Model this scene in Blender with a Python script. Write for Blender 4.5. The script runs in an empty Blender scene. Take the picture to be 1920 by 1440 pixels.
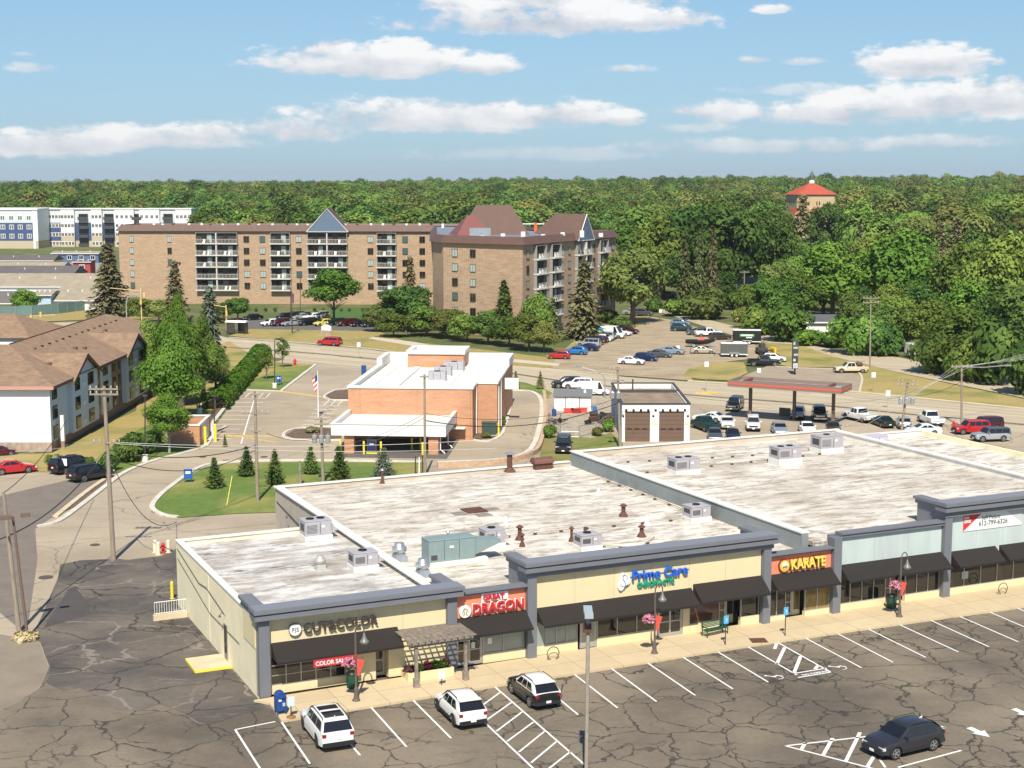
import bpy, math, random
from mathutils import Vector, noise
from mathutils.geometry import tessellate_polygon
C=bpy.context.scene.collection
pi=math.pi; rad=math.radians
# ---------------------------------------------------------------- camera, sky, sun, exposure
F=2790.0; CX=960.0; CY=720.0; HOR=345.0; HC=30.0
PITCH=math.atan((CY-HOR)/F)
cam=bpy.data.cameras.new('camera'); cam.sensor_width=36; cam.lens=F/1920*36
cam.clip_start=1; cam.clip_end=40000
co=bpy.data.objects.new('camera',cam); C.objects.link(co)
co.location=(0,0,HC); co.rotation_euler=(pi/2-PITCH,0,0)
bpy.context.scene.camera=co
SUN_EL=50.0; SHADOW_AZ=88.5           # shadows fall towards this direction (degrees from +X)
sun=bpy.data.lights.new('sun','SUN'); sun.energy=4.95; sun.angle=rad(0.53); sun.color=(1,.93,.80)
so=bpy.data.objects.new('sun',sun); C.objects.link(so)
dirv=Vector((math.cos(rad(SHADOW_AZ))*math.cos(rad(SUN_EL)),math.sin(rad(SHADOW_AZ))*math.cos(rad(SUN_EL)),-math.sin(rad(SUN_EL))))
so.rotation_euler=dirv.to_track_quat('-Z','Y').to_euler(); so.location=(0,-50,100)
vs=bpy.context.scene.view_settings
vs.view_transform='Standard'; vs.look='None'; vs.gamma=1; vs.exposure=0.36; vs.use_curve_mapping=False
W=bpy.data.worlds.new('World'); bpy.context.scene.world=W; W.use_nodes=True
def build_world():
    nt=W.node_tree; nt.nodes.clear(); N=nt.nodes.new; Lk=nt.links.new
    out=N('ShaderNodeOutputWorld'); bg=N('ShaderNodeBackground'); Lk(bg.outputs[0],out.inputs[0])
    sky=N('ShaderNodeTexSky'); sky.sky_type='NISHITA'; sky.sun_disc=False
    sky.sun_elevation=rad(SUN_EL); sky.sun_rotation=rad(181.5); sky.altitude=200; sky.air_density=1.0; sky.dust_density=.6; sky.ozone_density=2.2
    geo=N('ShaderNodeNewGeometry'); sep=N('ShaderNodeSeparateXYZ')
    tc=N('ShaderNodeTexCoord'); Lk(tc.outputs['Generated'],sep.inputs[0])
    def m(op,a,b=None,c=None,cl=False):
        n=N('ShaderNodeMath'); n.operation=op; n.use_clamp=cl
        for i,v in enumerate((a,b,c)):
            if v is None: continue
            if isinstance(v,(int,float)): n.inputs[i].default_value=v
            else: Lk(v,n.inputs[i])
        return n.outputs[0]
    # horizontal azimuth and elevation angle of the view direction
    az=m('ARCTAN2',sep.outputs[0],sep.outputs[1]); el=m('ARCSINE',sep.outputs[2])
    comb=N('ShaderNodeCombineXYZ'); Lk(m('MULTIPLY',az,1.0),comb.inputs[0]); Lk(m('MULTIPLY',el,2.0),comb.inputs[1])
    def noi(scale,det,rough,off):
        mp=N('ShaderNodeMapping'); mp.inputs['Location'].default_value=(off,off*.7,0); Lk(comb.outputs[0],mp.inputs[0])
        n=N('ShaderNodeTexNoise'); n.inputs['Scale'].default_value=scale; n.inputs['Detail'].default_value=det; n.inputs['Roughness'].default_value=rough
        Lk(mp.outputs[0],n.inputs['Vector']); return n.outputs['Fac']
    n1=noi(22,8,.58,3.1); n2=noi(75,6,.6,9.3); n3=noi(14,3,.5,5.5)
    nn=m('ADD',m('MULTIPLY',m('SUBTRACT',n1,.5),3.2),m('MULTIPLY',m('SUBTRACT',n2,.5),1.9))
    # clouds: azimuth, elevation of middle, half width, half height, strength (radians)
    def ae(u,v): 
        x=(u-CX)/F; y=-(v-CY)/F
        d=Vector((x,math.cos(PITCH)+y*math.sin(PITCH),-math.sin(PITCH)+y*math.cos(PITCH))).normalized()
        return math.atan2(d.x,d.y),math.asin(d.z)
    cl=[(700,122,235,42,1),(620,95,60,28,1),(745,100,70,34,1),(900,125,75,26,.95),(1030,42,300,40,1),(1000,8,290,30,.9),(1230,35,120,26,.9),(1735,120,125,42,1),(1750,112,90,30,1),
        (830,222,330,46,.85),(1060,215,130,34,.8),(560,245,130,34,.75),(210,262,300,34,.75),(60,272,160,34,.7),(390,248,120,26,.72),(1170,225,45,22,.9),
        (1700,200,260,46,.85),(1860,180,130,42,.9),(1560,215,150,34,.8),(1350,212,110,30,.7),(1500,170,130,18,.45),(1160,130,70,12,.6),(1415,112,34,13,.65),(1512,115,50,11,.6),
        (1450,18,42,13,.7),(55,128,50,14,.5),(45,102,28,8,.5),(1450,275,330,22,.5),(1000,290,300,20,.35),(1750,268,160,20,.5),(1300,240,90,16,.5)]
    dens=None; bot=None
    for (u,v,a,b,s) in cl:
        A,E=ae(u,v)
        dx=m('DIVIDE',m('SUBTRACT',az,A),a/F*1.08); dy=m('DIVIDE',m('SUBTRACT',el,E),b/F*1.15)
        # flatter undersides
        dy2=m('MULTIPLY',dy,m('ADD',1.15,m('MULTIPLY',m('LESS_THAN',dy,0.0),.55)))
        r=m('SUBTRACT',1.0,m('ADD',m('MULTIPLY',dx,dx),m('MULTIPLY',dy2,dy2)))
        e=m('MULTIPLY',m('ADD',r,m('MULTIPLY',nn,.85)),1.15)
        e=m('MULTIPLY',m('MINIMUM',m('MAXIMUM',e,0),1),s)
        sh=m('MULTIPLY',e,dy)
        if dens is None: dens=e; bot=sh
        else:
            dens=m('MAXIMUM',dens,e); bot=m('ADD',bot,sh)
    d=N('ShaderNodeMapRange'); d.interpolation_type='SMOOTHSTEP'; Lk(dens,d.inputs[0]); d.inputs[1].default_value=.07; d.inputs[2].default_value=.80; d.inputs[3].default_value=0; d.inputs[4].default_value=.93
    ahead=m('MULTIPLY',d.outputs[0],m('GREATER_THAN',sep.outputs[1],0.0))
    # cloud shading put into the colour: grey undersides, white tops
    shade=m('ADD',m('MULTIPLY',bot,.30),m('MULTIPLY',m('SUBTRACT',n1,.5),.9))
    sr=N('ShaderNodeMapRange'); Lk(shade,sr.inputs[0]); sr.inputs[1].default_value=-.24; sr.inputs[2].default_value=.16
    cr=N('ShaderNodeMix'); cr.data_type='RGBA'; Lk(sr.outputs[0],cr.inputs[0])
    cr.inputs[6].default_value=(4.3,4.7,5.5,1); cr.inputs[7].default_value=(8.8,8.7,8.6,1)
    # sky slightly brighter towards the horizon by thin high haze
    ex=N('ShaderNodeMix'); ex.data_type='RGBA'; Lk(m('MULTIPLY',m('SUBTRACT',1,m('MULTIPLY',el,3.2),None,True),.62,None,True),ex.inputs[0]); tint=N('ShaderNodeMix'); tint.data_type='RGBA'; tint.blend_type='MULTIPLY'; tint.inputs[0].default_value=1; Lk(sky.outputs[0],tint.inputs[6]); tint.inputs[7].default_value=(.72,.88,.97,1); Lk(tint.outputs[2],ex.inputs[6]); ex.inputs[7].default_value=(3.0,4.9,7.1,1)
    mx=N('ShaderNodeMix'); mx.data_type='RGBA'; Lk(ahead,mx.inputs[0]); Lk(ex.outputs[2],mx.inputs[6]); Lk(cr.outputs[2],mx.inputs[7])
    Lk(mx.outputs[2],bg.inputs[0]); bg.inputs[1].default_value=0.09
build_world()
W.cycles.sampling_method='MANUAL'; W.cycles.sample_map_resolution=512

# ---------------------------------------------------------------- helpers
def G(u,v,z=0.0):
    "the ground point (or point at height z) seen at photograph pixel u, v: used to survey positions"
    x=(u-CX)/F; y=-(v-CY)/F
    d=Vector((x,math.cos(PITCH)+y*math.sin(PITCH),-math.sin(PITCH)+y*math.cos(PITCH)))
    t=(z-HC)/d.z
    return Vector((d.x*t,d.y*t,z))
class MB:
    def __init__(s): s.v=[]; s.f=[]; s.m=[]
    def add(s,vs,fs,mi=0):
        b=len(s.v); s.v+= [tuple(v) for v in vs]; s.f+=[tuple(i+b for i in f) for f in fs]; s.m+=[mi]*len(fs); return s
    def box(s,x0,x1,y0,y1,z0,z1,mi=0):
        return s.add([(x0,y0,z0),(x1,y0,z0),(x1,y1,z0),(x0,y1,z0),(x0,y0,z1),(x1,y0,z1),(x1,y1,z1),(x0,y1,z1)],
              [(0,3,2,1),(4,5,6,7),(0,1,5,4),(1,2,6,5),(2,3,7,6),(3,0,4,7)],mi)
    def cbox(s,c,sx,sy,sz,rz=0,mi=0,rx=0):
        b=len(s.v); s.box(-sx/2,sx/2,-sy/2,sy/2,-sz/2,sz/2,mi); ca,sa=math.cos(rz),math.sin(rz); cb,sb=math.cos(rx),math.sin(rx)
        for i in range(b,len(s.v)):
            x,y,z=s.v[i]; y,z=y*cb-z*sb,y*sb+z*cb
            s.v[i]=(c[0]+x*ca-y*sa,c[1]+x*sa+y*ca,c[2]+z)
        return s
    def tube(s,pts,r,n=8,mi=0,cap=True):
        pts=[Vector(p) for p in pts]; rs=r if isinstance(r,(list,tuple)) else [r]*len(pts); b=len(s.v); prev=None
        for i,p in enumerate(pts):
            d=(pts[min(i+1,len(pts)-1)]-pts[max(i-1,0)]).normalized()
            if prev is None: a=d.orthogonal().normalized()
            else: a=(prev-d*prev.dot(d)); a=a.normalized() if a.length>1e-6 else d.orthogonal().normalized()
            prev=a; c=d.cross(a)
            for k in range(n):
                t=2*pi*k/n; q=p+(a*math.cos(t)+c*math.sin(t))*rs[i]; s.v.append(tuple(q))
        for i in range(len(pts)-1):
            for k in range(n):
                s.f.append((b+i*n+k,b+i*n+(k+1)%n,b+(i+1)*n+(k+1)%n,b+(i+1)*n+k)); s.m.append(mi)
        if cap:
            s.f.append(tuple(b+k for k in range(n))[::-1]); s.f.append(tuple(b+(len(pts)-1)*n+k for k in range(n))); s.m+=[mi,mi]
        return s
    def cyl(s,c,r,z0,z1,n=16,r1=None,mi=0): return s.tube([(c[0],c[1],z0),(c[0],c[1],z1)],[r,r if r1 is None else r1],n,mi)
    def lathe(s,prof,c=(0,0,0),n=16,mi=0):
        b=len(s.v)
        for (r,z) in prof:
            for k in range(n):
                t=2*pi*k/n; s.v.append((c[0]+r*math.cos(t),c[1]+r*math.sin(t),c[2]+z))
        for i in range(len(prof)-1):
            for k in range(n): s.f.append((b+i*n+k,b+i*n+(k+1)%n,b+(i+1)*n+(k+1)%n,b+(i+1)*n+k)); s.m.append(mi)
        s.f.append(tuple(b+k for k in range(n))[::-1]); s.f.append(tuple(b+(len(prof)-1)*n+k for k in range(n))); s.m+=[mi,mi]
        return s
    def prism(s,poly,z0,z1,mi=0,mtop=None):
        n=len(poly); b=len(s.v)
        s.v+=[(p[0],p[1],z0) for p in poly]+[(p[0],p[1],z1) for p in poly]
        for k in range(n): s.f.append((b+k,b+(k+1)%n,b+n+(k+1)%n,b+n+k)); s.m.append(mi)
        for t in tessellate_polygon([[Vector((p[0],p[1],0)) for p in poly]]):
            s.f.append((b+n+t[0],b+n+t[1],b+n+t[2])); s.m.append(mi if mtop is None else mtop)
            s.f.append((b+t[2],b+t[1],b+t[0])); s.m.append(mi)
        return s
    def yprism(s,poly,y0,y1,mi=0):
        "extrude an (x,z) outline along y"
        n=len(poly); b=len(s.v)
        s.v+=[(p[0],y0,p[1]) for p in poly]+[(p[0],y1,p[1]) for p in poly]
        for k in range(n): s.f.append((b+k,b+(k+1)%n,b+n+(k+1)%n,b+n+k)); s.m.append(mi)
        for t in tessellate_polygon([[Vector((p[0],p[1],0)) for p in poly]]):
            s.f.append((b+n+t[0],b+n+t[1],b+n+t[2])); s.f.append((b+t[2],b+t[1],b+t[0])); s.m+=[mi,mi]
        return s
    def xprism(s,poly,x0,x1,mi=0):
        "extrude a (y,z) outline along x"
        b=len(s.v); s.yprism(poly,x0,x1,mi)
        for i in range(b,len(s.v)): x,y,z=s.v[i]; s.v[i]=(y,x,z)
        return s
    def quad(s,a,b,c,d,mi=0): return s.add([a,b,c,d],[(0,1,2,3)],mi)
    def mesh(s,name,mat,smooth=False):
        me=bpy.data.meshes.new(name); me.from_pydata(s.v,[],s.f)
        for mm in (mat if isinstance(mat,(list,tuple)) else [mat]): me.materials.append(mm)
        if any(s.m): me.polygons.foreach_set('material_index',s.m)
        if smooth: me.polygons.foreach_set('use_smooth',[True]*len(me.polygons))
        me.validate(); me.update(); return me
    def build(s,name,mat,parent=None,smooth=False,recalc=True,bev=0):
        me=s.mesh(name,mat,smooth)
        if recalc:
            import bmesh
            bm=bmesh.new(); bm.from_mesh(me); bmesh.ops.recalc_face_normals(bm,faces=bm.faces); bm.to_mesh(me); bm.free()
        o=link(name,me,parent)
        if bev:
            b=o.modifiers.new('bevel','BEVEL'); b.width=bev; b.segments=1; b.limit_method='ANGLE'
        return o
def link(name,me,parent=None,loc=None,rz=0,sc=None):
    o=bpy.data.objects.new(name,me); C.objects.link(o)
    if parent is not None: o.parent=parent
    if loc is not None: o.location=loc
    if rz: o.rotation_euler=(0,0,rz)
    if sc is not None: o.scale=sc if isinstance(sc,(tuple,list)) else (sc,)*3
    return o
def tag(o,label,cat,group=None):
    o['label']=label; o['category']=cat
    if group: o['group']=group
    return o
def thing(name,label,cat,loc=(0,0,0),rz=0,group=None,sc=None):
    o=bpy.data.objects.new(name,None); C.objects.link(o); o.location=loc; o.rotation_euler=(0,0,rz); o.empty_display_size=.5
    if sc: o.scale=(sc,)*3
    return tag(o,label,cat,group)
def struct(o,kind='structure'): o['kind']=kind; return o
def copy_tree(o,parent=None):
    c=o.copy(); C.objects.link(c)
    if parent is not None: c.parent=parent
    for ch in list(o.children): copy_tree(ch,c)
    return c
# ---------------------------------------------------------------- materials
MATS={}
def mat(name,col,rough=.8,metal=0,spec=None,var=0,scale=4,var2=None,bump=0,emit=None,coat=0,det=6,stretch=None,alpha=None):
    if name in MATS: return MATS[name]
    m_=bpy.data.materials.new(name); m_.use_nodes=True; nt=m_.node_tree; b=nt.nodes['Principled BSDF']
    c4=(*col,1); b.inputs['Base Color'].default_value=c4; b.inputs['Roughness'].default_value=rough; b.inputs['Metallic'].default_value=metal
    if spec is not None: b.inputs['Specular IOR Level'].default_value=spec
    if coat: b.inputs['Coat Weight'].default_value=coat; b.inputs['Coat Roughness'].default_value=.05
    if emit: b.inputs['Emission Color'].default_value=(*emit,1); b.inputs['Emission Strength'].default_value=1
    if var or var2 or bump:
        tc=nt.nodes.new('ShaderNodeTexCoord'); n=nt.nodes.new('ShaderNodeTexNoise'); n.inputs['Scale'].default_value=scale; n.inputs['Detail'].default_value=det; n.inputs['Roughness'].default_value=.6
        mp=nt.nodes.new('ShaderNodeMapping'); nt.links.new(tc.outputs['Object'],mp.inputs[0]); nt.links.new(mp.outputs[0],n.inputs['Vector'])
        if stretch: mp.inputs['Scale'].default_value=stretch
        if var or var2:
            r=nt.nodes.new('ShaderNodeValToRGB'); r.color_ramp.elements[0].position=.32; r.color_ramp.elements[1].position=.68
            lo=[x*(1-var) for x in col] if var2 is None else list(var2); hi=[min(1,x*(1+var*.7)) for x in col]
            r.color_ramp.elements[0].color=(*lo,1); r.color_ramp.elements[1].color=(*hi,1)
            nt.links.new(n.outputs['Fac'],r.inputs[0]); nt.links.new(r.outputs[0],b.inputs['Base Color'])
        if bump:
            bp=nt.nodes.new('ShaderNodeBump'); bp.inputs['Strength'].default_value=bump; bp.inputs['Distance'].default_value=.05; nt.links.new(n.outputs['Fac'],bp.inputs['Height']); nt.links.new(bp.outputs[0],b.inputs['Normal'])
    MATS[name]=m_; return m_
def nodemat(name,fn,rough=.9):
    "material whose base colour comes from fn(nt, helper)"
    if name in MATS: return MATS[name]
    m_=bpy.data.materials.new(name); m_.use_nodes=True; nt=m_.node_tree; b=nt.nodes['Principled BSDF']; b.inputs['Roughness'].default_value=rough
    class H: pass
    h=H(); h.nt=nt; h.b=b
    tc=nt.nodes.new('ShaderNodeTexCoord'); h.obj=tc.outputs['Object']; geo=nt.nodes.new('ShaderNodeNewGeometry'); h.pos=geo.outputs['Position']
    def mapn(v,sc=(1,1,1),loc=(0,0,0),rot=(0,0,0)):
        n=nt.nodes.new('ShaderNodeMapping'); n.inputs['Scale'].default_value=sc; n.inputs['Location'].default_value=loc; n.inputs['Rotation'].default_value=rot; nt.links.new(v,n.inputs[0]); return n.outputs[0]
    def noi(v,scale,det=6,rough=.6,dist=0):
        n=nt.nodes.new('ShaderNodeTexNoise'); n.inputs['Scale'].default_value=scale; n.inputs['Detail'].default_value=det; n.inputs['Roughness'].default_value=rough; n.inputs['Distortion'].default_value=dist; nt.links.new(v,n.inputs['Vector']); return n
    def ramp(f,*st):
        r=nt.nodes.new('ShaderNodeValToRGB'); e=r.color_ramp.elements
        while len(e)<len(st): e.new(.5)
        for i,(p,c) in enumerate(st): e[i].position=p; e[i].color=(*c,1) if len(c)==3 else c
        nt.links.new(f,r.inputs[0]); return r.outputs[0]
    def mix(f,a,b_,mode='MIX'):
        n=nt.nodes.new('ShaderNodeMix'); n.data_type='RGBA'; n.blend_type=mode
        if isinstance(f,(int,float)): n.inputs[0].default_value=f
        else: nt.links.new(f,n.inputs[0])
        for i,x in ((6,a),(7,b_)):
            if isinstance(x,tuple): n.inputs[i].default_value=(*x,1)
            else: nt.links.new(x,n.inputs[i])
        return n.outputs[2]
    def math_(op,a,b_=None,cl=False):
        n=nt.nodes.new('ShaderNodeMath'); n.operation=op; n.use_clamp=cl
        for i,x in enumerate((a,b_)):
            if x is None: continue
            if isinstance(x,(int,float)): n.inputs[i].default_value=x
            else: nt.links.new(x,n.inputs[i])
        return n.outputs[0]
    def rng(f,a,b_,c=0,d=1):
        n=nt.nodes.new('ShaderNodeMapRange'); nt.links.new(f,n.inputs[0]); n.inputs[1].default_value=a; n.inputs[2].default_value=b_; n.inputs[3].default_value=c; n.inputs[4].default_value=d; return n.outputs[0]
    def vor(v,scale,feat='DISTANCE_TO_EDGE',rnd=1):
        n=nt.nodes.new('ShaderNodeTexVoronoi'); n.feature=feat; n.inputs['Scale'].default_value=scale; n.inputs['Randomness'].default_value=rnd; nt.links.new(v,n.inputs['Vector']); return n
    def warp(v,scale,amt,det=3):
        n=noi(v,scale,det); s=nt.nodes.new('ShaderNodeVectorMath'); s.operation='SUBTRACT'; nt.links.new(n.outputs['Color'],s.inputs[0]); s.inputs[1].default_value=(.5,.5,.5)
        k=nt.nodes.new('ShaderNodeVectorMath'); k.operation='SCALE'; nt.links.new(s.outputs[0],k.inputs[0]); k.inputs['Scale'].default_value=amt
        a=nt.nodes.new('ShaderNodeVectorMath'); a.operation='ADD'; nt.links.new(v,a.inputs[0]); nt.links.new(k.outputs[0],a.inputs[1]); return a.outputs[0]
    def bump(f,s,d=.05):
        bp=nt.nodes.new('ShaderNodeBump'); bp.inputs['Strength'].default_value=s; bp.inputs['Distance'].default_value=d; nt.links.new(f,bp.inputs['Height']); nt.links.new(bp.outputs[0],b.inputs['Normal'])
    h.mapn,h.noi,h.ramp,h.mix,h.math,h.rng,h.vor,h.warp,h.bump=mapn,noi,ramp,mix,math_,rng,vor,warp,bump
    c=fn(h); nt.links.new(c,b.inputs['Base Color']); MATS[name]=m_; return m_
def f_lot(h):
    big=h.noi(h.pos,.09,5).outputs['Fac']; fine=h.noi(h.pos,3.5,8,.7).outputs['Fac']; st=h.noi(h.mapn(h.pos,(.5,1.2,1),rot=(0,0,-.43)),.5,5,.65).outputs['Fac']
    c=h.ramp(big,(.36,(.094,.078,.061)),(.62,(.195,.160,.117)))
    c=h.mix(h.rng(fine,.3,.7),c,h.mix(1.0,c,(1.28,1.26,1.22),'MULTIPLY'))
    c=h.mix(h.rng(st,.58,.75,0,.5),c,(.075,.064,.056))
    c=h.mix(h.rng(st,.40,.30,0,.35),c,(.22,.19,.155))
    w=h.warp(h.pos,.35,2.2,4)
    v1=h.vor(h.mapn(w,(1,1,1)),.24).outputs['Distance']; msk=h.noi(h.pos,.11,3).outputs['Fac']
    crack=h.math('MULTIPLY',h.rng(v1,.015,.007),h.rng(msk,.32,.42))
    w2=h.warp(h.pos,.6,1.6,4); v2=h.vor(h.mapn(w2,(1,1,1),(7,3,0)),.30).outputs['Distance']; m2=h.noi(h.mapn(h.pos,(1,1,1),(31,0,0)),.13,3).outputs['Fac']
    crack2=h.math('MULTIPLY',h.rng(v2,.022,.010),h.rng(m2,.46,.54))
    k=h.math('MAXIMUM',crack,crack2)
    sp=h.noi(h.mapn(h.pos,(1,1,1),(3,50,0)),.9,4,.55).outputs['Fac']; c=h.mix(h.rng(sp,.64,.74,0,.65),c,(.06,.05,.042)); c=h.mix(h.math('MULTIPLY',k,.85),c,(.036,.031,.027))
    h.bump(fine,.25,.01); return c
def f_oldlot(h):
    big=h.noi(h.pos,.16,5).outputs['Fac']; fine=h.noi(h.pos,4,8,.7).outputs['Fac']
    c=h.ramp(big,(.36,(.062,.055,.050)),(.64,(.135,.115,.094)))
    c=h.mix(h.rng(fine,.3,.7),c,h.mix(1.0,c,(1.25,1.22,1.2),'MULTIPLY'))
    w=h.warp(h.pos,.8,1.6,6); v=h.vor(w,.24).outputs['Distance']; m=h.noi(h.mapn(h.pos,(1,1,1),(9,4,0)),.2,3).outputs['Fac']
    c=h.mix(h.math('MULTIPLY',h.rng(v,.03,.008),h.rng(m,.46,.56,0,.75)),c,(.26,.225,.18))
    ws=h.warp(h.mapn(h.pos,(.35,1.3,1),rot=(0,0,.2)),.9,1.2,6); st=h.noi(ws,1.1,7,.75).outputs['Fac']; c=h.mix(h.rng(st,.56,.68,0,.55),c,(.23,.20,.165))
    w2=h.warp(h.pos,.5,1.6,4); v2=h.vor(h.mapn(w2,(1,1,1),(17,3,0)),.2).outputs['Distance']
    c=h.mix(h.rng(v2,.016,.008,0,.8),c,(.03,.026,.022)); h.bump(fine,.3,.01); return c
def f_road(h):
    big=h.noi(h.pos,.07,5).outputs['Fac']; fine=h.noi(h.pos,2.2,7,.7).outputs['Fac']
    c=h.ramp(big,(.35,(.30,.245,.175)),(.65,(.41,.34,.25))); c=h.mix(h.rng(fine,.3,.7),c,h.mix(1.0,c,(1.14,1.13,1.12),'MULTIPLY'))
    w=h.warp(h.pos,.3,2.5,5); v=h.vor(w,.07).outputs['Distance']; c=h.mix(h.rng(v,.006,.002,0,.55),c,(.09,.075,.06))
    st=h.noi(h.mapn(h.pos,(.18,1.6,1),rot=(0,0,.25)),.6,5,.6).outputs['Fac']; c=h.mix(h.rng(st,.55,.72,0,.4),c,(.15,.125,.10)); return c
def f_highway(h):
    r=(0,0,rad(35)); p=h.mapn(h.pos,(1,1,1),rot=r)
    st=h.noi(h.mapn(p,(.02,.9,1)),1.0,5,.6).outputs['Fac']; fine=h.noi(h.pos,.6,6,.65).outputs['Fac']
    c=h.ramp(st,(.35,(.35,.29,.20)),(.65,(.50,.42,.30))); c=h.mix(h.rng(fine,.35,.7),c,h.mix(1.0,c,(1.12,1.12,1.1),'MULTIPLY')); return c
def f_grass(g1,g2,dry,amt):
    def f(h):
        a=h.noi(h.pos,.9,8,.72).outputs['Fac']; b=h.noi(h.pos,.12,5,.6).outputs['Fac']; c=h.ramp(a,(.3,g1),(.7,g2))
        c=h.mix(h.rng(b,.62-amt*.4,.82-amt*.4),c,dry); d=h.noi(h.pos,7,6,.8).outputs['Fac']; c=h.mix(h.rng(d,.35,.65),h.mix(1.0,c,(.68,.7,.65),'MULTIPLY'),c); h.bump(d,.7,.08); return c
    return f
def f_dirt(h):
    a=h.noi(h.mapn(h.pos,(.5,1.6,1),rot=(0,0,.3)),.35,8,.7).outputs['Fac']; c=h.ramp(a,(.3,(.24,.18,.11)),(.55,(.42,.335,.225)),(.75,(.50,.41,.28)))
    b=h.noi(h.pos,2,7,.75).outputs['Fac']; c=h.mix(h.rng(b,.4,.7),c,h.mix(1.0,c,(.8,.78,.75),'MULTIPLY')); return c
def f_roof(h):
    # membrane roof: pale coating, brown dirt streaks and darker worn patches
    p=h.mapn(h.obj,(.30,1.0,1)); a=h.noi(p,.9,8,.72).outputs['Fac']; b=h.noi(h.obj,.13,5,.6).outputs['Fac']
    c=h.ramp(a,(.31,(.25,.19,.14)),(.40,(.47,.41,.33)),(.49,(.67,.63,.565)),(.68,(.80,.77,.71)))
    c=h.mix(h.rng(b,.45,.65,0,.6),c,(.44,.38,.30)); s=h.noi(h.mapn(h.obj,(.35,1.8,1),(5,2,0)),1.1,8,.8).outputs['Fac']
    c=h.mix(h.rng(s,.535,.60,0,.85),c,(.19,.145,.105)); q=h.noi(h.warp(h.obj,.5,1.5,5),.38,6,.7).outputs['Fac']; c=h.mix(h.rng(q,.54,.64,0,.55),c,(.30,.25,.20)); f=h.noi(h.obj,6,6,.7).outputs['Fac']; c=h.mix(h.rng(f,.55,.8,0,.35),c,(.38,.32,.26))
    # sheet seams
    br=h.nt.nodes.new('ShaderNodeTexBrick'); h.nt.links.new(h.obj,br.inputs['Vector']); br.inputs['Scale'].default_value=1; br.inputs['Brick Width'].default_value=9; br.inputs['Row Height'].default_value=1.9; br.inputs['Mortar Size'].default_value=.03
    br.inputs['Color1'].default_value=(1,1,1,1); br.inputs['Color2'].default_value=(.93,.92,.9,1); br.inputs['Mortar'].default_value=(.8,.77,.72,1)
    c=h.mix(.8,c,br.outputs['Color'],'MULTIPLY'); h.bump(a,.2,.03); return c
def f_roofB(h):
    p=h.mapn(h.obj,(.6,.9,1)); a=h.noi(p,.5,8,.7).outputs['Fac']; c=h.ramp(a,(.36,(.34,.31,.28)),(.56,(.66,.64,.61)))
    s=h.noi(h.mapn(h.obj,(.35,1.2,1),(5,2,0)),.8,8,.75).outputs['Fac']; c=h.mix(h.rng(s,.54,.61,0,.85),c,(.11,.085,.07)); s2=h.noi(h.mapn(h.obj,(.3,1.0,1),(15,8,0)),.7,8,.7).outputs['Fac']
    c=h.mix(h.rng(s2,.47,.57,0,.75),c,(.34,.285,.23)); f=h.noi(h.obj,5,6,.7).outputs['Fac']; c=h.mix(h.rng(f,.58,.75,0,.3),c,(.3,.25,.2)); return c
def f_brick(c1,c2,mo,sc=1.0,rowh=.08,bw=.22,axis='x'):
    def f(h):
        # coordinates: along the wall and up
        sep=h.nt.nodes.new('ShaderNodeSeparateXYZ'); h.nt.links.new(h.obj,sep.inputs[0]); cb=h.nt.nodes.new('ShaderNodeCombineXYZ')
        h.nt.links.new(h.math('ADD',sep.outputs[0],sep.outputs[1]),cb.inputs[0]); h.nt.links.new(sep.outputs[2],cb.inputs[1])
        br=h.nt.nodes.new('ShaderNodeTexBrick'); h.nt.links.new(cb.outputs[0],br.inputs['Vector']); br.inputs['Scale'].default_value=sc; br.inputs['Brick Width'].default_value=bw; br.inputs['Row Height'].default_value=rowh; br.inputs['Mortar Size'].default_value=.012
        br.inputs['Color1'].default_value=(*c1,1); br.inputs['Color2'].default_value=(*c2,1); br.inputs['Mortar'].default_value=(*mo,1)
        n=h.noi(h.mapn(h.obj,(1,1,2.5)),.45,7,.7).outputs['Fac']; c=h.mix(h.rng(n,.3,.7),br.outputs['Color'],h.mix(1.0,br.outputs['Color'],(1.3,1.27,1.22),'MULTIPLY'))
        n2=h.noi(h.mapn(h.obj,(.35,.35,2.2)),1.3,7,.75).outputs['Fac']; return h.mix(h.rng(n2,.48,.66,0,.6),c,h.mix(1.0,c,(.72,.68,.62),'MULTIPLY'))
    return f
def f_shingle(c1,c2):
    def f(h):
        a=h.noi(h.obj,1.1,8,.75).outputs['Fac']; c=h.ramp(a,(.3,c1),(.7,c2)); w=h.nt.nodes.new('ShaderNodeTexWave'); w.bands_direction='Z'; w.inputs['Scale'].default_value=2.6; w.inputs['Distortion'].default_value=3; w.inputs['Detail'].default_value=3; h.nt.links.new(h.obj,w.inputs['Vector'])
        return h.mix(h.rng(w.outputs['Fac'],.2,.8,0,.35),c,h.mix(1.0,c,(.72,.7,.7),'MULTIPLY'))
    return f
def f_siding(c0):
    def f(h):
        sep=h.nt.nodes.new('ShaderNodeSeparateXYZ'); h.nt.links.new(h.obj,sep.inputs[0]); fr=h.math('FRACT',h.math('MULTIPLY',sep.outputs[2],5.0)); n=h.noi(h.obj,.5,5).outputs['Fac']
        c=h.mix(h.rng(n,.3,.7,0,.6),(*c0,)[:3],tuple(x*.88 for x in c0)); h.bump(fr,.35,.03); return h.mix(h.rng(fr,.12,.0,0,.45),c,tuple(x*.45 for x in c0))
    return f
LOT=nodemat('lot_asphalt',f_lot); OLDLOT=nodemat('old_asphalt',f_oldlot); ROAD=nodemat('worn_asphalt',f_road,.85); HWY=nodemat('highway_concrete',f_highway,.85)
GRASS=nodemat('lawn',f_grass((.10,.165,.022),(.17,.25,.045),(.32,.30,.08),.4),.95); DRYG=nodemat('dry_grass',f_grass((.30,.235,.07),(.50,.38,.15),(.19,.21,.05),.2),.95)
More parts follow.
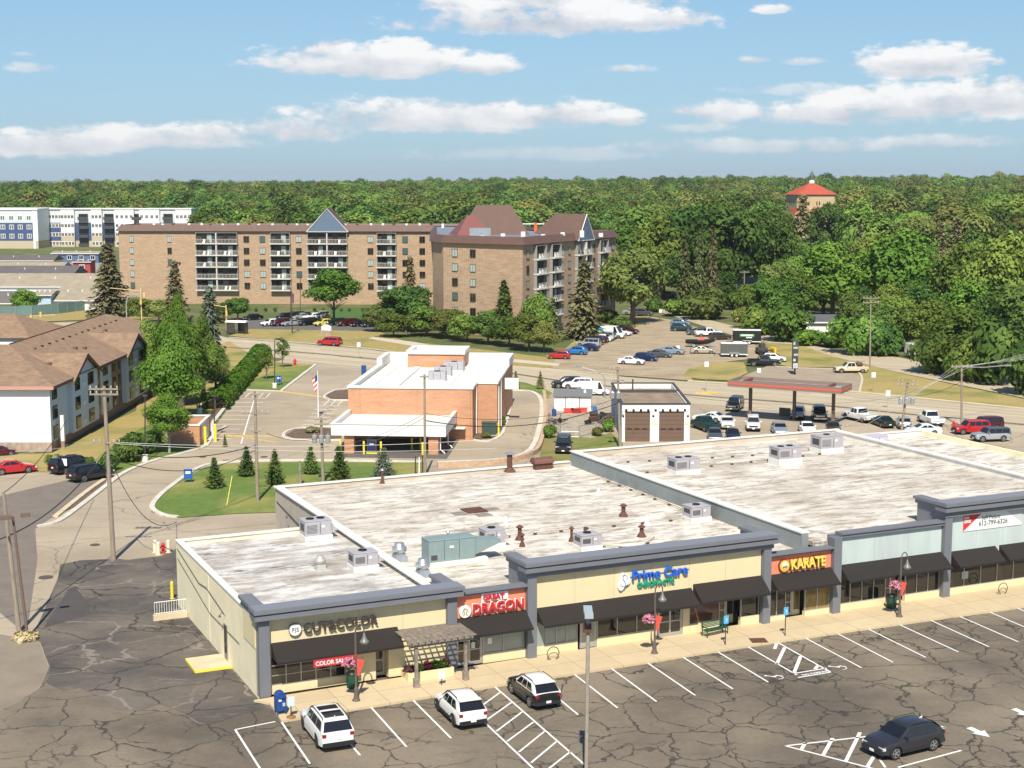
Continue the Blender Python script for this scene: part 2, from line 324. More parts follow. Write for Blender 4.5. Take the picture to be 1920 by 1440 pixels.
MIXG=nodemat('mixed_grass',f_grass((.14,.18,.03),(.26,.27,.07),(.44,.33,.12),.7),.95); DIRT=nodemat('dirt',f_dirt,.95)
FOREST_FLOOR=nodemat('forest_floor',f_grass((.07,.10,.025),(.13,.17,.04),(.22,.19,.08),.4),1)
CONC=mat('concrete',(.60,.49,.33),.85,var=.14,scale=.8,bump=.1); KERB=mat('kerb_concrete',(.55,.48,.37),.85,var=.15,scale=1.5); MULCH=mat('mulch',(.15,.10,.07),.95,var=.5,scale=3,bump=.5)
WHITE_PAINT=nodemat('white_road_paint',lambda h:h.mix(h.rng(h.noi(h.pos,5,7,.75).outputs['Fac'],.60,.72,0,.6),(.78,.77,.74),(.26,.23,.2)),.7)
YEL_PAINT=mat('yellow_road_paint',(.72,.47,.10),.7,var=.35,scale=3)
ROOF=nodemat('membrane_roof',f_roof,.75); ROOFB=nodemat('old_membrane_roof',f_roofB,.75)
CREAM=nodemat('cream_stucco',lambda h:h.mix(h.rng(h.noi(h.mapn(h.obj,(1,1,.25)),1.1,7,.7).outputs['Fac'],.50,.74,0,.4),(.72,.61,.37),(.60,.51,.33)),.85); PALEY=mat('pale_yellow_block',(.86,.77,.53),.85,var=.07,scale=.9,bump=.15)
BLUEG=mat('pale_blue_stucco',(.49,.565,.55),.85,var=.10,scale=.9,stretch=(1,1,.2),det=8); SLATE=mat('slate_trim',(.165,.172,.195),.6,var=.06,scale=1); SLATE2=mat('slate_cornice_top',(.20,.21,.24),.5)
ORANGE=mat('orange_panel',(.80,.25,.14),.7,var=.05,scale=.8); GREYW=mat('grey_metal_wall',(.23,.26,.26),.55,var=.12,scale=.7); WHITEB=mat('white_coping',(.74,.72,.67),.6,var=.08,scale=1)
AWN=mat('black_canvas',(.017,.013,.011),.85,bump=.05,scale=30); ALU=mat('aluminium_frame',(.46,.45,.43),.4,metal=.5); GLASS=mat('dark_glass',(.018,.016,.014),.04,spec=.9); GLASSG=mat('curtained_glass',(.30,.34,.31),.12,spec=.7,var=.12,scale=.8)
BLACK=mat('black_paint',(.012,.012,.013),.5); DGREY=mat('dark_grey',(.06,.06,.06),.6); WHITE=mat('white_paint',(.80,.80,.78),.5); STEEL=mat('galvanised_steel',(.55,.56,.57),.35,metal=.7,var=.15,scale=2)
HVAC=mat('hvac_grey',(.40,.38,.40),.5,var=.1,scale=2); HVACG=mat('hvac_green',(.22,.29,.29),.5,var=.1,scale=1.5); RUST=mat('rusty_metal',(.12,.050,.032),.8,var=.4,scale=5); WOODP=mat('weathered_wood_pole',(.30,.245,.185),.9,var=.25,scale=3,stretch=(4,4,.4)); WOODG=mat('grey_pergola_wood',(.27,.225,.185),.9,var=.3,scale=4); WOODB=mat('brown_steel_pole',(.16,.105,.08),.7,var=.15)
YELLOW=mat('safety_yellow',(.80,.66,.06),.5); RED=mat('red_enamel',(.62,.03,.03),.4); REDF=mat('red_fabric',(.75,.09,.06),.7); GREENM=mat('dark_green_enamel',(.015,.085,.055),.35); BLUEM=mat('mail_blue',(.02,.07,.26),.35); BLUES=mat('sign_blue',(.10,.42,.75),.4)
BRICK=nodemat('orange_brick',f_brick((.43,.19,.095),(.50,.235,.125),(.45,.30,.20)),.9); TANB=nodemat('tan_brick',f_brick((.26,.165,.10),(.43,.285,.18),(.42,.33,.24)),.9)
TANBS=nodemat('brown_brick',f_brick((.22,.13,.085),(.30,.18,.12),(.30,.22,.16)),.9)
SHING=nodemat('brown_shingles',f_shingle((.19,.122,.078),(.36,.24,.152)),.95); BROWNM=mat('brown_metal_roof',(.125,.070,.052),.55,var=.1,scale=1); SIDW=nodemat('white_siding',f_siding((.80,.80,.80)),.7); SIDB=nodemat('pale_blue_siding',f_siding((.56,.63,.72)),.7)
BRNF=mat('brown_fascia',(.17,.075,.05),.7); PINKR=mat('pink_trim',(.52,.28,.22),.7); BLUESH=mat('blue_shingle_gable',(.12,.17,.25),.7,var=.12,scale=3)
# ---------------------------------------------------------------- terrain and ground
def smooth(a,b,x):
    t=max(0,min(1,(x-a)/(b-a))); return t*t*(3-2*t)
def terrain_z(x,y):
    d=math.hypot(x,y); base=smooth(560,1700,d)*12.5-.06
    base+=smooth(560,1500,d)*(3.5*noise.noise(Vector((x/330,y/330,0)))+1.2*noise.noise(Vector((x/90,y/90,5))))+smooth(900,1800,d)*max(-7,min(5,x/120))
    far=smooth(5200,9000,d)*(50+12*noise.noise(Vector((x/2500,y/2500,3))))
    return base+far-smooth(1900,4000,d)*6
def build_terrain():
    mb=MB(); rs=[0,60]; r=60
    while r<11000: r*=1.085; rs.append(r)
    na=110; a0,a1=rad(20),rad(160); idx=0
    for r in rs:
        for k in range(na+1):
            a=a0+(a1-a0)*k/na; x,y=r*math.cos(a),r*math.sin(a)-30; mb.v.append((x,y,terrain_z(x,y)))
    for i in range(len(rs)-1):
        for k in range(na):
            b=i*(na+1)+k; mb.f.append((b,b+1,b+na+2,b+na+1)); mb.m.append(0)
    o=mb.build('ground',FOREST_FLOOR,smooth=True); struct(o)
    # rest of the plain behind the viewpoint
    mb=MB(); mb.quad((-3000,-1500,-.07),(3000,-1500,-.07),(3000,-20,-.07),(-3000,-20,-.07)); struct(mb.build('ground',LOT))
build_terrain()
KERBW=mat('pale_kerb_concrete',(.60,.56,.48),.85,var=.15,scale=.8)
def sheet(name,px,z,m,kind='structure'):
    pts=[G(u,v,0) if not isinstance(u,str) else v for u,v in px]
    mb=MB(); mb.v=[(p[0],p[1],z) for p in pts]
    for t in tessellate_polygon([[Vector((p[0],p[1],0)) for p in pts]]): mb.f.append(tuple(t)); mb.m.append(0)
    return struct(mb.build(name,m),kind)
def smoothline(pts,n=6):
    P_=[Vector(p) for p in pts]; out=[]
    for i in range(len(P_)-1):
        a=P_[max(i-1,0)];b=P_[i];c=P_[i+1];d=P_[min(i+2,len(P_)-1)]
        for k in range(n):
            t=k/n; out.append(.5*((2*b)+(c-a)*t+(2*a-5*b+4*c-d)*t*t+(3*b-a-3*c+d)*t*t*t))
    out.append(P_[-1]); return out
def strip(name,px,w,z0,z1,m,kind='structure',sm=True):
    pts=[G(u,v,0) for u,v in px]
    if sm: pts=smoothline(pts)
    mb=MB(); n=len(pts)
    for i,p in enumerate(pts):
        d=(pts[min(i+1,n-1)]-pts[max(i-1,0)]); d.z=0; d.normalize(); q=Vector((-d.y,d.x,0))*w/2
        for (s,z) in ((-1,z0),(-1,z1),(1,z1),(1,z0)): mb.v.append((p.x+q.x*s,p.y+q.y*s,z))
    for i in range(n-1):
        for k in range(3): b=i*4+k; mb.f.append((b,b+1,b+5,b+4)); mb.m.append(0)
    mb.f.append((0,1,2,3)); mb.f.append(tuple((n-1)*4+k for k in (3,2,1,0))); mb.m+=[0,0]
    return struct(mb.build(name,m),kind)
# wide worn asphalt everywhere round the shops and the bank
sheet('pavement',[(-500,1900),(-500,880),(60,860),(240,850),(390,820),(480,690),(560,665),(760,668),(1010,690),(1300,720),(1700,760),(2200,830),(2400,1200),(2400,1900)],.0,ROAD)
sheet('parking_lot',[(331,1030),(300,1046),(240,1052),(215,1050),(150,1052),(112,1060),(108,1090),(88,1130),(78,1165),(55,1200),(75,1204),(92,1250),(74,1290),(30,1318),(-10,1335),(-120,1380),(-300,1700),(400,1900),(2400,1900),(2300,1000),(1600,1050)],.012,LOT)
sheet('parking_lot',[(334,1028),(300,1043),(240,1050),(215,1048),(150,1051),(113,1059),(110,1085),(90,1130),(60,1195),(77,1206),(95,1250),(88,1282),(120,1296),(150,1290),(190,1308),(215,1330),(262,1334),(300,1320),(345,1338),(372,1362),(420,1352),(455,1338),(500,1330),(430,1250),(360,1150)],.024,OLDLOT)
sheet('asphalt_patch',[(104,1145),(128,1105),(140,1100),(155,1118),(174,1152),(82,1178),(92,1160)],.034,mat('patch_asphalt',(.075,.065,.062),.9,var=.12,scale=.8))
sheet('asphalt_patch',[(-60,1180),(40,1196),(74,1205),(91,1250),(73,1289),(30,1317),(-10,1334),(-120,1379)],.01,mat('left_lane_asphalt',(.245,.20,.15),.9,var=.14,scale=.5,det=8))
sheet('asphalt_patch',[(170,830+60),(0,930),(-60,1100),(50,1190),(70,1050),(66,992),(75,985),(170,925),(196,890)],.012,mat('side_lot_asphalt',(.185,.155,.13),.9,var=.14,scale=.5,det=8))
# main road and side roads
sheet('road',[(-400,640),(-60,612),(150,603),(290,600),(430,634),(520,641),(690,655),(860,680),(1060,696),(1160,706),(1290,716),(1500,728),(1610,737),(1920,768),(2300,806),(2300,860),(1920,812),(1760,795),(1600,776),(1300,757),(1100,742),(1035,737),(945,714),(760,697),(640,688),(560,676),(425,660),(300,640),(150,628),(-60,650),(-400,690)],.016,HWY)
sheet('road',[(1205,575),(1232,583),(1290,602),(1390,634),(1440,642),(1560,668),(1700,702),(1920,746),(2200,800),(2200,765),(1920,716),(1780,688),(1640,662),(1560,655),(1480,640),(1420,622),(1330,600),(1262,586),(1235,575)],.016,HWY)
# road joints, median kerb and faint lane marks
for q in ([(430,652),(560,661),(700,674),(800,682),(945,699),(1060,716),(1160,727),(1300,742),(1500,757),(1700,777),(1920,797)],):
    strip('median_kerb',q,.55,.02,.13,mat('dark_joint',(.17,.14,.11),.9,var=.2,scale=1))
for (a,b) in (((455,640),(505,643)),((540,650),(600,655)),((590,665),(690,672)),((1050,706),(1100,711)),((1160,716),(1200,720)),((1520,739),(1600,746)),((1700,764),(1760,770)),((1780,785),(1840,791)),((1420,766),(1470,770)),((1200,735),(1250,739))):
    strip('lane_marking',[a,b],.22,.02,.028,WHITE_PAINT,sm=False)
sheet('verge',[(430,630),(470,614),(620,614),(700,618),(760,640),(900,655),(1040,672),(1075,640),(1125,640),(1105,660),(1060,672),(1040,676),(1165,694),(1160,705),(1060,695),(860,678),(690,653),(520,639)],.03,DRYG)
sheet('sidewalk',[(690,635),(700,632),(780,642),(905,668),(1050,682),(1046,687),(900,674),(780,650)],.045,KERB)
sheet('dirt_lot',[(1035,690),(1044,668),(1080,655),(1150,640),(1185,618),(1222,594),(1260,600),(1300,612),(1400,640),(1428,648),(1420,672),(1330,682),(1288,700),(1300,714),(1160,704)],.036,DIRT)
sheet('verge',[(1120,640),(1150,612),(1185,594),(1222,592),(1200,610),(1160,628)],.042,MIXG)
sheet('verge',[(1278,706),(1292,692),(1345,678),(1395,680),(1402,700),(1370,714),(1320,712)],.046,MIXG)
sheet('lawn',[(1410,640),(1500,647),(1560,668),(1700,703),(1920,749),(2200,806),(2200,795),(1920,765),(1612,735),(1600,722),(1600,700),(1595,690),(1480,688),(1440,680),(1425,660)],.04,MIXG)
sheet('forecourt',[(1395,705),(1440,686),(1490,690),(1590,694),(1618,712),(1612,734),(1500,726),(1370,714)],.05,mat('forecourt_asphalt',(.34,.275,.20),.9,var=.12,scale=.4))
strip('kerb',[(1440,686),(1490,690),(1590,694),(1615,706),(1612,734)],.35,.0,.14,KERB)
strip('kerb',[(430,633),(520,640),(690,654),(860,679),(1060,695),(1160,705)],.4,.0,.14,KERB)
strip('kerb',[(1290,715),(1500,727),(1610,736),(1920,767),(2200,797)],.6,.0,.14,mat('pale_kerb',(.62,.52,.36),.9,var=.12,scale=.3))
# bank grounds
sheet('lawn',[(283,960),(297,935),(318,918),(345,898),(385,876),(440,869),(520,867),(620,867),(800,868),(800,905),(560,960),(440,964),(340,971),(308,969)],.05,GRASS)
strip('kerb',[(334,970),(305,966),(285,952),(300,930),(322,912),(348,893),(385,873),(440,866),(520,864),(620,864),(790,867)],.5,.0,.15,KERBW)
sheet('lawn',[(-60,858),(60,852),(98,850),(150,824),(210,790),(270,765),(330,770),(392,800),(385,835),(340,850),(290,862),(235,884),(196,892),(120,885),(0,886),(-60,886)],.05,MIXG)
sheet('lawn',[(170,868),(235,820),(290,790),(380,800),(385,838),(340,850),(290,862),(235,884),(200,890)],.06,GRASS)
strip('kerb',[(395,815),(386,836),(345,850),(290,864),(235,886),(195,915),(150,950),(110,978),(72,988)],.55,.0,.15,KERBW)
strip('kerb',[(196,900),(160,925),(104,970)],.5,.0,.16,CONC)
sheet('mulch_bed',[(200,893),(196,915),(160,940),(98,972),(108,962),(165,922),(198,893)],.06,MULCH)
sheet('lawn',[(400,735),(425,690),(470,664),(520,680),(590,684),(528,733),(455,731)],.05,MIXG)
sheet('lawn',[(430,735),(520,692),(590,684),(527,732),(455,731)],.06,GRASS)
strip('kerb',[(425,800),(395,815),(400,792),(428,757),(456,731),(527,734),(592,684)],.5,.0,.15,KERBW,sm=False)
sheet('mulch_bed',[(388,800),(400,770),(455,716),(470,700),(478,712),(454,730),(424,756),(396,792)],.055,MULCH)
strip('low_concrete_wall',[(372,770),(395,758),(430,738),(455,720)],.5,.0,.7,CONC,sm=False)
sheet('mulch_bed',[(536,816),(552,806),(600,802),(640,806),(640,822),(600,824),(552,822)],.08,MULCH); strip('kerb',[(640,800),(585,801),(548,806),(532,815),(545,824),(640,826)],.4,.0,.15,KERBW)
sheet('mulch_bed',[(613,742),(628,734),(655,730),(655,748),(620,748)],.08,MULCH); strip('kerb',[(655,729),(630,732),(608,744),(620,750),(655,751)],.4,.0,.15,KERBW)
strip('kerb',[(520,830),(430,816),(410,815)],.3,.0,.02,YEL_PAINT,sm=False)
for q in ([(425,817),(520,818)],[(528,734),(604,744)]): strip('yellow_marking',q,.7,.004,.012,YEL_PAINT,sm=False)
for i in range(10):
    v=747+i*7.5+i*i*.1; x0=452-(v-735)*.85; strip('stall_marking',[(x0,v),(x0+58-(i*.2),v)],.15,.004,.011,WHITE_PAINT,sm=False)
for i in range(8):
    v=754+i*6.7+i*.3; x0=606-(v-750)*.85; strip('stall_marking',[(x0,v),(x0+42,v)],.15,.004,.011,WHITE_PAINT,sm=False)
strip('stall_marking',[(481,735),(452,832)],.15,.004,.012,WHITE_PAINT,sm=False)
for k in range(3): strip('stall_marking',[(617+k*13,750),(607+k*13,760)],.12,.004,.011,WHITE_PAINT,sm=False)
for k in range(4): strip('stall_marking',[(468+k*13,737),(460+k*13,745)],.12,.004,.011,WHITE_PAINT,sm=False)
sheet('lawn',[(942,712),(985,718),(1015,727),(1035,737),(1028,748),(1012,738),(985,731),(945,732)],.05,GRASS)
strip('kerb',[(945,733),(985,733),(1006,740),(1016,758),(1014,790),(1003,830),(985,850),(940,862),(820,868)],.6,.0,.15,KERBW)
strip('kerb',[(943,746),(957,750),(955,770),(947,800),(938,818),(915,828),(888,826)],.4,.0,.15,KERBW)
sheet('mulch_bed',[(943,748),(956,752),(953,772),(945,800),(935,815),(915,826),(890,823),(889,800),(928,790),(938,760)],.09,MULCH)
strip('retaining_wall',[(1020,738),(1022,760),(1022,790),(1014,835),(1000,853),(960,866),(905,873),(820,877)],.45,.0,.55,mat('sandstone_block',(.52,.36,.24),.9,var=.25,scale=2))
sheet('lawn',[(1022,805),(1040,816),(1110,822),(1145,812),(1168,832),(1170,856),(1100,850),(1075,868),(1018,872),(1012,855)],.05,nodemat('weedy_lawn',f_grass((.11,.16,.02),(.25,.29,.06),(.30,.24,.09),.55),.95))
sheet('dirt_yard',[(1030,740),(1140,742),(1145,815),(1108,822),(1022,812)],.045,mat('yard_dirt',(.38,.32,.24),.95,var=.3,scale=1.2))
# white apartments' left lot and far left
sheet('verge',[(-300,608),(40,590),(160,578),(240,590),(290,597),(150,600),(-60,610),(-300,634)],.03,DRYG)
sheet('lawn',[(480,598),(600,582),(640,578),(700,578),(740,590),(720,600),(640,604),(560,604)],.04,nodemat('bright_lawn',f_grass((.05,.125,.02),(.08,.17,.03),(.1,.15,.04),.2),.95))
sheet('apartment_lot',[(420,620),(425,606),(480,598),(560,604),(640,604),(740,596),(760,622),(470,617)],.036,mat('apartment_asphalt',(.13,.12,.11),.9,var=.15,scale=.5))
sheet('gravel_yard',[(-100,606),(-100,480),(190,480),(225,540),(225,585),(90,592)],.02,mat('home_park_asphalt',(.30,.28,.25),.9,var=.15,scale=.2))
# manholes and drains
for (u,v,r) in ((86,1083,.55),(178,1022,.4),(380,857,.4),(424,864,.4),(420,1005,.45),(495,857,.4)):
    p=G(u,v); mb=MB(); mb.cyl((0,0),r,0,.02,18); tag(mb.build('manhole_cover',mat('manhole_iron',(.10,.075,.06),.7)),{86:'round iron manhole cover in the pale asphalt strip left of the shop lot',178:'small iron cover in the driveway between the two lone wooden poles',380:'left iron cover in the bank driveway bend',424:'iron cover in the bank driveway right of the bend',420:'iron cover in the alley behind the shops near the grass island tip',495:'iron cover behind the two wooden pole stubs on the bank driveway'}[u],'manhole cover').location=(p.x,p.y,.03)
# ---------------------------------------------------------------- shopping strip
OX,OY=G(488,1314)[:2]; MA=rad(24.9)
def M(s,t,z=0): return Vector((OX+s*math.cos(MA)-t*math.sin(MA),OY+s*math.sin(MA)+t*math.cos(MA),z))
mall=thing('shopping_centre','long shopping strip with cream, orange and pale blue fronts under a stained flat roof','shop building',M(0,0),MA)
def text(name,body,size,z,s,t,m,parent,depth=.08,font_sx=1,bold=0,align='LEFT',sub=None,rx=pi/2,rz=0):
    cu=bpy.data.curves.new(name,'FONT'); cu.body=body; cu.size=size; cu.extrude=depth/2; cu.offset=bold; cu.align_x=align; cu.resolution_u=3
    o=bpy.data.objects.new(name,cu); C.objects.link(o); bpy.context.view_layer.update()
    me=bpy.data.meshes.new_from_object(o); bpy.data.objects.remove(o); me.materials.clear(); me.materials.append(m); me.name=name
    o=link(name,me,parent); o.location=(s,t,z); o.rotation_euler=(rx,0,rz); o.scale=(font_sx,1,1); return o
def mpart(mb,name,m,parent=None,**k): return mb.build(name,m,parent if parent is not None else mall,**k)
TW=.35 # facade wall stands this far behind the pilaster fronts
# sidewalk and kerb in front (structure)
def f_slab(h):
    b=h.nt.nodes.new('ShaderNodeTexBrick'); h.nt.links.new(h.mapn(h.pos,(1,1,1),rot=(0,0,-MA)),b.inputs['Vector']); b.offset=0
    for k,v in (('Scale',1),('Brick Width',2.6),('Row Height',2.6),('Mortar Size',.02),('Color1',(.60,.485,.31,1)),('Color2',(.55,.44,.28,1)),('Mortar',(.30,.24,.16,1))): b.inputs[k].default_value=v
    c=b.outputs['Color']; return h.mix(h.rng(h.noi(h.pos,.9,7,.7).outputs['Fac'],.35,.7,0,.5),c,h.mix(1.0,c,(.83,.79,.72),'MULTIPLY'))
def swalk():
    pts=[(505,1322),(528,1356),(775,1315),(930,1289),(1080,1266),(1400,1215),(1600,1185),(1930,1139),(2300,1085)]
    P_=[G(*p) for p in pts]; back=[M(100,2,0),M(-.4,-.1,0)]
    P_=P_[:1]+P_[1:]; poly=[(p.x,p.y) for p in P_+back]
    mb=MB(); mb.prism(poly,.0,.15); struct(mb.build('sidewalk',nodemat('sidewalk_slabs',f_slab)))
swalk()
# roofs
def roof_part(x0,x1,y0,y1,z,m,name='roof'):
    mb=MB(); mb.box(x0,x1,y0,y1,z-.3,z); return mpart(mb,name,m)
def wall_box(x0,x1,y0,y1,z0,z1,m,name='wall'):
    mb=MB(); mb.box(x0,x1,y0,y1,z0,z1); return mpart(mb,name,m)
roof_part(.3,12.1,.9,21.7,4.42,ROOFB); roof_part(12.12,39.5,.9,37.2,4.4,ROOF); roof_part(40.05,69,.9,37.0,5.15,ROOF); roof_part(69.3,80,.9,36.9,4.45,ROOF)
wall_box(0,.3,.35,22,0,4.75,PALEY); wall_box(.31,12,21.7,22,0,4.75,PALEY)
wall_box(11.7,12.1,22.01,37.5,0,4.75,mat('beige_block',(.50,.44,.36),.85,var=.1,scale=.8)); wall_box(12.11,39.5,37.2,37.5,0,4.74,mat('beige_block',(.5,.44,.36)))
wall_box(39.5,40.04,1.7,37.3,0,5.68,GREYW); wall_box(40.05,69.3,37.0,37.3,0,5.66,mat('beige_block',(.5,.44,.36))); wall_box(69,69.29,1.7,36.99,0,5.55,WHITEB); wall_box(69.31,80,36.9,37.2,0,4.9,WHITEB); wall_box(79.7,80,1,36.8,0,4.9,PALEY)
# copings
def coping(x0,x1,y0,y1,z): mb=MB(); mb.box(x0,x1,y0,y1,z,z+.09); return mpart(mb,'coping',WHITEB)
coping(-.06,.4,1.7,22.06,4.752); coping(.41,11.5,21.6,22.08,4.752); coping(11.55,12.25,1.7,37.58,4.755); coping(12.26,39.4,37.1,37.6,4.742); coping(39.42,40.16,1.75,37.4,5.682); coping(40.17,69.5,36.9,37.4,5.662); coping(68.9,69.6,1.7,36.89,5.552); coping(69.61,80,36.8,37.3,4.902)
# facade bays: (x0,x1,panel mat,panel z0,panel z1,top of parapet)
def bay(x0,x1,m,zb,zt,ztop,tall,base):
    mb=MB(); mb.box(x0,x1,TW,TW+.35,zb,zt); mpart(mb,'facade_panel',m)
    nj=int((x1-x0)/2.45)
    for k in range(1,nj): xx=x0+(x1-x0)*k/nj; mb=MB(); mb.box(xx-.012,xx+.012,TW-.004,TW-.001,zb,zt); mpart(mb,'panel_joint',mat('joint_tan',(.40,.36,.25),.9))  # thin tan joint lines between the facade panels
    mb=MB()
    if tall: # heavy cornice returning at both ends
        mb.box(x0-.75,x1+.75,-.06,TW+.4,zt,ztop-.62)
        mb.box(x0-.95,x1+.95,-.32,TW+.5,ztop-.62,ztop-.34); mb.box(x0-.9,x1+.9,-.24,TW+.46,ztop-.338,ztop-.22); mb.box(x0-1.0,x1+1.0,-.4,TW+.6,ztop-.218,ztop)
    else: mb.box(x0-.02,x1+.02,.1,TW+.45,zt,ztop-.1); mb.box(x0-.02,x1+.02,.0,TW+.55,ztop-.098,ztop)
    mpart(mb,'cornice',SLATE)
    if tall:
        mb=MB(); mb.box(x0-.92,x1+.92,-.32,TW+.52,ztop+.003,ztop+.05); mpart(mb,'cornice_cap',SLATE2)
bay(.65,11.9,CREAM,2.9,4.78,5.48,1,0); bay(12.55,17.35,ORANGE,2.9,4.74,4.95,0,0); bay(18.02,35.15,CREAM,2.9,5.42,6.4,1,0); bay(35.8,41.0,ORANGE,2.9,4.72,4.92,0,0); bay(41.7,50.8,BLUEG,2.9,5.5,5.82,0,0); bay(51.5,72,BLUEG,2.9,6.1,7.15,1,0)
# pilasters
for (x0,x1,h) in ((0,.65,4.78),(11.9,12.52,4.78),(17.37,18.0,5.42),(35.17,35.78,5.42),(41.02,41.68,5.55),(50.82,51.48,6.1),(72.02,72.7,6.1)):
    mb=MB(); mb.box(x0,x1,0,TW+.36,0.15,h); mpart(mb,'pilaster',SLATE)
# parapet returns behind tall bays and left return wall of the salon
for (x0,x1,y1,z1) in ((0.02,.3,3.4,5.3),(12.2,12.45,3.0,5.3),(17.4,17.7,3.0,6.15),(35.4,35.7,3.0,6.15),(50.9,51.2,3.2,6.9)):
    mb=MB(); mb.box(x0,x1,.8,y1,4.8 if x0<1 else 4.4,z1); mpart(mb,'parapet_return',CREAM if x0<1 else SLATE)
    mb=MB(); mb.box(x0-.28,x1+.28,.93,y1+.2,z1,z1+.2); mb.box(x0-.15,x1+.15,.94,y1+.1,z1-.3,z1-.002); mpart(mb,'cornice',SLATE)
mb=MB(); mb.box(-.05,.0,.72,3.4,2.95,4.85); mpart(mb,'side_panel',CREAM)
mb=MB(); mb.box(-.02,-.001,12.2,12.8,.1,4.7); mpart(mb,'wall_pipe_chase',PALEY)
# back parapet of blue false front
mb=MB(); mb.box(41.2,50.8,.85,1.1,5.1,5.6); mpart(mb,'parapet_back',SLATE)
# awnings
def awning(x0,x1,zt=3.28,zb=2.42,out=.95):
    mb=MB(); y0=TW-.01; y1=TW-out-.25
    mb.add([(x0,y0,zt),(x1,y0,zt),(x1,y1,zb),(x0,y1,zb)],[(0,1,2,3)]); mb.add([(x0,y0,zt),(x0,y1,zb),(x0,y0,zb)],[(0,1,2)]); mb.add([(x1,y0,zt),(x1,y1,zb),(x1,y0,zb)],[(0,2,1)])
    mb.box(x0,x1,y1-.02,y1,zb-.14,zb+.004)
    for k in range(int((x1-x0)/1.3)+1): xx=min(x0+.03+k*1.3,x1-.05); mb.tube([(xx,y0,zb+.02),(xx,y1+.02,zb)],.018,5)
    return mpart(mb,'awning',AWN,recalc=False)
awning(.82,8.7); awning(12.56,17.36); awning(18.1,29.6); awning(29.75,35.2,3.5,2.55,.95); awning(35.85,41.0,3.45,2.6); awning(41.75,50.9,3.5,2.6); awning(51.6,55.9,3.42,2.55); awning(56.3,60.6,3.42,2.55); awning(61,66,3.42,2.55); awning(66.4,71,3.42,2.55)
# shopfront walls, windows, doors.  y of the shop wall = TW+.02
def base_wall(x0,x1,z0,z1,m,y=TW,d=.3): mb=MB(); mb.box(x0,x1,y,y+d,z0,z1); return mpart(mb,'base_wall',m)
def window(x0,x1,z0,z1,cols,rows,gm=GLASS,y=TW+.06,fr=.06,parent=None):
    mb=MB(); d=.1
    mb.box(x0,x1,y-.03,y+d,z0,z0+fr); mb.box(x0,x1,y-.03,y+d,z1-fr,z1)
    for k in range(cols+1):
        xx=x0+(x1-x0-fr)*k/cols; mb.box(xx,xx+fr,y-.027,y+d,z0+fr,z1-fr)
    for k in range(1,rows):
        zz=z0+(z1-z0)*k/rows; 
        for c in range(cols):
            xa=x0+(x1-x0-fr)*c/cols+fr; xb=x0+(x1-x0-fr)*(c+1)/cols; mb.box(xa,xb,y-.02,y+d,zz-fr/3,zz+fr/3)
    w=mpart(mb,'window',ALU,parent); g=MB(); g.box(x0+fr*.5,x1-fr*.5,y+.03,y+.05,z0+fr*.5,z1-fr*.5); g.build('pane',gm,w); return w
def door(x0,x1,z1=2.35,y=TW+.1,leaf=2,gm=GLASS,parent=None,z0=.16):
    mb=MB(); f_=.09; mb.box(x0,x0+f_,y-.04,y+.1,z0,z1); mb.box(x1-f_,x1,y-.04,y+.1,z0,z1); mb.box(x0+f_,x1-f_,y-.04,y+.1,z1-f_,z1)
    n=leaf; 
    for k in range(n):
        a=x0+f_+(x1-x0-2*f_)*k/n; b=x0+f_+(x1-x0-2*f_)*(k+1)/n
        mb.box(a,b,y-.02,y+.04,z0+.01,z0+.22); mb.box(a,a+.07,y-.02,y+.04,z0+.22,z1-f_-.002); mb.box(b-.07,b,y-.02,y+.04,z0+.22,z1-f_-.002); mb.box(a+.07,b-.07,y-.015,y+.035,1.1,1.17)
    d=mpart(mb,'door',ALU,parent); g=MB(); g.box(x0+f_,x1-f_,y+.0,y+.012,z0+.2,z1-f_); g.build('pane',gm,d)
    h=MB(); h.tube([(x1-f_-.12,y-.06,1.0),(x1-f_-.12,y-.06,1.3)],.02,6); h.build('handle',STEEL,d); return d
# salon
base_wall(.65,5.4,.15,.66,CREAM); window(.75,5.4,.66,2.45,5,3); base_wall(5.41,7.3,.15,2.9,CREAM); door(7.32,8.1,2.4,y=TW+.6,leaf=1); base_wall(8.12,11.88,.15,2.9,CREAM); base_wall(.65,5.39,2.45,2.9,CREAM); base_wall(7.31,8.11,2.42,2.9,CREAM)
mb=MB(); mb.box(7.3,7.31,TW+.3,TW+.7,.15,2.9); mb.box(8.11,8.12,TW+.3,TW+.7,.15,2.9); mpart(mb,'door_reveal',CREAM)
# restaurant
door(12.6,14.4,2.6,leaf=2); window(14.42,17.3,.72,2.6,2,1,GLASSG); base_wall(14.42,17.36,.15,.72,CREAM); base_wall(12.56,17.36,2.62,2.9,SLATE)
mb=MB(); mb.box(14.75,15.05,TW+.045,TW+.05,1.35,1.75); mb.box(13.65,13.9,TW+.085,TW+.09,1.2,1.6); mpart(mb,'paper_notice',WHITE)
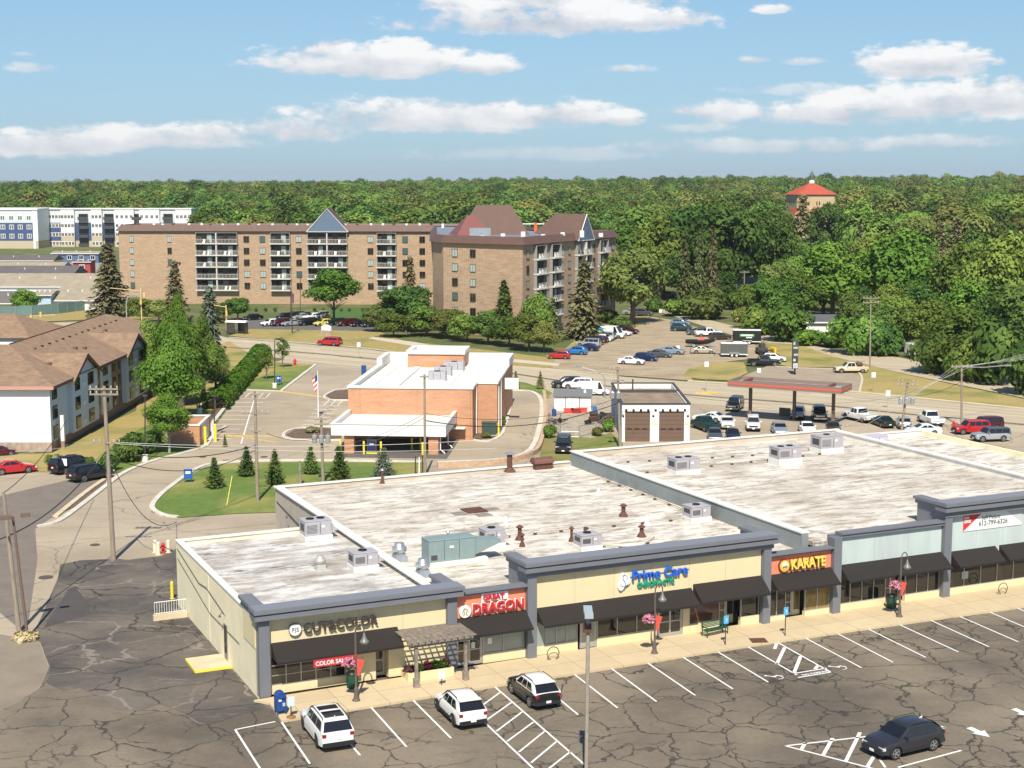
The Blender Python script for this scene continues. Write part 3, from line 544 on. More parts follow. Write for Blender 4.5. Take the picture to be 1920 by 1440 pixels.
# clinic
base_wall(18.02,21.1,.15,.72,CREAM); window(18.05,21.1,.72,2.5,4,1,GLASSG); door(21.3,22.5,2.5,leaf=1,gm=GLASSG); base_wall(22.52,27.0,.15,.72,CREAM); window(22.52,27.0,.72,2.5,3,1); door(27.1,29.0,2.45,leaf=2); base_wall(29.02,29.5,.15,2.9,CREAM); base_wall(29.52,31.9,.15,.72,CREAM); window(29.52,31.9,.72,2.9,1,1,mat('brown_glass',(.10,.045,.028),.08,spec=.8),fr=.05); base_wall(18.02,29.0,2.52,2.9,CREAM)
base_wall(29.52,35.1,2.9,2.92,CREAM)
door(31.95,33.0,2.7,leaf=1,y=TW+.9); base_wall(33.6,35.1,.15,.72,CREAM); window(33.6,35.1,.72,2.85,1,1); mb=MB(); mb.box(33.0,33.6,TW+.9,TW+1.2,.15,.72); mpart(mb,'base_wall',CREAM); window(33.0,33.6,.72,2.85,1,1,y=TW+.92)
mb=MB(); mb.box(31.9,31.94,TW+.3,TW+1,.15,2.9); mb.box(33.58,33.6,TW+.31,TW+.92,.15,2.9); mb.box(31.94,33.0,TW+.88,TW+.98,2.7,2.9); mpart(mb,'door_reveal',BLACK)
mb=MB(); mb.lathe([(.16,0),(.16,.015)],n=18); o=mpart(mb,'door_emblem',mat('emblem_gold',(.45,.28,.10),.6)); o.location=(32.45,TW+.87,2.25); o.rotation_euler=(pi/2,0,0)
# karate
KG=mat('karate_glass',(.22,.15,.04),.08,spec=.8,var=.7,scale=.8)
base_wall(35.8,37.3,.15,.45,CREAM); window(35.8,37.3,.45,2.75,2,1); door(37.35,38.25,2.7,leaf=1,y=TW+.6); base_wall(38.9,41.0,.15,.5,CREAM); window(38.9,41.0,.5,2.75,2,1,KG); window(38.27,38.88,.5,2.7,1,1,KG,y=TW+.62); mb=MB(); mb.box(38.27,38.89,TW+.6,TW+.9,.15,.5); mpart(mb,'base_wall',CREAM); base_wall(35.8,41.0,2.75,2.92,SLATE)
# blue shop
base_wall(41.7,45.9,.15,.62,CREAM); window(41.72,45.9,.62,2.9,4,1); door(45.92,47.6,2.75,leaf=2,y=TW+.6); base_wall(47.65,50.8,.15,.62,CREAM); window(47.65,50.8,.62,2.9,3,1)
base_wall(51.5,72,.15,.62,CREAM); window(51.5,72,.62,2.9,13,1); mb=MB(); mb.box(52.9,53.5,TW+.05,TW+.055,1.2,1.75); mpart(mb,'window_notice',mat('pale_notice',(.45,.52,.52),.6))
# back of shops behind the glass so the roof is not hollow
mb=MB(); mb.box(.4,79,1.3,1.4,.1,4.1); mpart(mb,'inner_wall',DGREY)
mb=MB(); mb.box(.2,79.5,1.41,1.5,.08,.1); mpart(mb,'inner_floor',DGREY)
# side door, window and slab on the left wall
mb=MB(); mb.box(-.06,.0,7.4,8.2,.15,2.5); d=mpart(mb,'side_door',ALU); g=MB(); g.box(-.075,-.061,7.47,7.78,.3,2.4); g.box(-.075,-.061,7.84,8.13,.3,2.4); g.build('pane',GLASS,d)
for (x,y,z) in ((-.1,8.0,3.0),(11.6,33.0,3.1)):
    mb=MB(); mb.tube([(x+.1,y,z),(x-.12,y,z+.22),(x-.25,y,z+.05)],.025,6); mb.lathe([(.1,-.06),(.05,.06)],(x-.25,y,z),10); mpart(mb,'wall_lamp',DGREY)
mb=MB(); mb.tube([(11.66,37,3.6),(11.62,30,2.9),(11.62,23,4.4)],.03,5); mb.box(11.62,11.7,30,31.2,.9,2.1); mpart(mb,'wall_cable',BLACK)
mb=MB(); mb.tube([(-.05,21.5,4.3),(-.05,15,3.4),(-.05,12.8,3.6),(-.05,8.2,3.1)],.022,5); mb.tube([(-.05,21.5,3.6),(-.05,12,2.1),(-.05,4.5,2.2)],.018,5); mpart(mb,'wall_cable',DGREY)
tag(thing('step_slab','low concrete step slab with a yellow edge at the salon side door','step',M(-1.3,7.7),MA),'low concrete step slab with a yellow edge at the salon side door','step')
slab=[o for o in C.objects if o.name=='step_slab'][0]
mb=MB(); mb.box(-1.0,1.28,-1.2,1.5,0,.17); mb.build('slab',CONC,slab); mb=MB(); mb.box(-1.05,-1.0,-1.2,1.5,0,.175); mb.box(-1.0,1.28,-1.25,-1.2,0,.175); mb.build('edge_stripe',YELLOW,slab)
# ---- signs
def sign(name,label,s,z): return thing(name,label,'shop sign',M(s,TW,z),MA)
SB=mat('sign_letter_dark',(.06,.045,.04),.5)
o=sign('shop_sign','dark raised letters CUT&COLOR beside a round white disc on the cream wall',2.0,3.6)
mb=MB(); mb.tube([(.3,-.14,.36),(5.0,-.14,.44)],.018,5); mb.build('raceway',SB,o)
text('letters','CUT&COLOR',.82,.06,.75,-.16,SB,o,.12,bold=.010,font_sx=.93)
mb=MB(); mb.lathe([(.36,0),(.36,.1)],n=28); d=mb.build('disc',WHITE,o); d.rotation_euler=(pi/2,0,0); d.location=(.25,-.1,.36)
mb=MB(); mb.lathe([(.385,0),(.385,.08)],n=28); d=mb.build('disc_rim',SB,o); d.rotation_euler=(pi/2,0,0); d.location=(.25,-.1,.36)
text('disc_letters','F|S',.36,.24,.25,-.215,SB,o,.02,align='CENTER')
o=sign('shop_sign','raised red letters GREAT DRAGON with a round white emblem on the orange panel',12.6,3.2)
REDL=mat('sign_red',(.58,.02,.03),.4); text('letters','DRAGON',.88,.30,1.0,-.2,REDL,o,.14,bold=.014,font_sx=.93); text('letter_outline','DRAGON',.88,.30,1.0,-.12,WHITE,o,.1,bold=.038,font_sx=.93)
text('letters','GREAT',.45,1.08,1.75,-.16,REDL,o,.08,bold=.012,font_sx=1.05); mb=MB(); mb.box(1.68,3.5,-.11,-.03,.98,1.5); mb.build('letter_backing',WHITE,o)
mb=MB(); mb.lathe([(.40,0),(.40,.14)],n=28); d=mb.build('emblem_disc',WHITE,o); d.rotation_euler=(pi/2,0,0); d.location=(.55,-.02,.50)
mb=MB(); mb.tube([(.42,-.17,.25),(.5,-.17,.42),(.42,-.17,.55),(.52,-.17,.7),(.64,-.17,.66),(.66,-.17,.5),(.6,-.17,.4),(.68,-.17,.25)],.035,6); mb.build('emblem',mat('emblem_ochre',(.50,.33,.08),.6),o)
mb=MB(); mb.tube([(.34,-.17,.35),(.4,-.17,.6),(.48,-.17,.76)],.02,5); mb.tube([(.72,-.17,.62),(.76,-.17,.4)],.02,5); mb.build('emblem_accent',mat('emblem_teal',(.12,.42,.5),.6),o)
o=sign('shop_sign','raised blue letters Prime Care over green CHIROPRACTIC with a white emblem',23.9,3.6)
BL=mat('sign_letter_blue',(.02,.13,.62),.4); GL=mat('sign_letter_green',(.01,.34,.20),.4)
text('letters','Prime Care',.92,.72,1.05,-.16,BL,o,.14,bold=.014,font_sx=1.0); text('subtitle','CHIROPRACTIC',.46,.2,1.5,-.12,GL,o,.1,bold=.012,font_sx=.86); mb=MB(); mb.tube([(1.0,-.06,.95),(5.5,-.06,1.0)],.02,5); mb.build('raceway',DGREY,o)
blob=[]; 
for k in range(40):
    a=2*pi*k/40; r=.40+.09*math.cos(3*a+.5)+.07*math.cos(2*a-1.2); blob.append((.5+r*math.cos(a)*.95,.75+r*math.sin(a)*1.35))
mb=MB(); mb.yprism(blob,-.16,-.04); mb.build('emblem_plate',WHITE,o)
mb=MB(); mb.tube([(.5+.1*math.sin(3.2*(t/12)*2),-.175,.28+t*.08) for t in range(13)],.02,5); mb.tube([(.5+.3*math.cos(a),-.175,.62+.22*math.sin(a)) for a in [k*.3-3.0 for k in range(11)]],.014,5); mb.tube([(.5+.24*math.cos(a),-.175,.95+.2*math.sin(a)) for a in [k*.3-.6 for k in range(10)]],.014,5); mb.build('emblem_line',mat('emblem_navy',(.02,.10,.35),.5),o)
o=sign('shop_sign','raised yellow letters KARATE with a round yellow emblem on the orange panel',36.6,3.6)
YL=mat('sign_letter_yellow',(.80,.62,.12),.45); text('letters','KARATE',.95,.12,.85,-.22,YL,o,.16,bold=.03,font_sx=.83); text('maroon_outline','KARATE',.95,.12,.85,-.1,mat('sign_maroon',(.22,.03,.02),.5),o,.1,bold=.045,font_sx=.83)  # maroon outline set behind the yellow letters
mb=MB(); mb.lathe([(.44,0),(.44,.14)],n=28); d=mb.build('emblem_rim',mat('sign_maroon',(.22,.03,.02)),o); d.rotation_euler=(pi/2,0,0); d.location=(.38,-.02,.40)
mb=MB(); mb.lathe([(.40,0),(.40,.04)],n=28); d=mb.build('emblem_disc',mat('emblem_amber',(.75,.48,.05),.5),o); d.rotation_euler=(pi/2,0,0); d.location=(.38,-.17,.40)
mb=MB(); mb.lathe([(.26,0),(.26,.02)],n=24); d=mb.build('emblem_centre',mat('emblem_cream',(.75,.72,.62),.5),o); d.rotation_euler=(pi/2,0,0); d.location=(.38,-.215,.46)
text('emblem_letters','AKF',.2,.27,.38,-.24,mat('sign_maroon',(.22,.03,.02)),o,.02,align='CENTER',bold=.008)
o=thing('lease_banner','white vinyl FOR LEASE banner with a red corner on the pale blue wall','banner',M(52.75,TW-.03,4.9),MA)
mb=MB(); mb.box(0,5.6,-.02,0,-.1,1.12); mb.build('cloth',mat('banner_white',(.82,.82,.82),.5),o); mb=MB(); mb.yprism([(0,1.11),(1.7,1.11),(0,-.09)],-.028,-.021); mb.build('red_corner',mat('banner_red',(.66,.03,.04),.5),o); mb=MB(); mb.yprism([(4.0,1.11),(5.6,1.11),(5.6,.1)],-.028,-.021); mb.build('grey_corner',mat('banner_grey',(.55,.55,.57),.5),o)
text('lettering','FOR\nLEASE',.27,.80,.06,-.03,WHITE,o,.01,bold=.012,font_sx=.9); text('lettering','Jeff Pelant',.44,.62,1.75,-.03,DGREY,o,.01); text('lettering','612-799-6326',.5,.18,1.45,-.03,DGREY,o,.01,bold=.004,font_sx=.98)
o=thing('window_banner','red vinyl COLOR SALON banner hung across the salon windows','banner',M(3.0,TW-1.22,1.84),MA)
mb=MB(); mb.box(0,2.75,-.02,0,0,.46); mb.build('cloth',mat('banner_darkred',(.50,.03,.04),.5),o); text('lettering','COLOR SALON',.36,.10,.12,-.03,WHITE,o,.01,bold=.008,font_sx=.92)
# ---- rooftop equipment
def hvac(s,t,z,w,d,h,label,m=HVAC,fans=1,hood=1,curb=.35,grp='grey rooftop air conditioning units'):
    o=thing('rooftop_unit',label,'air conditioner',M(s,t,z),MA,grp)
    mb=MB(); mb.box(-.05,w+.05,-.05,d+.05,0,curb); mb.build('curb',WHITEB if m is not HVACG else WHITEB,o)
    mb=MB(); mb.box(0,w,0,d,curb+.002,curb+h); mb.box(-.03,w+.03,-.03,d+.03,curb+h+.001,curb+h+.05); mb.build('cabinet',m,o,bev=.02)
    mb=MB(); n=7
    for k in range(n): mb.box(.1,w*.45,-.012,0,curb+.2+k*(h-.4)/n,curb+.2+k*(h-.4)/n+.03)
    mb.box(w*.55,w*.57,-.012,0,curb+.1,curb+h-.1); mb.box(-.012,0,d*.2,d*.8,curb+.3,curb+h*.8); mb.build('panel_seams',DGREY,o)
    for k in range(fans):
        cx=w*(.5 if fans==1 else (.3+.4*k)); mb=MB(); mb.lathe([(.30,0),(.30,.06),(.26,.06),(.26,.02)],(cx,d*.55,curb+h+.05),18); mb.build('fan_guard',BLACK,o)
    if hood: mb=MB(); mb.xprism([(0,0),(0,.7),(-.0,.7)],0,.01) if 0 else None; mb.add([(w,d*.15,curb+h*.85),(w,d*.85,curb+h*.85),(w,d*.15,curb+h*.2),(w,d*.85,curb+h*.2),(w+.5,d*.15,curb+h*.2),(w+.5,d*.85,curb+h*.2)],[(0,1,5,4),(2,4,5,3),(0,4,2),(1,3,5)]); mb.build('intake_hood',m,o)
    mb=MB(); mb.box(w*.62,w*.74,-.016,-.001,curb+h*.55,curb+h*.72); mb.build('label_plate',WHITE,o)
    return o
hvac(8.7,19.1,4.42,2.0,1.5,1.05,'grey rooftop unit at the far corner of the salon roof',fans=2); hvac(9.1,9.5,4.42,1.7,1.3,.85,'grey rooftop unit in the middle of the salon roof')
hvac(19.6,11.6,4.4,1.5,1.3,.95,'grey rooftop unit right of the big green air handler'); hvac(25.4,8.1,4.4,1.6,1.3,.75,'grey rooftop unit above the clinic sign, alone near the parapet'); hvac(37.2,12.6,4.4,1.7,1.4,.8,'grey rooftop unit against the grey dividing wall',hood=0)
hvac(43.9,26.0,5.15,2.4,1.5,.95,'grey rooftop unit nearest the dividing wall on the higher roof',fans=2,hood=0); hvac(54.3,25.6,5.15,2.4,1.6,.95,'grey rooftop unit in the middle of the higher roof, behind a white curb',fans=2,hood=0,curb=.6); hvac(61.2,28.8,5.15,2.5,1.7,1.1,'big lilac-grey rooftop unit at the right end of the higher roof',fans=1,hood=0,curb=.5); hvac(69.9,33.0,4.45,2.5,1.5,.9,'pale lilac rooftop box beyond the right-hand parapet',m=mat('pale_lilac_metal',(.50,.47,.55),.5),fans=0,hood=0,curb=.1)
o=thing('air_handler','large green-grey air handler with a sloping intake hood on the centre roof','air handler',M(14.1,8.6,4.4),MA)
mb=MB(); mb.box(-.1,4.3,-.1,1.5,0,.3); mb.build('curb',WHITEB,o); mb=MB(); mb.box(0,3.4,0,1.4,.302,1.75); mb.box(-.03,3.43,-.03,1.43,1.752,1.82); mb.build('cabinet',HVACG,o,bev=.02); mb=MB(); mb.add([(3.4,.1,1.6),(3.4,1.3,1.6),(3.4,.1,.5),(3.4,1.3,.5),(5.4,.1,1.35),(5.4,1.3,1.35),(5.4,.1,1.2),(5.4,1.3,1.2)],[(0,1,5,4),(2,6,7,3),(0,4,6,2),(1,3,7,5),(4,5,7,6)]); mb.build('intake_hood',HVACG,o); mb=MB(); mb.box(1.1,1.13,-.012,0,.4,1.7); mb.box(2.2,2.23,-.012,0,.4,1.7); mb.box(.15,.6,-.012,0,.45,.8); mb.build('panel_seams',DGREY,o); mb=MB(); mb.box(1.5,1.8,-.014,-.001,1.2,1.35); mb.build('label_plate',WHITE,o)
def fan(s,t,z,label,sc=1,m=STEEL):
    o=thing('exhaust_fan',label,'roof fan',M(s,t,z),MA,'mushroom exhaust fans on the shop roof',sc)
    mb=MB(); mb.add([(-.42,-.42,0),(.42,-.42,0),(.42,.42,0),(-.42,.42,0),(-.3,-.3,.45),(.3,-.3,.45),(.3,.3,.45),(-.3,.3,.45)],[(0,1,5,4),(1,2,6,5),(2,3,7,6),(3,0,4,7),(4,5,6,7)]); mb.build('curb',m,o)
    mb=MB(); mb.lathe([(.30,.45),(.36,.52),(.44,.62),(.44,.82),(.38,.86),(.30,.88),(.30,1.05),(.26,1.1),(.0,1.12)],n=20); mb.build('hood',m,o,smooth=True)
fan(7.3,11.2,4.42,'small steel exhaust fan on a white curb left of the salon rooftop unit',.85,mat('dull_steel',(.5,.49,.46),.5,metal=.4)); fan(12.95,11.2,4.4,'shiny cylindrical exhaust fan beyond the salon parapet, the farther of two',1.15); fan(12.9,6.7,4.4,'shiny bulbous exhaust fan nearest the orange restaurant parapet',1.1)
def flue(s,t,z,label,h=1,cap=1,m=RUST,r=.10,grp='rusty vent pipes on the shop roof'):
    o=thing('vent_pipe',label,'vent pipe',M(s,t,z),MA,grp)
    mb=MB(); mb.lathe([(r*2.4,0),(r*1.1,.35),(r,.36),(r,h),(r*.9,h)],n=12); mb.build('pipe',m,o)
    if cap: mb=MB(); mb.lathe([(r*1.9,h+.02),(r*1.9,h+.06),(r*.6,h+.2),(.01,h+.2)],n=14); mb.build('cap',STEEL if cap==1 else m,o)
flue(33.2,37.0,4.4,'brown chimney pipe with a pale cap at the back edge of the centre roof',1.6,1,RUST,.24); flue(21.0,36.8,4.4,'brown cone-based vent with a white cap at the back edge, left of the chimney pipe',1.1,1); flue(22.3,11.3,4.4,'rusty elbow vent just right of the grey rooftop unit',.8,2); flue(23.0,13.2,4.4,'rusty round vent behind the elbow vent',.9,2,RUST,.15); flue(26.2,11.2,4.4,'dark slim rusty vent with a cone base, left one of two',.9,2,RUST,.1); flue(27.0,10.6,4.4,'dark rusty vent with a wide cone base above the clinic roof',1.1,0,RUST,.13); flue(33.6,16.8,4.4,'rusty mushroom vent in the middle right of the centre roof',.8,2,RUST,.16); flue(31.5,10.3,4.4,'rusty mushroom vent near the grey dividing wall and pipe run',.7,2,RUST,.15); flue(17.5,13.5,4.4,'thin pale vent stack behind the green air handler',1.0,1,mat('dull_steel',(.5,.49,.46)),.08,None); flue(24.0,17.8,4.4,'short white vent pipe in the middle of the centre roof',.7,0,WHITE,.1,None); flue(33.8,13.5,4.4,'short white vent pipe in front of the rusty mushroom vents',.7,0,WHITE,.1,None); flue(35.8,25.0,4.4,'small white roof drain vent near the grey dividing wall',.5,0,WHITE,.1,None)
o=thing('barrel_vent','brown barrel-topped roof vent at the back edge of the centre roof','roof vent',M(35.6,36.6,4.4),MA); mb=MB(); mb.box(0,1.7,0,.9,0,.55); mb.build('base',RUST,o); mb=MB(); mb.xprism([(-.15+1.2*(.5-.5*math.cos(pi*k/8)),.56+.5*math.sin(pi*k/8)) for k in range(9)],-.1,1.8); mb.build('hood',mat('brown_hood',(.16,.07,.05),.6),o)
o=thing('roof_hatch','square rusty roof hatch plate with dark patches in the middle of the centre roof','roof hatch',M(23.0,22.6,4.4),MA); mb=MB(); mb.box(0,1.7,0,1.7,0,.1); mb.build('plate',RUST,o); mb=MB(); mb.box(-1.2,-.1,-.2,1.0,0,.03); mb.box(1.8,2.9,.3,1.2,0,.03); mb.box(.3,1.5,-1.4,-.2,0,.03); mb.build('patch',mat('roof_patch_grey',(.25,.22,.19),.9,var=.3,scale=2),o)
def gas_line(pts,label,z):
    o=thing('roof_pipe',label,'gas pipe',M(pts[0][0],pts[0][1],z),MA,'thin gas pipes running across the roofs'); x0,y0=pts[0]
    mb=MB(); mb.tube([(x-x0,y-y0,.16) for x,y in pts],.03,6); mb.build('pipe',mat('pipe_tan',(.33,.25,.18),.7),o)
    mb=MB(); d=0
    for i in range(len(pts)-1):
        a=Vector(pts[i]); b=Vector(pts[i+1]); n=max(1,int((b-a).length/1.9))
        for k in range(n): q=a+(b-a)*(k+.5)/n; mb.box(q.x-x0-.12,q.x-x0+.12,q.y-y0-.08,q.y-y0+.08,0,.13)
    mb.build('support_blocks',mat('dark_block',(.08,.06,.05),.9),o)
gas_line([(21.5,14.2),(30,14.0),(37.2,13.6)],'thin pipe on dark blocks across the centre roof to the dividing wall',4.4); gas_line([(41,27.8),(52,28.0),(64,29.0)],'thin pipe on dark blocks along the rear of the higher roof',5.15); gas_line([(42,33),(50,31.5),(58,30.4)],'second thin pipe on dark blocks nearer the rear parapet of the higher roof',5.15); gas_line([(27.2,8.6),(29.5,7.0),(32,9.3)],'short bent pipe beside the rooftop unit above the clinic',4.4); gas_line([(38.9,30),(38.9,20),(38.7,14.6)],'dark pipe running along the foot of the grey dividing wall',4.4)
# ---------------------------------------------------------------- markings of the shop lot
def L(pts,w=.115,name='stall_marking',z=.03,m=None): return strip(name,pts,w,z,z+.006,m or WHITE_PAINT,sm=False)
z8=lambda x,y:(940+x/1.959,1000+y/1.959)
x4=lambda x,y:(1440+x/4,1180+y/4)
for a,b in (((265,517),(427,643)),((400,495),(570,620)),((532,474),(712,597)),((665,455),(850,573)),((790,434),(980,548)),((905,418),(1085,522)),((1120,388),(1322,495)),((1237,371),(1438,475)),((1350,354),(1558,457)),((1460,336),(1678,437)),((1575,320),(1790,418)),((1680,305),(1898,400)),((1785,287),(1990,375)),((1885,272),(2090,360)),((1990,258),(2190,345)),((127,540),(282,668))):
    L([z8(*a),z8(*b)])
for a,b in (((695.6,1327),(762,1401)),((774.7,1314),(845.6,1385)),((528,1355),(581,1433)),((611,1341),(675,1417)),((516,1354),(441,1369)),((441,1369),(490,1446)),((850,1300),(1000,1442)),((927,1288),(1102,1440)),
            ((938,1299),(901,1326)),((959,1318),(911,1352)),((980,1335),(931,1372)),((1000,1355),(951,1391)),((1020.6,1372.6),(973,1411)),((1044.6,1390.5),(996,1431)),((1070,1410),(1028,1443))): L([a,b])
for a,b in (((70,100),(470,325)),((225,365),(470,325)),((190,335),(440,295))): L([x4(*a),x4(*b)],.12)
for a,b in (((125,140),(65,265)),((245,205),(195,330)),((375,275),(352,302)),((65,110),(50,150))): L([x4(*a),x4(*b)],.22)
for a,b in (((130,878),(1330,740)),((130,878),(800,1052)),((1330,740),(1290,752)),((1250,722),(1330,740)),((975,1040),(1450,912)),((835,975),(880,1040))): L([x4(*a),x4(*b)],.13,m=WHITE_PAINT)
for a,b in (((280,855),(250,905)),((485,820),(415,945)),((690,778),(585,990)),((795,955),(745,1035))): L([x4(*a),x4(*b)],.2)
for (u,v) in ((1836,1374),(1920,1338)):
    c=G(u,v); mb=MB(); dv=Vector((.45,-.9,0)).normalized()*.72; dx=Vector((-dv.y,dv.x,0))
    c=c; pts=[c-dv*1.1-dx*.28,c-dv*1.1+dx*.28,c-dv*.1+dx*.28,c-dv*.1+dx*.65,c+dv*1.1,c-dv*.1-dx*.65,c-dv*.1-dx*.28]; mb.prism([(q.x,q.y) for q in pts],.03,.037); struct(mb.build('arrow_marking',WHITE_PAINT))
for (u,v) in ((1458.7,1271),(1578,1253)):
    c=G(u,v); mb=MB(); n=14
    for k in range(n):
        a0=-2.6+k*.32; a1=a0+.32; mb.cbox((.38*math.cos((a0+a1)/2),.38*math.sin((a0+a1)/2),0),.15,.09,.006,(a0+a1)/2+pi/2)
    mb.cbox((-.05,.5,0.0005),.1,.75,.006,.1); mb.cbox((.2,.25,.001),.5,.09,.006,0); mb.cbox((.42,.02,.0015),.09,.5,.006,.3); mb.cbox((-.12,.95,.002),.2,.2,.006); 
    o=struct(mb.build('wheelchair_marking',WHITE_PAINT)); o.scale=(.8,.8,1); o.location=(c.x,c.y,.035); o.rotation_euler=(0,0,rad(25+35))
nx=G(1506,1268); o=text('no_parking_marking','NO PARKING',.34,.036,nx.x,nx.y,WHITE_PAINT,None,.004,bold=.01,rx=0,rz=rad(25)); struct(o)
mb=MB(); a,b_,c_,d_=[G(*q) for q in ((1405,1207),(1412,1201),(1440,1203),(1434,1209))]; 
o=struct(strip('drain_plate',[(1407,1205.5),(1437,1204.5)],1.0,.02,.165,RUST,sm=False))
# ---------------------------------------------------------------- vehicles
PAINT={'white':(.78,.78,.76),'black':(.006,.006,.008),'navy':(.012,.02,.09),'grey':(.10,.10,.115),'slate':(.040,.040,.047),'silver':(.42,.43,.44),'red':(.42,.012,.015),'darkred':(.10,.008,.012),'blue':(.03,.20,.52),'green':(.008,.06,.045),'tan':(.47,.42,.33),'yellow':(.65,.55,.10),'steelblue':(.17,.24,.34),'teal':(.015,.045,.06),'brown':(.06,.045,.035),'cream':(.62,.52,.36),'bluesilver':(.30,.36,.42),'darkgreen':(.012,.03,.018)}
def paint(c): return mat('car_paint_'+c,PAINT[c],.28,metal=.0 if c in('white','black','red','cream','yellow') else .35,coat=.6)
CGL=mat('car_glass',(.012,.013,.015),.05,spec=.9); TYRE=mat('tyre_rubber',(.02,.019,.018),.85); RIM=mat('alloy_rim',(.42,.42,.43),.35,metal=.7); RIMD=mat('dark_rim',(.05,.05,.05),.4,metal=.5); PLAS=mat('dark_trim',(.02,.02,.021),.6); TAIL=mat('tail_lamp',(.26,.008,.01),.2,coat=.5); HEADL=mat('head_lamp',(.65,.66,.66),.1,coat=.5); CHROME=mat('chrome',(.6,.6,.6),.15,metal=.9)
# L,W,H, wheel radius, wheelbase, front overhang, sill z, deck profile [(x from -L/2, z)...], greenhouse (rear base, roof rear, roof front, windshield base) fractions of L from the rear, belt z
CT={
 'sedan':dict(L=4.7,W=1.8,H=1.44,r=.33,wb=2.7,fo=.9,sill=.24,deck=[(0,.62),(.015,.88),(.04,.98),(.18,1.0),(.30,.97),(.66,.95),(.70,.96),(.90,.80),(.97,.68),(1,.50)],gh=(.13,.30,.52,.72),belt=.95),
 'suv':dict(L=4.7,W=1.88,H=1.68,r=.37,wb=2.8,fo=.88,sill=.30,deck=[(0,.66),(.012,1.02),(.03,1.08),(.3,1.07),(.68,1.07),(.73,1.08),(.92,.97),(.98,.80),(1,.60)],gh=(.012,.085,.60,.74),belt=1.06),
 'boxsuv':dict(L=4.7,W=1.86,H=1.76,r=.38,wb=2.8,fo=.85,sill=.36,deck=[(0,.70),(.01,1.05),(.03,1.08),(.3,1.08),(.70,1.08),(.73,1.10),(.95,1.02),(.985,.92),(1,.66)],gh=(.012,.03,.62,.72),belt=1.07),
 'cross':dict(L=4.4,W=1.82,H=1.60,r=.35,wb=2.65,fo=.88,sill=.30,deck=[(0,.66),(.015,.98),(.04,1.05),(.3,1.03),(.66,1.02),(.72,1.03),(.92,.90),(.98,.76),(1,.56)],gh=(.02,.17,.56,.73),belt=1.02),
 'hatch':dict(L=4.1,W=1.74,H=1.50,r=.32,wb=2.5,fo=.82,sill=.25,deck=[(0,.62),(.015,.92),(.04,.98),(.3,.96),(.64,.95),(.70,.96),(.91,.82),(.98,.68),(1,.5)],gh=(.02,.10,.52,.73),belt=.95),
 'wagon':dict(L=4.7,W=1.8,H=1.48,r=.33,wb=2.7,fo=.9,sill=.25,deck=[(0,.62),(.012,.92),(.03,.97),(.3,.96),(.66,.95),(.70,.96),(.91,.82),(.98,.68),(1,.5)],gh=(.015,.09,.53,.71),belt=.95),
 'coupe':dict(L=4.5,W=1.78,H=1.36,r=.33,wb=2.6,fo=.92,sill=.24,deck=[(0,.6),(.015,.86),(.04,.94),(.15,.95),(.30,.93),(.62,.91),(.66,.92),(.90,.76),(.98,.64),(1,.48)],gh=(.10,.30,.46,.68),belt=.91),
 'classic':dict(L=5.0,W=1.86,H=1.42,r=.34,wb=2.95,fo=.95,sill=.28,deck=[(0,.62),(.01,.90),(.03,.95),(.22,.97),(.3,.95),(.64,.95),(.70,.96),(.96,.90),(.99,.82),(1,.58)],gh=(.20,.27,.52,.66),belt=.94),
 'minivan':dict(L=5.0,W=1.95,H=1.76,r=.35,wb=3.0,fo=.95,sill=.26,deck=[(0,.66),(.012,1.02),(.03,1.08),(.3,1.06),(.72,1.04),(.78,1.04),(.93,.90),(.98,.74),(1,.55)],gh=(.012,.06,.60,.80),belt=1.04),
 'pickup':dict(L=5.6,W=1.95,H=1.85,r=.40,wb=3.6,fo=.95,sill=.42,deck=[(0,.78),(.005,.80),(.30,.80),(.34,.80),(.36,1.14),(.45,1.14),(.72,1.14),(.76,1.15),(.95,1.06),(.985,.95),(1,.70)],gh=(.365,.40,.62,.73),belt=1.13),
 'van':dict(L=5.9,W=2.05,H=2.55,r=.36,wb=3.7,fo=1.0,sill=.34,deck=[(0,.70),(.008,1.1),(.03,1.15),(.3,1.15),(.80,1.15),(.86,1.17),(.96,1.02),(.99,.85),(1,.6)],gh=(.006,.015,.72,.86),belt=1.14,van=1),
 'boxy':dict(L=4.9,W=1.95,H=1.85,r=.38,wb=2.9,fo=.9,sill=.36,deck=[(0,.70),(.01,1.04),(.03,1.07),(.3,1.07),(.70,1.07),(.73,1.09),(.96,1.04),(.988,.96),(1,.66)],gh=(.01,.025,.60,.70),belt=1.06),
}
CM={}
def interp(pr,t):
    for (a,b),(c,d) in zip(pr,pr[1:]):
        if a<=t<=c: return b+(d-b)*(t-a)/(c-a) if c>a else d
    return pr[-1][1]
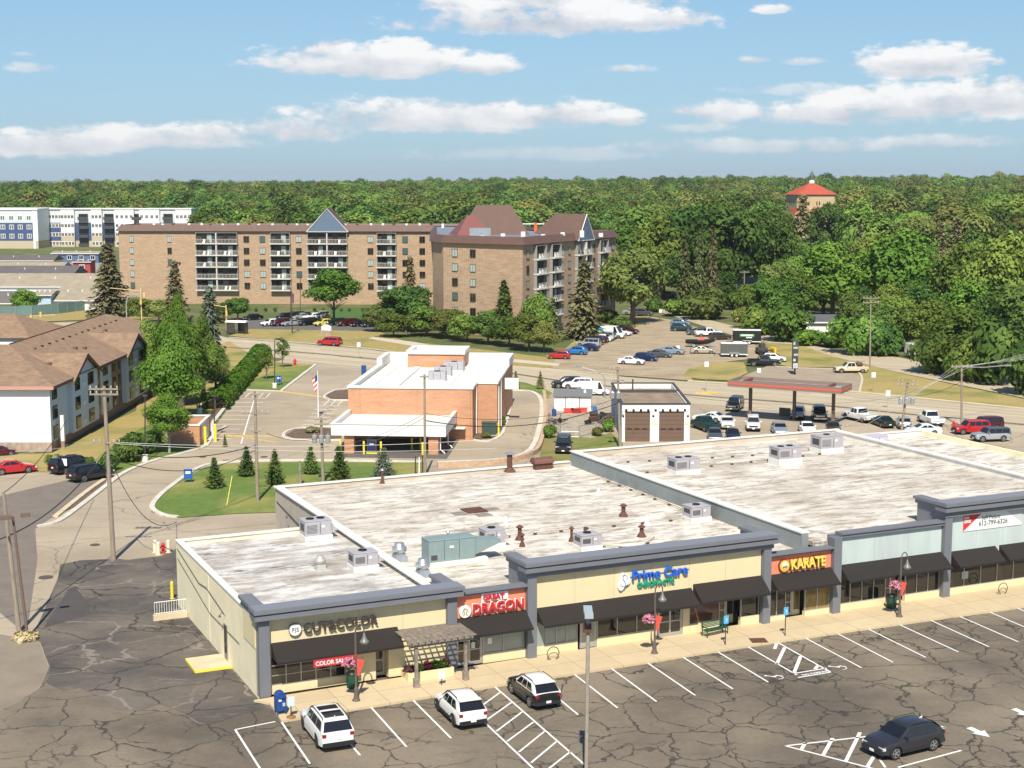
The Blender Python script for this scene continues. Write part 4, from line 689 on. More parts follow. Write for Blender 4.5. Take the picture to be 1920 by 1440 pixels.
def car_meshes(ty,col,top=None,glass=None):
    key=(ty,col,top)
    if key in CM: return CM[key]
    p=CT[ty]; Ln,Wd,Hh=p['L'],p['W'],p['H']; xf=Ln/2-p['fo']; xr=xf-p['wb']; r=p['r']; ar=r*1.17
    xs=set([-Ln/2+Ln*t for t,_ in p['deck']]+[-Ln/2+Ln*k/14 for k in range(15)])
    for xw in (xf,xr):
        for k in range(9): xs.add(xw+ar*math.cos(pi*k/8))
    xs=sorted(xs); xs=[x for i,x in enumerate(xs) if i==0 or x-xs[i-1]>.012]
    mb=MB(); ring=9
    for x in xs:
        t=(x+Ln/2)/Ln; zt=interp(p['deck'],t); e=abs(2*t-1); w=Wd/2*(1-.13*max(0,(e-.62)/.38)**2.2); zb=p['sill']+ (.12*max(0,(e-.93)/.07))
        za=zb
        for xw in (xf,xr):
            dx=abs(x-xw)
            if dx<ar: za=max(za,r+math.sqrt(max(0,ar*ar-dx*dx))*.98)
        za=min(za,zt-.14); zm=max(za+.02,zt*.58)
        half=[(0,zb if za==zb else za),(w*.90,za),(w*.985,za+.01),(w,max(za+.015,zm)),(w*.985,max(za+.03,zt-.13)),(w*.94,zt-.03),(w*.80,zt),(w*.4,zt+.02),(0,zt+.028)]
        for (y,z) in half: mb.v.append((x,y,z))
        for (y,z) in half[::-1][1:-1]: mb.v.append((x,-y,z))
    n=2*ring-2
    for i in range(len(xs)-1):
        for k in range(n): mb.f.append((i*n+k,i*n+(k+1)%n,(i+1)*n+(k+1)%n,(i+1)*n+k)); mb.m.append(0)
    mb.f.append(tuple(range(n))); mb.f.append(tuple((len(xs)-1)*n+k for k in range(n))[::-1]); mb.m+=[0,0]
    P_=paint(col)
    import bmesh
    def fin(mb,name,m,ang=35):
        me=mb.mesh(name,m); bm=bmesh.new(); bm.from_mesh(me); bmesh.ops.remove_doubles(bm,verts=bm.verts,dist=.0005); bmesh.ops.recalc_face_normals(bm,faces=bm.faces); bm.to_mesh(me); bm.free()
        me.polygons.foreach_set('use_smooth',[True]*len(me.polygons))
        try: me.set_sharp_from_angle(angle=rad(ang))
        except Exception: pass
        return me
    out={'body':fin(mb,'body',P_,40)}
    # greenhouse
    g0,g1,g2,g3=[-Ln/2+Ln*t for t in p['gh']]; zb=p['belt']; H_=Hh; wb_=Wd/2*.93; wt=Wd/2*(.74 if not p.get('van') else .88)
    st=[(g0,zb-.05,wb_*.97,zb+.0,wb_*.95)]
    secs=[]
    def sec(xb,xt,zt,w_t): secs.append((xb,xt,zt,w_t))
    N=7
    sec(g0,g0+.01,zb+.01,wb_*.96)
    for k in range(N+1):
        t=k/N; xt=g1+(g2-g1)*t; xb=g0+.02+(g3-g0-.04)*(.08+.84*t) if not p.get('van') else xt
        zt=H_-.05*(abs(2*t-1)**2.5)-(.04 if t==0 else 0); sec(xb,xt,zt,wt*(1-.04*abs(2*t-1)))
    sec(g3,g3-.01,zb+.01,wb_*.9)
    mb=MB()
    for (xb,xt,zt,w_t) in secs:
        zl=zt-.09 if zt>zb+.2 else zt-.005
        half=[(xb,0,zb-.06),(xb,wb_,zb-.06),(xb,wb_*.99,zb+.0),(xt,w_t+.03,zl),(xt,w_t*.93,zt-.02 if zt>zb+.2 else zt),(xt,w_t*.5,zt+.01),(xt,0,zt+.015)]
        for q in half: mb.v.append(q)
        for q in half[::-1][1:-1]: mb.v.append((q[0],-q[1],q[2]))
    n=12
    for i in range(len(secs)-1):
        for k in range(n): mb.f.append((i*n+k,i*n+(k+1)%n,(i+1)*n+(k+1)%n,(i+1)*n+k)); mb.m.append(0)
    mb.f.append(tuple(range(n))); mb.f.append(tuple((len(secs)-1)*n+k for k in range(n))[::-1]); mb.m+=[0,0]
    out['cabin']=fin(mb,'cabin',paint(top) if top else P_,30)
    # glass
    ztop=H_-.11; e=.012
    def lat(x,z,off=e):  # point on the cabin side at height z
        f_=(z-zb)/(ztop-zb); return wb_*.99+(wt+.03-wb_*.99)*f_+off
    mb=MB(); 
    def wind(xb,xt,zt,nx,name):
        m2=MB(); za=zb+.035; zz=zt-.10; fx=lambda z: xb+(xt-xb)*((z-zb)/(zt-zb)); wy=lambda z: (wb_*.93+(wt*.93-wb_*.93)*((z-zb)/(zt-zb)))*.97
        m2.add([(fx(za)+nx,-wy(za),za+.02),(fx(za)+nx,wy(za),za+.02),(fx(zz)+nx,wy(zz),zz+.02),(fx(zz)+nx,-wy(zz),zz+.02)],[(0,1,2,3)]); return m2
    ws=wind(g3,g2,H_,.02,'windshield'); out['windshield']=fin(ws,'windshield',CGL)
    if not p.get('van'): out['rear_window']=fin(wind(g0,g1,H_-.03,-.02,''),'rear_window',CGL)
    xB0=g0+(.22 if g1-g0<.5 else .45); xB1=g3-.38; xT0=g1+.12; xT1=g2-.04
    if p.get('van'): xB0=g3-1.35; xT0=xB0+.05; xB1=g3-.4; xT1=g2-.1
    za,zz=zb+.04,ztop-.03
    fr=[0,1] if (p.get('van') or ty=='pickup' and 0) else ([0,.36,.70,1] if ty in('suv','boxsuv','wagon','minivan','boxy','cross') else [0,.48,1])
    for sgn in (1,-1):
        m2=MB()
        for a,b in zip(fr,fr[1:]):
            g=.03; q=[]
            for (f_,z) in ((a,za),(b,za),(b,zz),(a,zz)):
                xx0=xB0+(xB1-xB0)*f_; xx1=xT0+(xT1-xT0)*f_; x=xx0+(xx1-xx0)*((z-za)/(zz-za)); x+= g if f_==a else -g; q.append((x,sgn*lat(x,z),z))
            m2.add(q if sgn>0 else q[::-1],[(0,1,2,3)])
        out['side_window%d'%sgn]=m2.mesh('side_window',CGL)
    m2=MB(); m2.cbox((xf,0,r),.01,.01,.01)
    # wheel
    m2=MB(); m2.lathe([(r*.72,-.11),(r*.97,-.11),(r,-.07),(r,.07),(r*.97,.11),(r*.70,.11)],n=20); out['wheel']=fin(m2,'wheel',TYRE,50)
    m2=MB(); m2.lathe([(.02,.118),(r*.16,.122)],n=10)
    for k in range(5):
        a=2*pi*k/5; m2.cbox((r*.40*math.cos(a),r*.40*math.sin(a),.112),r*.62,r*.2,.012,a)
    m2.lathe([(r*.62,.100),(r*.62,.116),(r*.70,.116),(r*.70,.100)],n=20); m2.lathe([(.01,.06),(r*.69,.06),(r*.69,.08)],n=16)
    out['rim']=m2.mesh('rim',RIM); m3=MB(); m3.v=m2.v; m3.f=m2.f; m3.m=m2.m; out['rimd']=m3.mesh('rim',RIMD)
    def lamp(sx,sy,sz): q=MB(); q.box(-sx/2,sx/2,-sy/2,sy/2,-sz/2,sz/2); return q
    out['headlight']=lamp(.16,.40,.14).mesh('headlight',HEADL); out['taillight']=lamp(.10,.20,.17).mesh('taillight',TAIL)
    q=MB(); q.box(-.05,.06,-Wd*.30,Wd*.30,-.10,.10); out['grille']=q.mesh('grille',PLAS if ty not in('classic','boxy') else CHROME)
    q=MB(); q.box(-.07,.07,-Wd*.44,Wd*.44,-.10,.10); out['bumper']=q.mesh('bumper',PLAS if ty not in('classic','boxy') else CHROME)
    q=MB(); q.box(-.01,.01,-.16,.16,-.07,.07); out['licence_plate']=q.mesh('licence_plate',WHITE)
    q=MB(); q.box(-.06,.06,-.1,.1,-.07,.07); out['mirror']=q.mesh('mirror',P_)
    q=MB(); q.box(xr-ar*.9,xf+ar*.9,-Wd*.40,Wd*.40,.18,p['sill']+.25); out['underbody']=q.mesh('underbody',PLAS)
    out['_']=(xf,xr,g0,g1,g2,g3); CM[key]=out; return out
ncar=0
def car(ty,col,u,v,head,label,cat=None,group=None,top=None,sc=1.0,name='parked_car',extras=(),rimd=False,z=.03,xy=None):
    m=car_meshes(ty,col,top); p=CT[ty]; Ln,Wd,Hh=p['L'],p['W'],p['H']; xf,xr,g0,g1,g2,g3=m['_']
    q=Vector((xy[0],xy[1],0)) if xy else G(u,v); t=thing(name,label,cat or {'suv':'car','boxsuv':'car','pickup':'pickup truck','van':'van','minivan':'minivan'}.get(ty,'car'),(q.x,q.y,z),rad(head),group,sc)
    link('body',m['body'],t); link('cabin',m['cabin'],t); link('windshield',m['windshield'],t)
    if 'rear_window' in m: link('rear_window',m['rear_window'],t)
    link('side_window',m['side_window1'],t); link('side_window',m['side_window-1'],t); link('underbody',m['underbody'],t)
    for x in (xf,xr):
        for s in (1,-1):
            w=link('wheel',m['wheel'],t,(x,s*(Wd/2-.13),p['r'])); w.rotation_euler=(-pi/2*s,0,0); link('rim',m['rimd' if rimd else 'rim'],w)
    zh=interp(p['deck'],.965)-.14; zt=interp(p['deck'],.02)-.13
    if ty=='pickup': zt=1.0
    for s in (1,-1):
        link('headlight',m['headlight'],t,(Ln/2-.13,s*Wd*.35,zh)); link('taillight',m['taillight'],t,(-Ln/2+.055,s*Wd*.39,zt)); link('mirror',m['mirror'],t,(g3-.35,s*(Wd/2+.05),p['belt']+.08))
    link('grille',m['grille'],t,(Ln/2-.045,0,zh-.12)); link('bumper',m['bumper'],t,(Ln/2-.06,0,.42)); link('bumper',m['bumper'],t,(-Ln/2+.05,0,.44)); link('licence_plate',m['licence_plate'],t,(-Ln/2-.025,0,.52 if ty not in('suv','minivan') else .75)); link('licence_plate',m['licence_plate'],t,(Ln/2+.02,0,.44))
    if ty=='pickup':
        mb=MB(); mb.box(-Ln/2,-Ln/2+.06,-Wd/2+.06,Wd/2-.06,.7,1.13); 
        for s in (1,-1): mb.box(-Ln/2+.02,g0+.0,s*(Wd/2-.05)-.05,s*(Wd/2-.05)+.04,.75,1.14)
        mb.build('bed_walls',paint(col),t); mb=MB(); mb.box(-Ln/2+.07,g0-.02,-Wd/2+.11,Wd/2-.11,.8,.86); mb.build('bed_floor',PLAS,t)
    for e in extras:
        if e=='rails':
            for s in (1,-1): mb=MB(); mb.tube([(g1+.1,s*Wd*.36,Hh-.06),(g1+.2,s*Wd*.355,Hh+.03),(g2-.3,s*Wd*.355,Hh+.03),(g2-.1,s*Wd*.36,Hh-.08)],.022,5); mb.build('roof_rail',PLAS,t)
        if e=='sunroof': mb=MB(); mb.box(g2-1.0,g2-.42,-.52,.52,Hh-.01,Hh+.025); mb.box(g2-2.15,g2-1.3,-.52,.52,Hh+.0,Hh+.027); mb.build('sunroof',CGL,t)
        if e=='clad':
            for s in (1,-1):
                mb=MB()
                for x in (xf,xr):
                    pts=[(x+p['r']*1.2*math.cos(a),s*(Wd/2-.0),p['r']+p['r']*1.16*math.sin(a)) for a in [pi*k/10 for k in range(11)]]; mb.tube(pts,.035,5)
                mb.box(xr+p['r']*1.2,xf-p['r']*1.2,s*(Wd/2)-.02,s*(Wd/2)+.015,p['sill']-.02,p['sill']+.16); mb.build('wheel_arch_trim',PLAS,t)
        if e=='fin': mb=MB(); mb.add([(g1+.2,0,Hh),(g1+.42,0,Hh),(g1+.2,0,Hh+.1),(g1+.2,.03,Hh),(g1+.42,.02,Hh),(g1+.2,.02,Hh+.1)],[(0,1,2),(3,5,4),(0,2,5,3),(1,4,5,2)]); mb.build('antenna',P_W,t)
        if e=='spoiler': mb=MB(); mb.box(g1-.28,g1+.08,-Wd*.36,Wd*.36,Hh-.10,Hh-.05); mb.build('spoiler',paint(top or col),t)
        if e=='panel': mb=MB(); mb.box(-Ln*.42,-Ln*.22,-Wd/2*.93-.10,-Wd/2*.93-.09,1.55,2.1) ; mb.build('blue_decal',mat('decal_cyan',(.02,.45,.62),.4),t)
        if e=='lowbumper': mb=MB(); mb.box(-Ln/2-.02,-Ln/2+.1,-Wd*.42,Wd*.42,.30,.55); mb.build('rear_skirt',PLAS,t)
    return t
P_W=WHITE
FG='cars parked on the shopping strip lot'
car('suv','white',0,0,112.3,'large white SUV with twin glass roof panels, beside the blue mailbox',xy=(-10.15,78.15),group=FG,sc=1.03,extras=('rails','sunroof','fin','lowbumper'),rimd=True)
car('cross','white',0,0,112,'white crossover with black wheel arch trim next to the striped aisle',xy=(-2.95,81.2),group=FG,extras=('rails','clad','fin','spoiler','lowbumper'),rimd=True)
car('cross','black',0,0,113.6,'small black SUV with a white roof beside the curb',xy=(1.25,84.2),group=FG,top='white',sc=.97,extras=('rails','clad','spoiler','fin'),rimd=False)
car('cross','slate',0,0,208.4,'dark grey crossover parked on the hatched triangle, alone in the lot',xy=(20.9,76.2),group=FG,extras=('rails','clad','fin'))
LG='cars parked by the white apartments'
car('sedan','red',24,887,30,'red sedan on the side lot at the left picture edge',group=LG); car('minivan','black',137,884,52,'black minivan, farther of the two dark cars near the kerb bed',group=LG); car('suv','black',170,899,50,'black SUV with its rear to the driveway, nearest the kerb bed',group=LG,extras=('rails',))
car('boxsuv','black',1057,846,266,'black boxy SUV parked on the weedy grass behind the shops',extras=('rails',))
car('suv','red',618,648,160,'red SUV driving on the main road',name='moving_car')
AG='cars in the brick apartments front lot'
for i,(ty,co,u,v,lb) in enumerate((('hatch','white',506,611,'white hatchback at the left end of the front row, beside the bus shelter'),('suv','darkred',527,611,'very dark red car second from the bus shelter'),('sedan','silver',546,611,'pale silver sedan right behind the dark flagpole'),('suv','black',576,610,'black SUV between the pale sedan and the yellow car'),('hatch','yellow',605,611,'small yellow car in the front row'),('cross','darkgreen',626,610,'dark green car behind the low stone sign'),('suv','darkred',650,611,'dark red SUV right of the low stone sign'),('sedan','black',676,612,'black sedan at the right end of the row'),('hatch','navy',694,613,'dark blue hatchback half under the leafy trees'))):
    car(ty,co,u,v,222,lb,group=AG)
for (ty,co,u,v,lb) in (('sedan','black',474,600,'black sedan in the shade left of the driveway opening'),('suv','black',536,600,'black SUV in the second row behind the white hatchback'),('suv','grey',553,597,'grey SUV in the shaded second row'),('sedan','silver',564,599,'silver sedan in the second row behind the flagpole'),('sedan','black',573,597,'black sedan in the second row'),('wagon','white',586,599,'white wagon in the second row above the yellow car'),('suv','tan',600,597,'tan SUV in the second row under the tree')):
    car(ty,co,u,v,222,lb,group=AG)
DG='cars on the dirt lot'
for (ty,co,u,v,h,lb,ex) in (('hatch','red',1048,673,170,'bright red hatchback nearest the road on the dirt lot',()),('cross','blue',1079,665,165,'light blue crossover next to the red hatchback',()),('sedan','navy',1100,658,160,'navy car behind the light blue crossover',()),('boxsuv','silver',1104,651,160,'silver SUV in the left row of the dirt lot',('rails',)),('suv','black',1110,646,158,'black SUV beyond the silver one in the left row',()),('wagon','darkred',1118,643,158,'dark red car with its rear to the dirt lot',()),('sedan','white',1127,640,158,'white and red rear, car just before the van',()),('suv','silver',1133,637,158,'pale SUV beside the white van',()),
   ('van','white',1146,634,-25,'white high-roof van with a cyan decal on the dirt lot',('panel',)),('sedan','white',1164,629,-28,'white car just behind the high-roof van',()),('cross','darkred',1178,626,-28,'dark red car behind the van, in tree shade',()),
   ('sedan','white',1184,683,-18,'white sedan with black glass at the near end of the right row',()),('hatch','navy',1212,677,-20,'dark blue hatchback second in the right row',()),('sedan','grey',1236,670,-20,'charcoal sedan third in the right row',()),('sedan','bluesilver',1260,664,-22,'pale blue-silver sedan fourth in the right row',()),
   ('cross','steelblue',1276,611,-15,'steel blue crossover at the far end of the dirt lot',()),('suv','teal',1278,621,-10,'dark teal SUV in front of the steel blue crossover',()),('wagon','grey',1308,628,190,'grey wagon at the back of the dirt lot beside the white pickup',()),('pickup','white',1328,631,8,'white pickup at the back of the dirt lot',()),('wagon','brown',1350,637,10,'dark brown wagon in front of the white pickup',()),('sedan','tan',1318,663,-5,'beige sedan in the middle right of the dirt lot',()),
   ('pickup','black',1432,686,-6,'black crew-cab pickup parked above the forecourt canopy',()),('hatch','white',1452,678,-10,'white hatchback behind the black pickup',())):
    car(ty,co,u,v,h,lb,group=DG,extras=ex,sc=.97)
GG='used cars around the old fuel canopy'
for (ty,co,u,v,h,lb,tp) in (('boxy','black',1378,768,250,'black vintage wagon left of the fuel canopy',None),('pickup','green',1322,806,108,'dark green pickup with its tailgate to the shop roof',None),('coupe','white',1330,790,150,'white coupe behind the dark green pickup',None),('classic','white',1363,801,265,'white vintage car between the pickup and the white SUV',None),('boxsuv','white',1412,805,262,'tall white SUV left of the silver-blue sedan',None),('sedan','grey',1340,824,265,'grey-blue sedan in the near row, left one',None),('coupe','black',1374,825,265,'black coupe in the near row beside the grey-blue sedan',None),
   ('sedan','bluesilver',1461,813,268,'silver-blue sedan in front of the orange cones',None),('sedan','white',1513,812,268,'white sedan under the near side of the fuel canopy',None),('coupe','brown',1562,811,262,'brown coupe half behind the big rooftop unit',None),('wagon','silver',1496,783,255,'silver-grey old wagon under the fuel canopy',None),('boxy','black',1536,786,262,'black van-like SUV with a chrome front under the fuel canopy',None),('pickup','white',1611,789,115,'white pickup with its tailgate towards the shops, right of the canopy',None),
   ('sedan','darkgreen',1655,799,100,'dark green sedan right of the white pickup',None),('sedan','silver',1694,801,80,'silver sedan behind the transformer pole',None),('pickup','white',1744,795,95,'small white pickup behind the white sedan',None),('sedan','white',1730,815,182,'long white sedan right of the transformer pole',None),('boxsuv','red',1820,813,190,'bright red SUV with its front to the left',None),('boxsuv','darkred',1846,806,190,'dark red SUV behind the bright red one',None),('boxsuv','silver',1857,827,190,'silver two-tone SUV at the front right of the car yard','grey')):
    car(ty,co,u,v,h,lb,group=GG,top=tp,sc=.94)
car('suv','black',1064,727,185,'black SUV with red lights behind the white shed'); car('suv','white',1084,729,175,'white SUV behind the white shed roof'); car('van','white',1112,741,0,'white van beside the white shed',sc=.8)
car('sedan','silver',1186,590,-20,'silver car in tree shade beyond the brick building'); car('suv','grey',1206,592,-20,'grey SUV at the road junction beyond the brick building'); car('van','white',1718,672,-80,'white van half hidden by dark trees along the side road'); car('hatch','bluesilver',1252,557,10,'pale car in a yard behind the junction trees'); car('hatch','darkred',3,854,20,'dark red car half out of view against the white apartment wall',sc=.8)
# old open pickup with wooden bed on the forecourt
t=car('pickup','cream',1595,699,184,'old cream flatbed pickup with a rusty tank on the forecourt',sc=.95)
mb=MB(); mb.tube([(-1.9,0,1.35),(-.9,0,1.35)],.42,12); mb.build('tank',RUST,t)
# trailers
def trailer(u,v,h,Ln,Wd,Hh,m,label,stripe=None):
    q=G(u,v); t=thing('enclosed_trailer',label,'trailer',(q.x,q.y,.04),rad(h)); mb=MB(); mb.box(-Ln/2,Ln/2,-Wd/2,Wd/2,.5,Hh); mb.build('box',m,t,bev=.04); mb=MB(); mb.box(-Ln/2-.01,Ln/2+.01,-Wd/2-.01,Wd/2+.01,Hh+.001,Hh+.08); mb.box(-Ln/2-.01,Ln/2+.01,-Wd/2-.03,-Wd/2-.011,.45,.6); mb.build('trim',WHITE,t)
    for x in (-.4,.4):
        for s in (1,-1): w=MB(); w.tube([(x,s*(Wd/2+.02),.35),(x,s*(Wd/2+.22),.35)],.35,16); w=w.build('wheel',TYRE,t); r_=MB(); r_.tube([(x,s*(Wd/2+.221),.35),(x,s*(Wd/2+.23),.35)],.2,12); r_.build('rim',WHITE,w)
    for s in (1,-1): f_=MB(); f_.box(-.85,.85,s*(Wd/2+.14)-.12,s*(Wd/2+.14)+.12,.72,.76); f_.build('mudguard',WHITE,t)
    mb=MB(); mb.tube([(-Ln/2,.5,.45),(-Ln/2-1.2,0,.45)],.05,6); mb.tube([(-Ln/2,-.5,.45),(-Ln/2-1.2,0,.45)],.05,6); mb.tube([(-Ln/2-1.1,0,0),(-Ln/2-1.1,0,.5)],.04,6); mb.build('hitch',BLACK,t); return t
trailer(1376,669,-5,4.6,2.1,2.35,mat('charcoal_panel',(.10,.11,.10),.5,var=.1),'charcoal grey enclosed twin-axle trailer on the dirt lot')
t=trailer(1400,645,-5,5.2,2.2,2.6,BLACK,'black enclosed trailer with a green and white graphic')
mb=MB(); mb.box(-1.4,1.3,-1.125,-1.115,1.5,1.95); mb.build('graphic',mat('decal_green',(.10,.45,.12),.4),t); mb=MB(); mb.box(-1.1,1.0,-1.132,-1.126,1.6,1.85); mb.box(-.2,.9,-1.13,-1.12,1.2,1.4); mb.build('graphic',WHITE,t)
q=G(1312,651); t=thing('boat','black speedboat with a red cover on a trailer','boat',(q.x,q.y,.04),rad(-12)); mb=MB(); mb.v=[]; 
for x,w,z0,z1 in ((-2.6,.9,.6,1.3),(0,1.0,.5,1.35),(1.5,.75,.6,1.4),(2.8,.05,1.1,1.5)): mb.v+=[(x,0,z0),(x,w,z1-.35),(x,w,z1),(x,0,z1+.05),(x,-w,z1),(x,-w,z1-.35)]
for i in range(3):
    for k in range(6): mb.f.append((i*6+k,i*6+(k+1)%6,(i+1)*6+(k+1)%6,(i+1)*6+k)); mb.m.append(0)
mb.f+=[(0,1,2,3,4,5)]; mb.m+=[0]; mb.build('hull',BLACK,t); mb=MB(); mb.add([(-.4,-.7,1.35),(.9,-.6,1.38),(.9,.6,1.38),(-.4,.7,1.35),(.2,0,2.0)],[(0,1,4),(1,2,4),(2,3,4),(3,0,4)]); mb.build('cover',REDF,t); mb=MB(); mb.tube([(-2.4,.6,.4),(3.6,0,.4)],.06,6); mb.tube([(-2.4,-.6,.4),(3.6,0,.4)],.06,6); mb.tube([(-1,-.95,.32),(-1,-.75,.32)],.3,12); mb.tube([(-1,.95,.32),(-1,.75,.32)],.3,12); mb.build('trailer_frame',STEEL,t)
q=G(1441,664); t=thing('snow_plough','dark machine with a yellow plough blade beside the trailers','plough',(q.x,q.y,.04),rad(10)); mb=MB(); mb.box(-2.2,-.4,-.8,.8,.4,1.2); mb.box(-1.7,-.8,-.6,.6,1.2,2.0); mb.build('machine',DGREY,t,bev=.05)
for x in (-1.8,-.8):
    for s in (1,-1): w=MB(); w.tube([(x,s*.8,.4),(x,s*1.0,.4)],.4,14); w.build('wheel',TYRE,t)
mb=MB(); mb.tube([(-.4,.3,.6),(.9,.3,.7)],.06,6); mb.tube([(-.4,-.3,.6),(.9,-.3,.7)],.06,6); mb.build('arm',BLACK,t); mb=MB(); mb.yprism([(.9+.25*math.cos(a),.65+.55*math.sin(a)) for a in [pi/2+pi*k/8 for k in range(9)]]+[(1.0,.1),(1.0,1.2)],-1.2,1.2); mb.build('blade',mat('plough_yellow',(.75,.50,.03),.5),t)
# ---------------------------------------------------------------- buildings
def frame_at(p0,p1,z=0):
    a=G(*p0,z); b=G(*p1,z); d=b-a; return Vector((a.x,a.y,0)),math.atan2(d.y,d.x),math.hypot(d.x,d.y)
def BX(name,m,par,*boxes,bev=0):
    mb=MB()
    for b in boxes: mb.box(*b)
    return mb.build(name,m,par,bev=bev)
# --- bank
BH=6.33; org,ang,_=frame_at((652.5,723.4),(886,725.9),BH)
bk=thing('bank','orange brick bank with a white parapet roof and a drive-through canopy','bank building',org,ang)
BD=28.5
WROOF=mat('white_membrane',(.70,.69,.66),.6,var=.12,scale=.35,det=8)
RZ=BH-.58; RB=BH+.85; YJ=21.0
BX('wall',BRICK,bk,(0,14.8,0,.4,0,BH-.25),(14.4,14.8,.41,5.2,0,BH-.25),(14.81,17.3,4.8,5.2,0,BH-.25),(16.9,17.3,5.21,BD,0,BH-.25),(0,.4,.41,BD,0,BH-.25),(.41,16.89,BD-.4,BD,0,RB-.1))
BX('roof',WROOF,bk,(.4,14.4,.4,BD-.4,RZ-.3,RZ),(14.41,16.9,5.2,BD-.4,RZ-.3,RZ))
BX('parapet_liner',WHITEB,bk,(.401,.45,.41,BD-.41,RZ,BH-.251),(14.3,14.399,.41,5.2,RZ,BH-.251),(16.8,16.899,5.3,BD-.41,RZ,BH-.251),(.46,14.29,.401,.45,RZ,BH-.251),(.46,16.79,BD-.47,BD-.42,RZ,RB-.11))
BX('coping',WHITEB,bk,(-.12,14.92,-.12,.55,BH-.25,BH),(14.3,14.93,.56,5.3,BH-.249,BH+.001),(14.94,17.42,4.7,5.31,BH-.251,BH-.002),(16.8,17.43,5.32,YJ,BH-.249,BH),(-.12,.55,.56,YJ,BH-.249,BH),(-.12,.56,YJ,BD+.1,BH-.248,RB),(16.79,17.44,YJ,BD+.1,BH-.247,RB),(.57,16.78,BD-.5,BD+.1,RB-.1,RB))
BX('roof_divider',WHITEB,bk,(4.7,5.5,.6,BD-6,RZ,RZ+.2))
BX('roof_stripe',mat('roof_seam',(.55,.54,.52),.7),bk,(2.3,2.35,.6,BD-1,RZ,RZ+.03),(11.5,11.55,.6,BD-1,RZ,RZ+.03))
BX('entrance_tower',BRICK,bk,(3.7,11.2,23.0,23.4,RZ,7.55),(3.7,4.1,23.41,29.0,RZ,7.55),(10.8,11.2,23.41,29.0,RZ,7.55),(4.11,10.79,28.6,29,RZ,7.55))
BX('tower_roof',WROOF,bk,(4.11,10.79,23.41,28.59,7.4,7.54)); BX('tower_coping',WHITEB,bk,(3.5,11.4,22.8,23.6,7.551,8.05),(3.5,4.2,23.61,29.2,7.551,8.05),(10.7,11.4,23.61,29.2,7.551,8.05),(4.21,10.69,28.4,29.2,7.551,8.04))
BX('wall_joint',mat('brick_joint',(.30,.13,.07),.9),bk,(1.4,1.43,-.012,-.001,0,BH-.3),(8.2,8.22,-.012,-.001,0,BH-.3),(14.55,14.58,-.012,-.001,0,BH-.3))
mb=MB(); mb.tube([(14.9,3.6,BH-.4),(14.9,3.6,.2)],.07,8); mb.tube([(17.42,5.6,BH-.6),(17.42,5.6,.2)],.07,8); mb.tube([(17.4,9,BH-.3),(17.42,9,.2)],.07,8); mb.build('downpipe',WHITE,bk)
BX('side_sign_board',WHITE,bk,(17.45,19.2,14.0,14.4,4.2,5.6)); BX('side_canopy',WHITE,bk,(12.3,14.0,-1.2,-.02,1.5,1.56))
# drive-through canopy (part of the bank)
CA,CB=0.0,12.9; CF=-10.4
BX('canopy',WHITE,bk,(CA,CB,CF,CF+.3,2.15,3.42),(CA,CA+.3,CF+.31,-.02,2.15,3.42),(CB-.3,CB,CF+.31,-.02,2.15,3.42),(CA+.31,CB-.31,CF+.31,-.02,2.15,2.9)); BX('canopy_roof',WROOF,bk,(CA+.31,CB-.31,CF+.31,-.02,2.901,2.95)); BX('canopy_coping',WHITEB,bk,(CA-.08,CB+.08,CF-.08,CF+.38,3.421,3.5),(CA-.08,CA+.38,CF+.39,-.02,3.421,3.5),(CB-.38,CB+.08,CF+.39,-.02,3.421,3.5))
BX('pier',BRICK,bk,(1.4,2.5,CF+.4,CF+1.3,0,2.15)); BX('pier',BRICK,bk,(10.9,12.0,CF+.4,CF+1.3,0,2.15)); BX('pier',BRICK,bk,(3.9,4.4,-3.2,-2.6,0,2.15))
mb=MB(); 
for x,y in ((12.2,CF+.8),(12.6,CF+4.5)): mb.tube([(x,y,2.2),(x,y,.55),(x+.4,y-.1,.3),(x+.5,y-.1,.1)],.07,8)
mb.build('downpipe',WHITE,bk)
BX('teller_window',GLASS,bk,(6.5,8.3,-.06,-.01,1.0,2.0))
q=bk.matrix_basis
import mathutils
def BL_(x,y,z=0,o=org,a=ang): return Vector((o.x+x*math.cos(a)-y*math.sin(a),o.y+x*math.sin(a)+y*math.cos(a),z))
pd=MB(); pd.box(.6,13.2,-12.2,-.01,0,.05); o_=struct(pd.build('drive_slab',mat('oily_concrete',(.12,.11,.10),.8,var=.2,scale=.8))); o_.location=org; o_.rotation_euler=(0,0,ang)
t=thing('cash_machine','dark blue drive-up cash machine under the bank canopy','cash machine',BL_(4.5,-9.7,.05),ang); BX('housing',DGREY,t,(-.55,.55,-.3,.4,.15,1.7),bev=.03); BX('screen_panel',mat('atm_blue',(.02,.03,.10),.3),t,(-.42,.42,-.33,-.301,.4,1.5)); BX('logo_strip',WHITE,t,(-.25,.25,-.34,-.331,1.05,1.15)); BX('base',YELLOW,t,(-.6,.6,-.35,.45,0,.149))
def bollard(x,y,h,m,label,grp,r=.12,z=0):
    t=thing('bollard',label,'bollard',(x,y,z),0,grp); mb=MB(); mb.lathe([(r,0),(r,h-.06),(r*.8,h-.01),(r*.3,h+.02)],n=12); mb.build('post',m,t); mb=MB(); mb.lathe([(r*1.5,0),(r*1.5,.03)],n=12); mb.build('base_ring',CONC,t)
YB='yellow bollards at the bank'
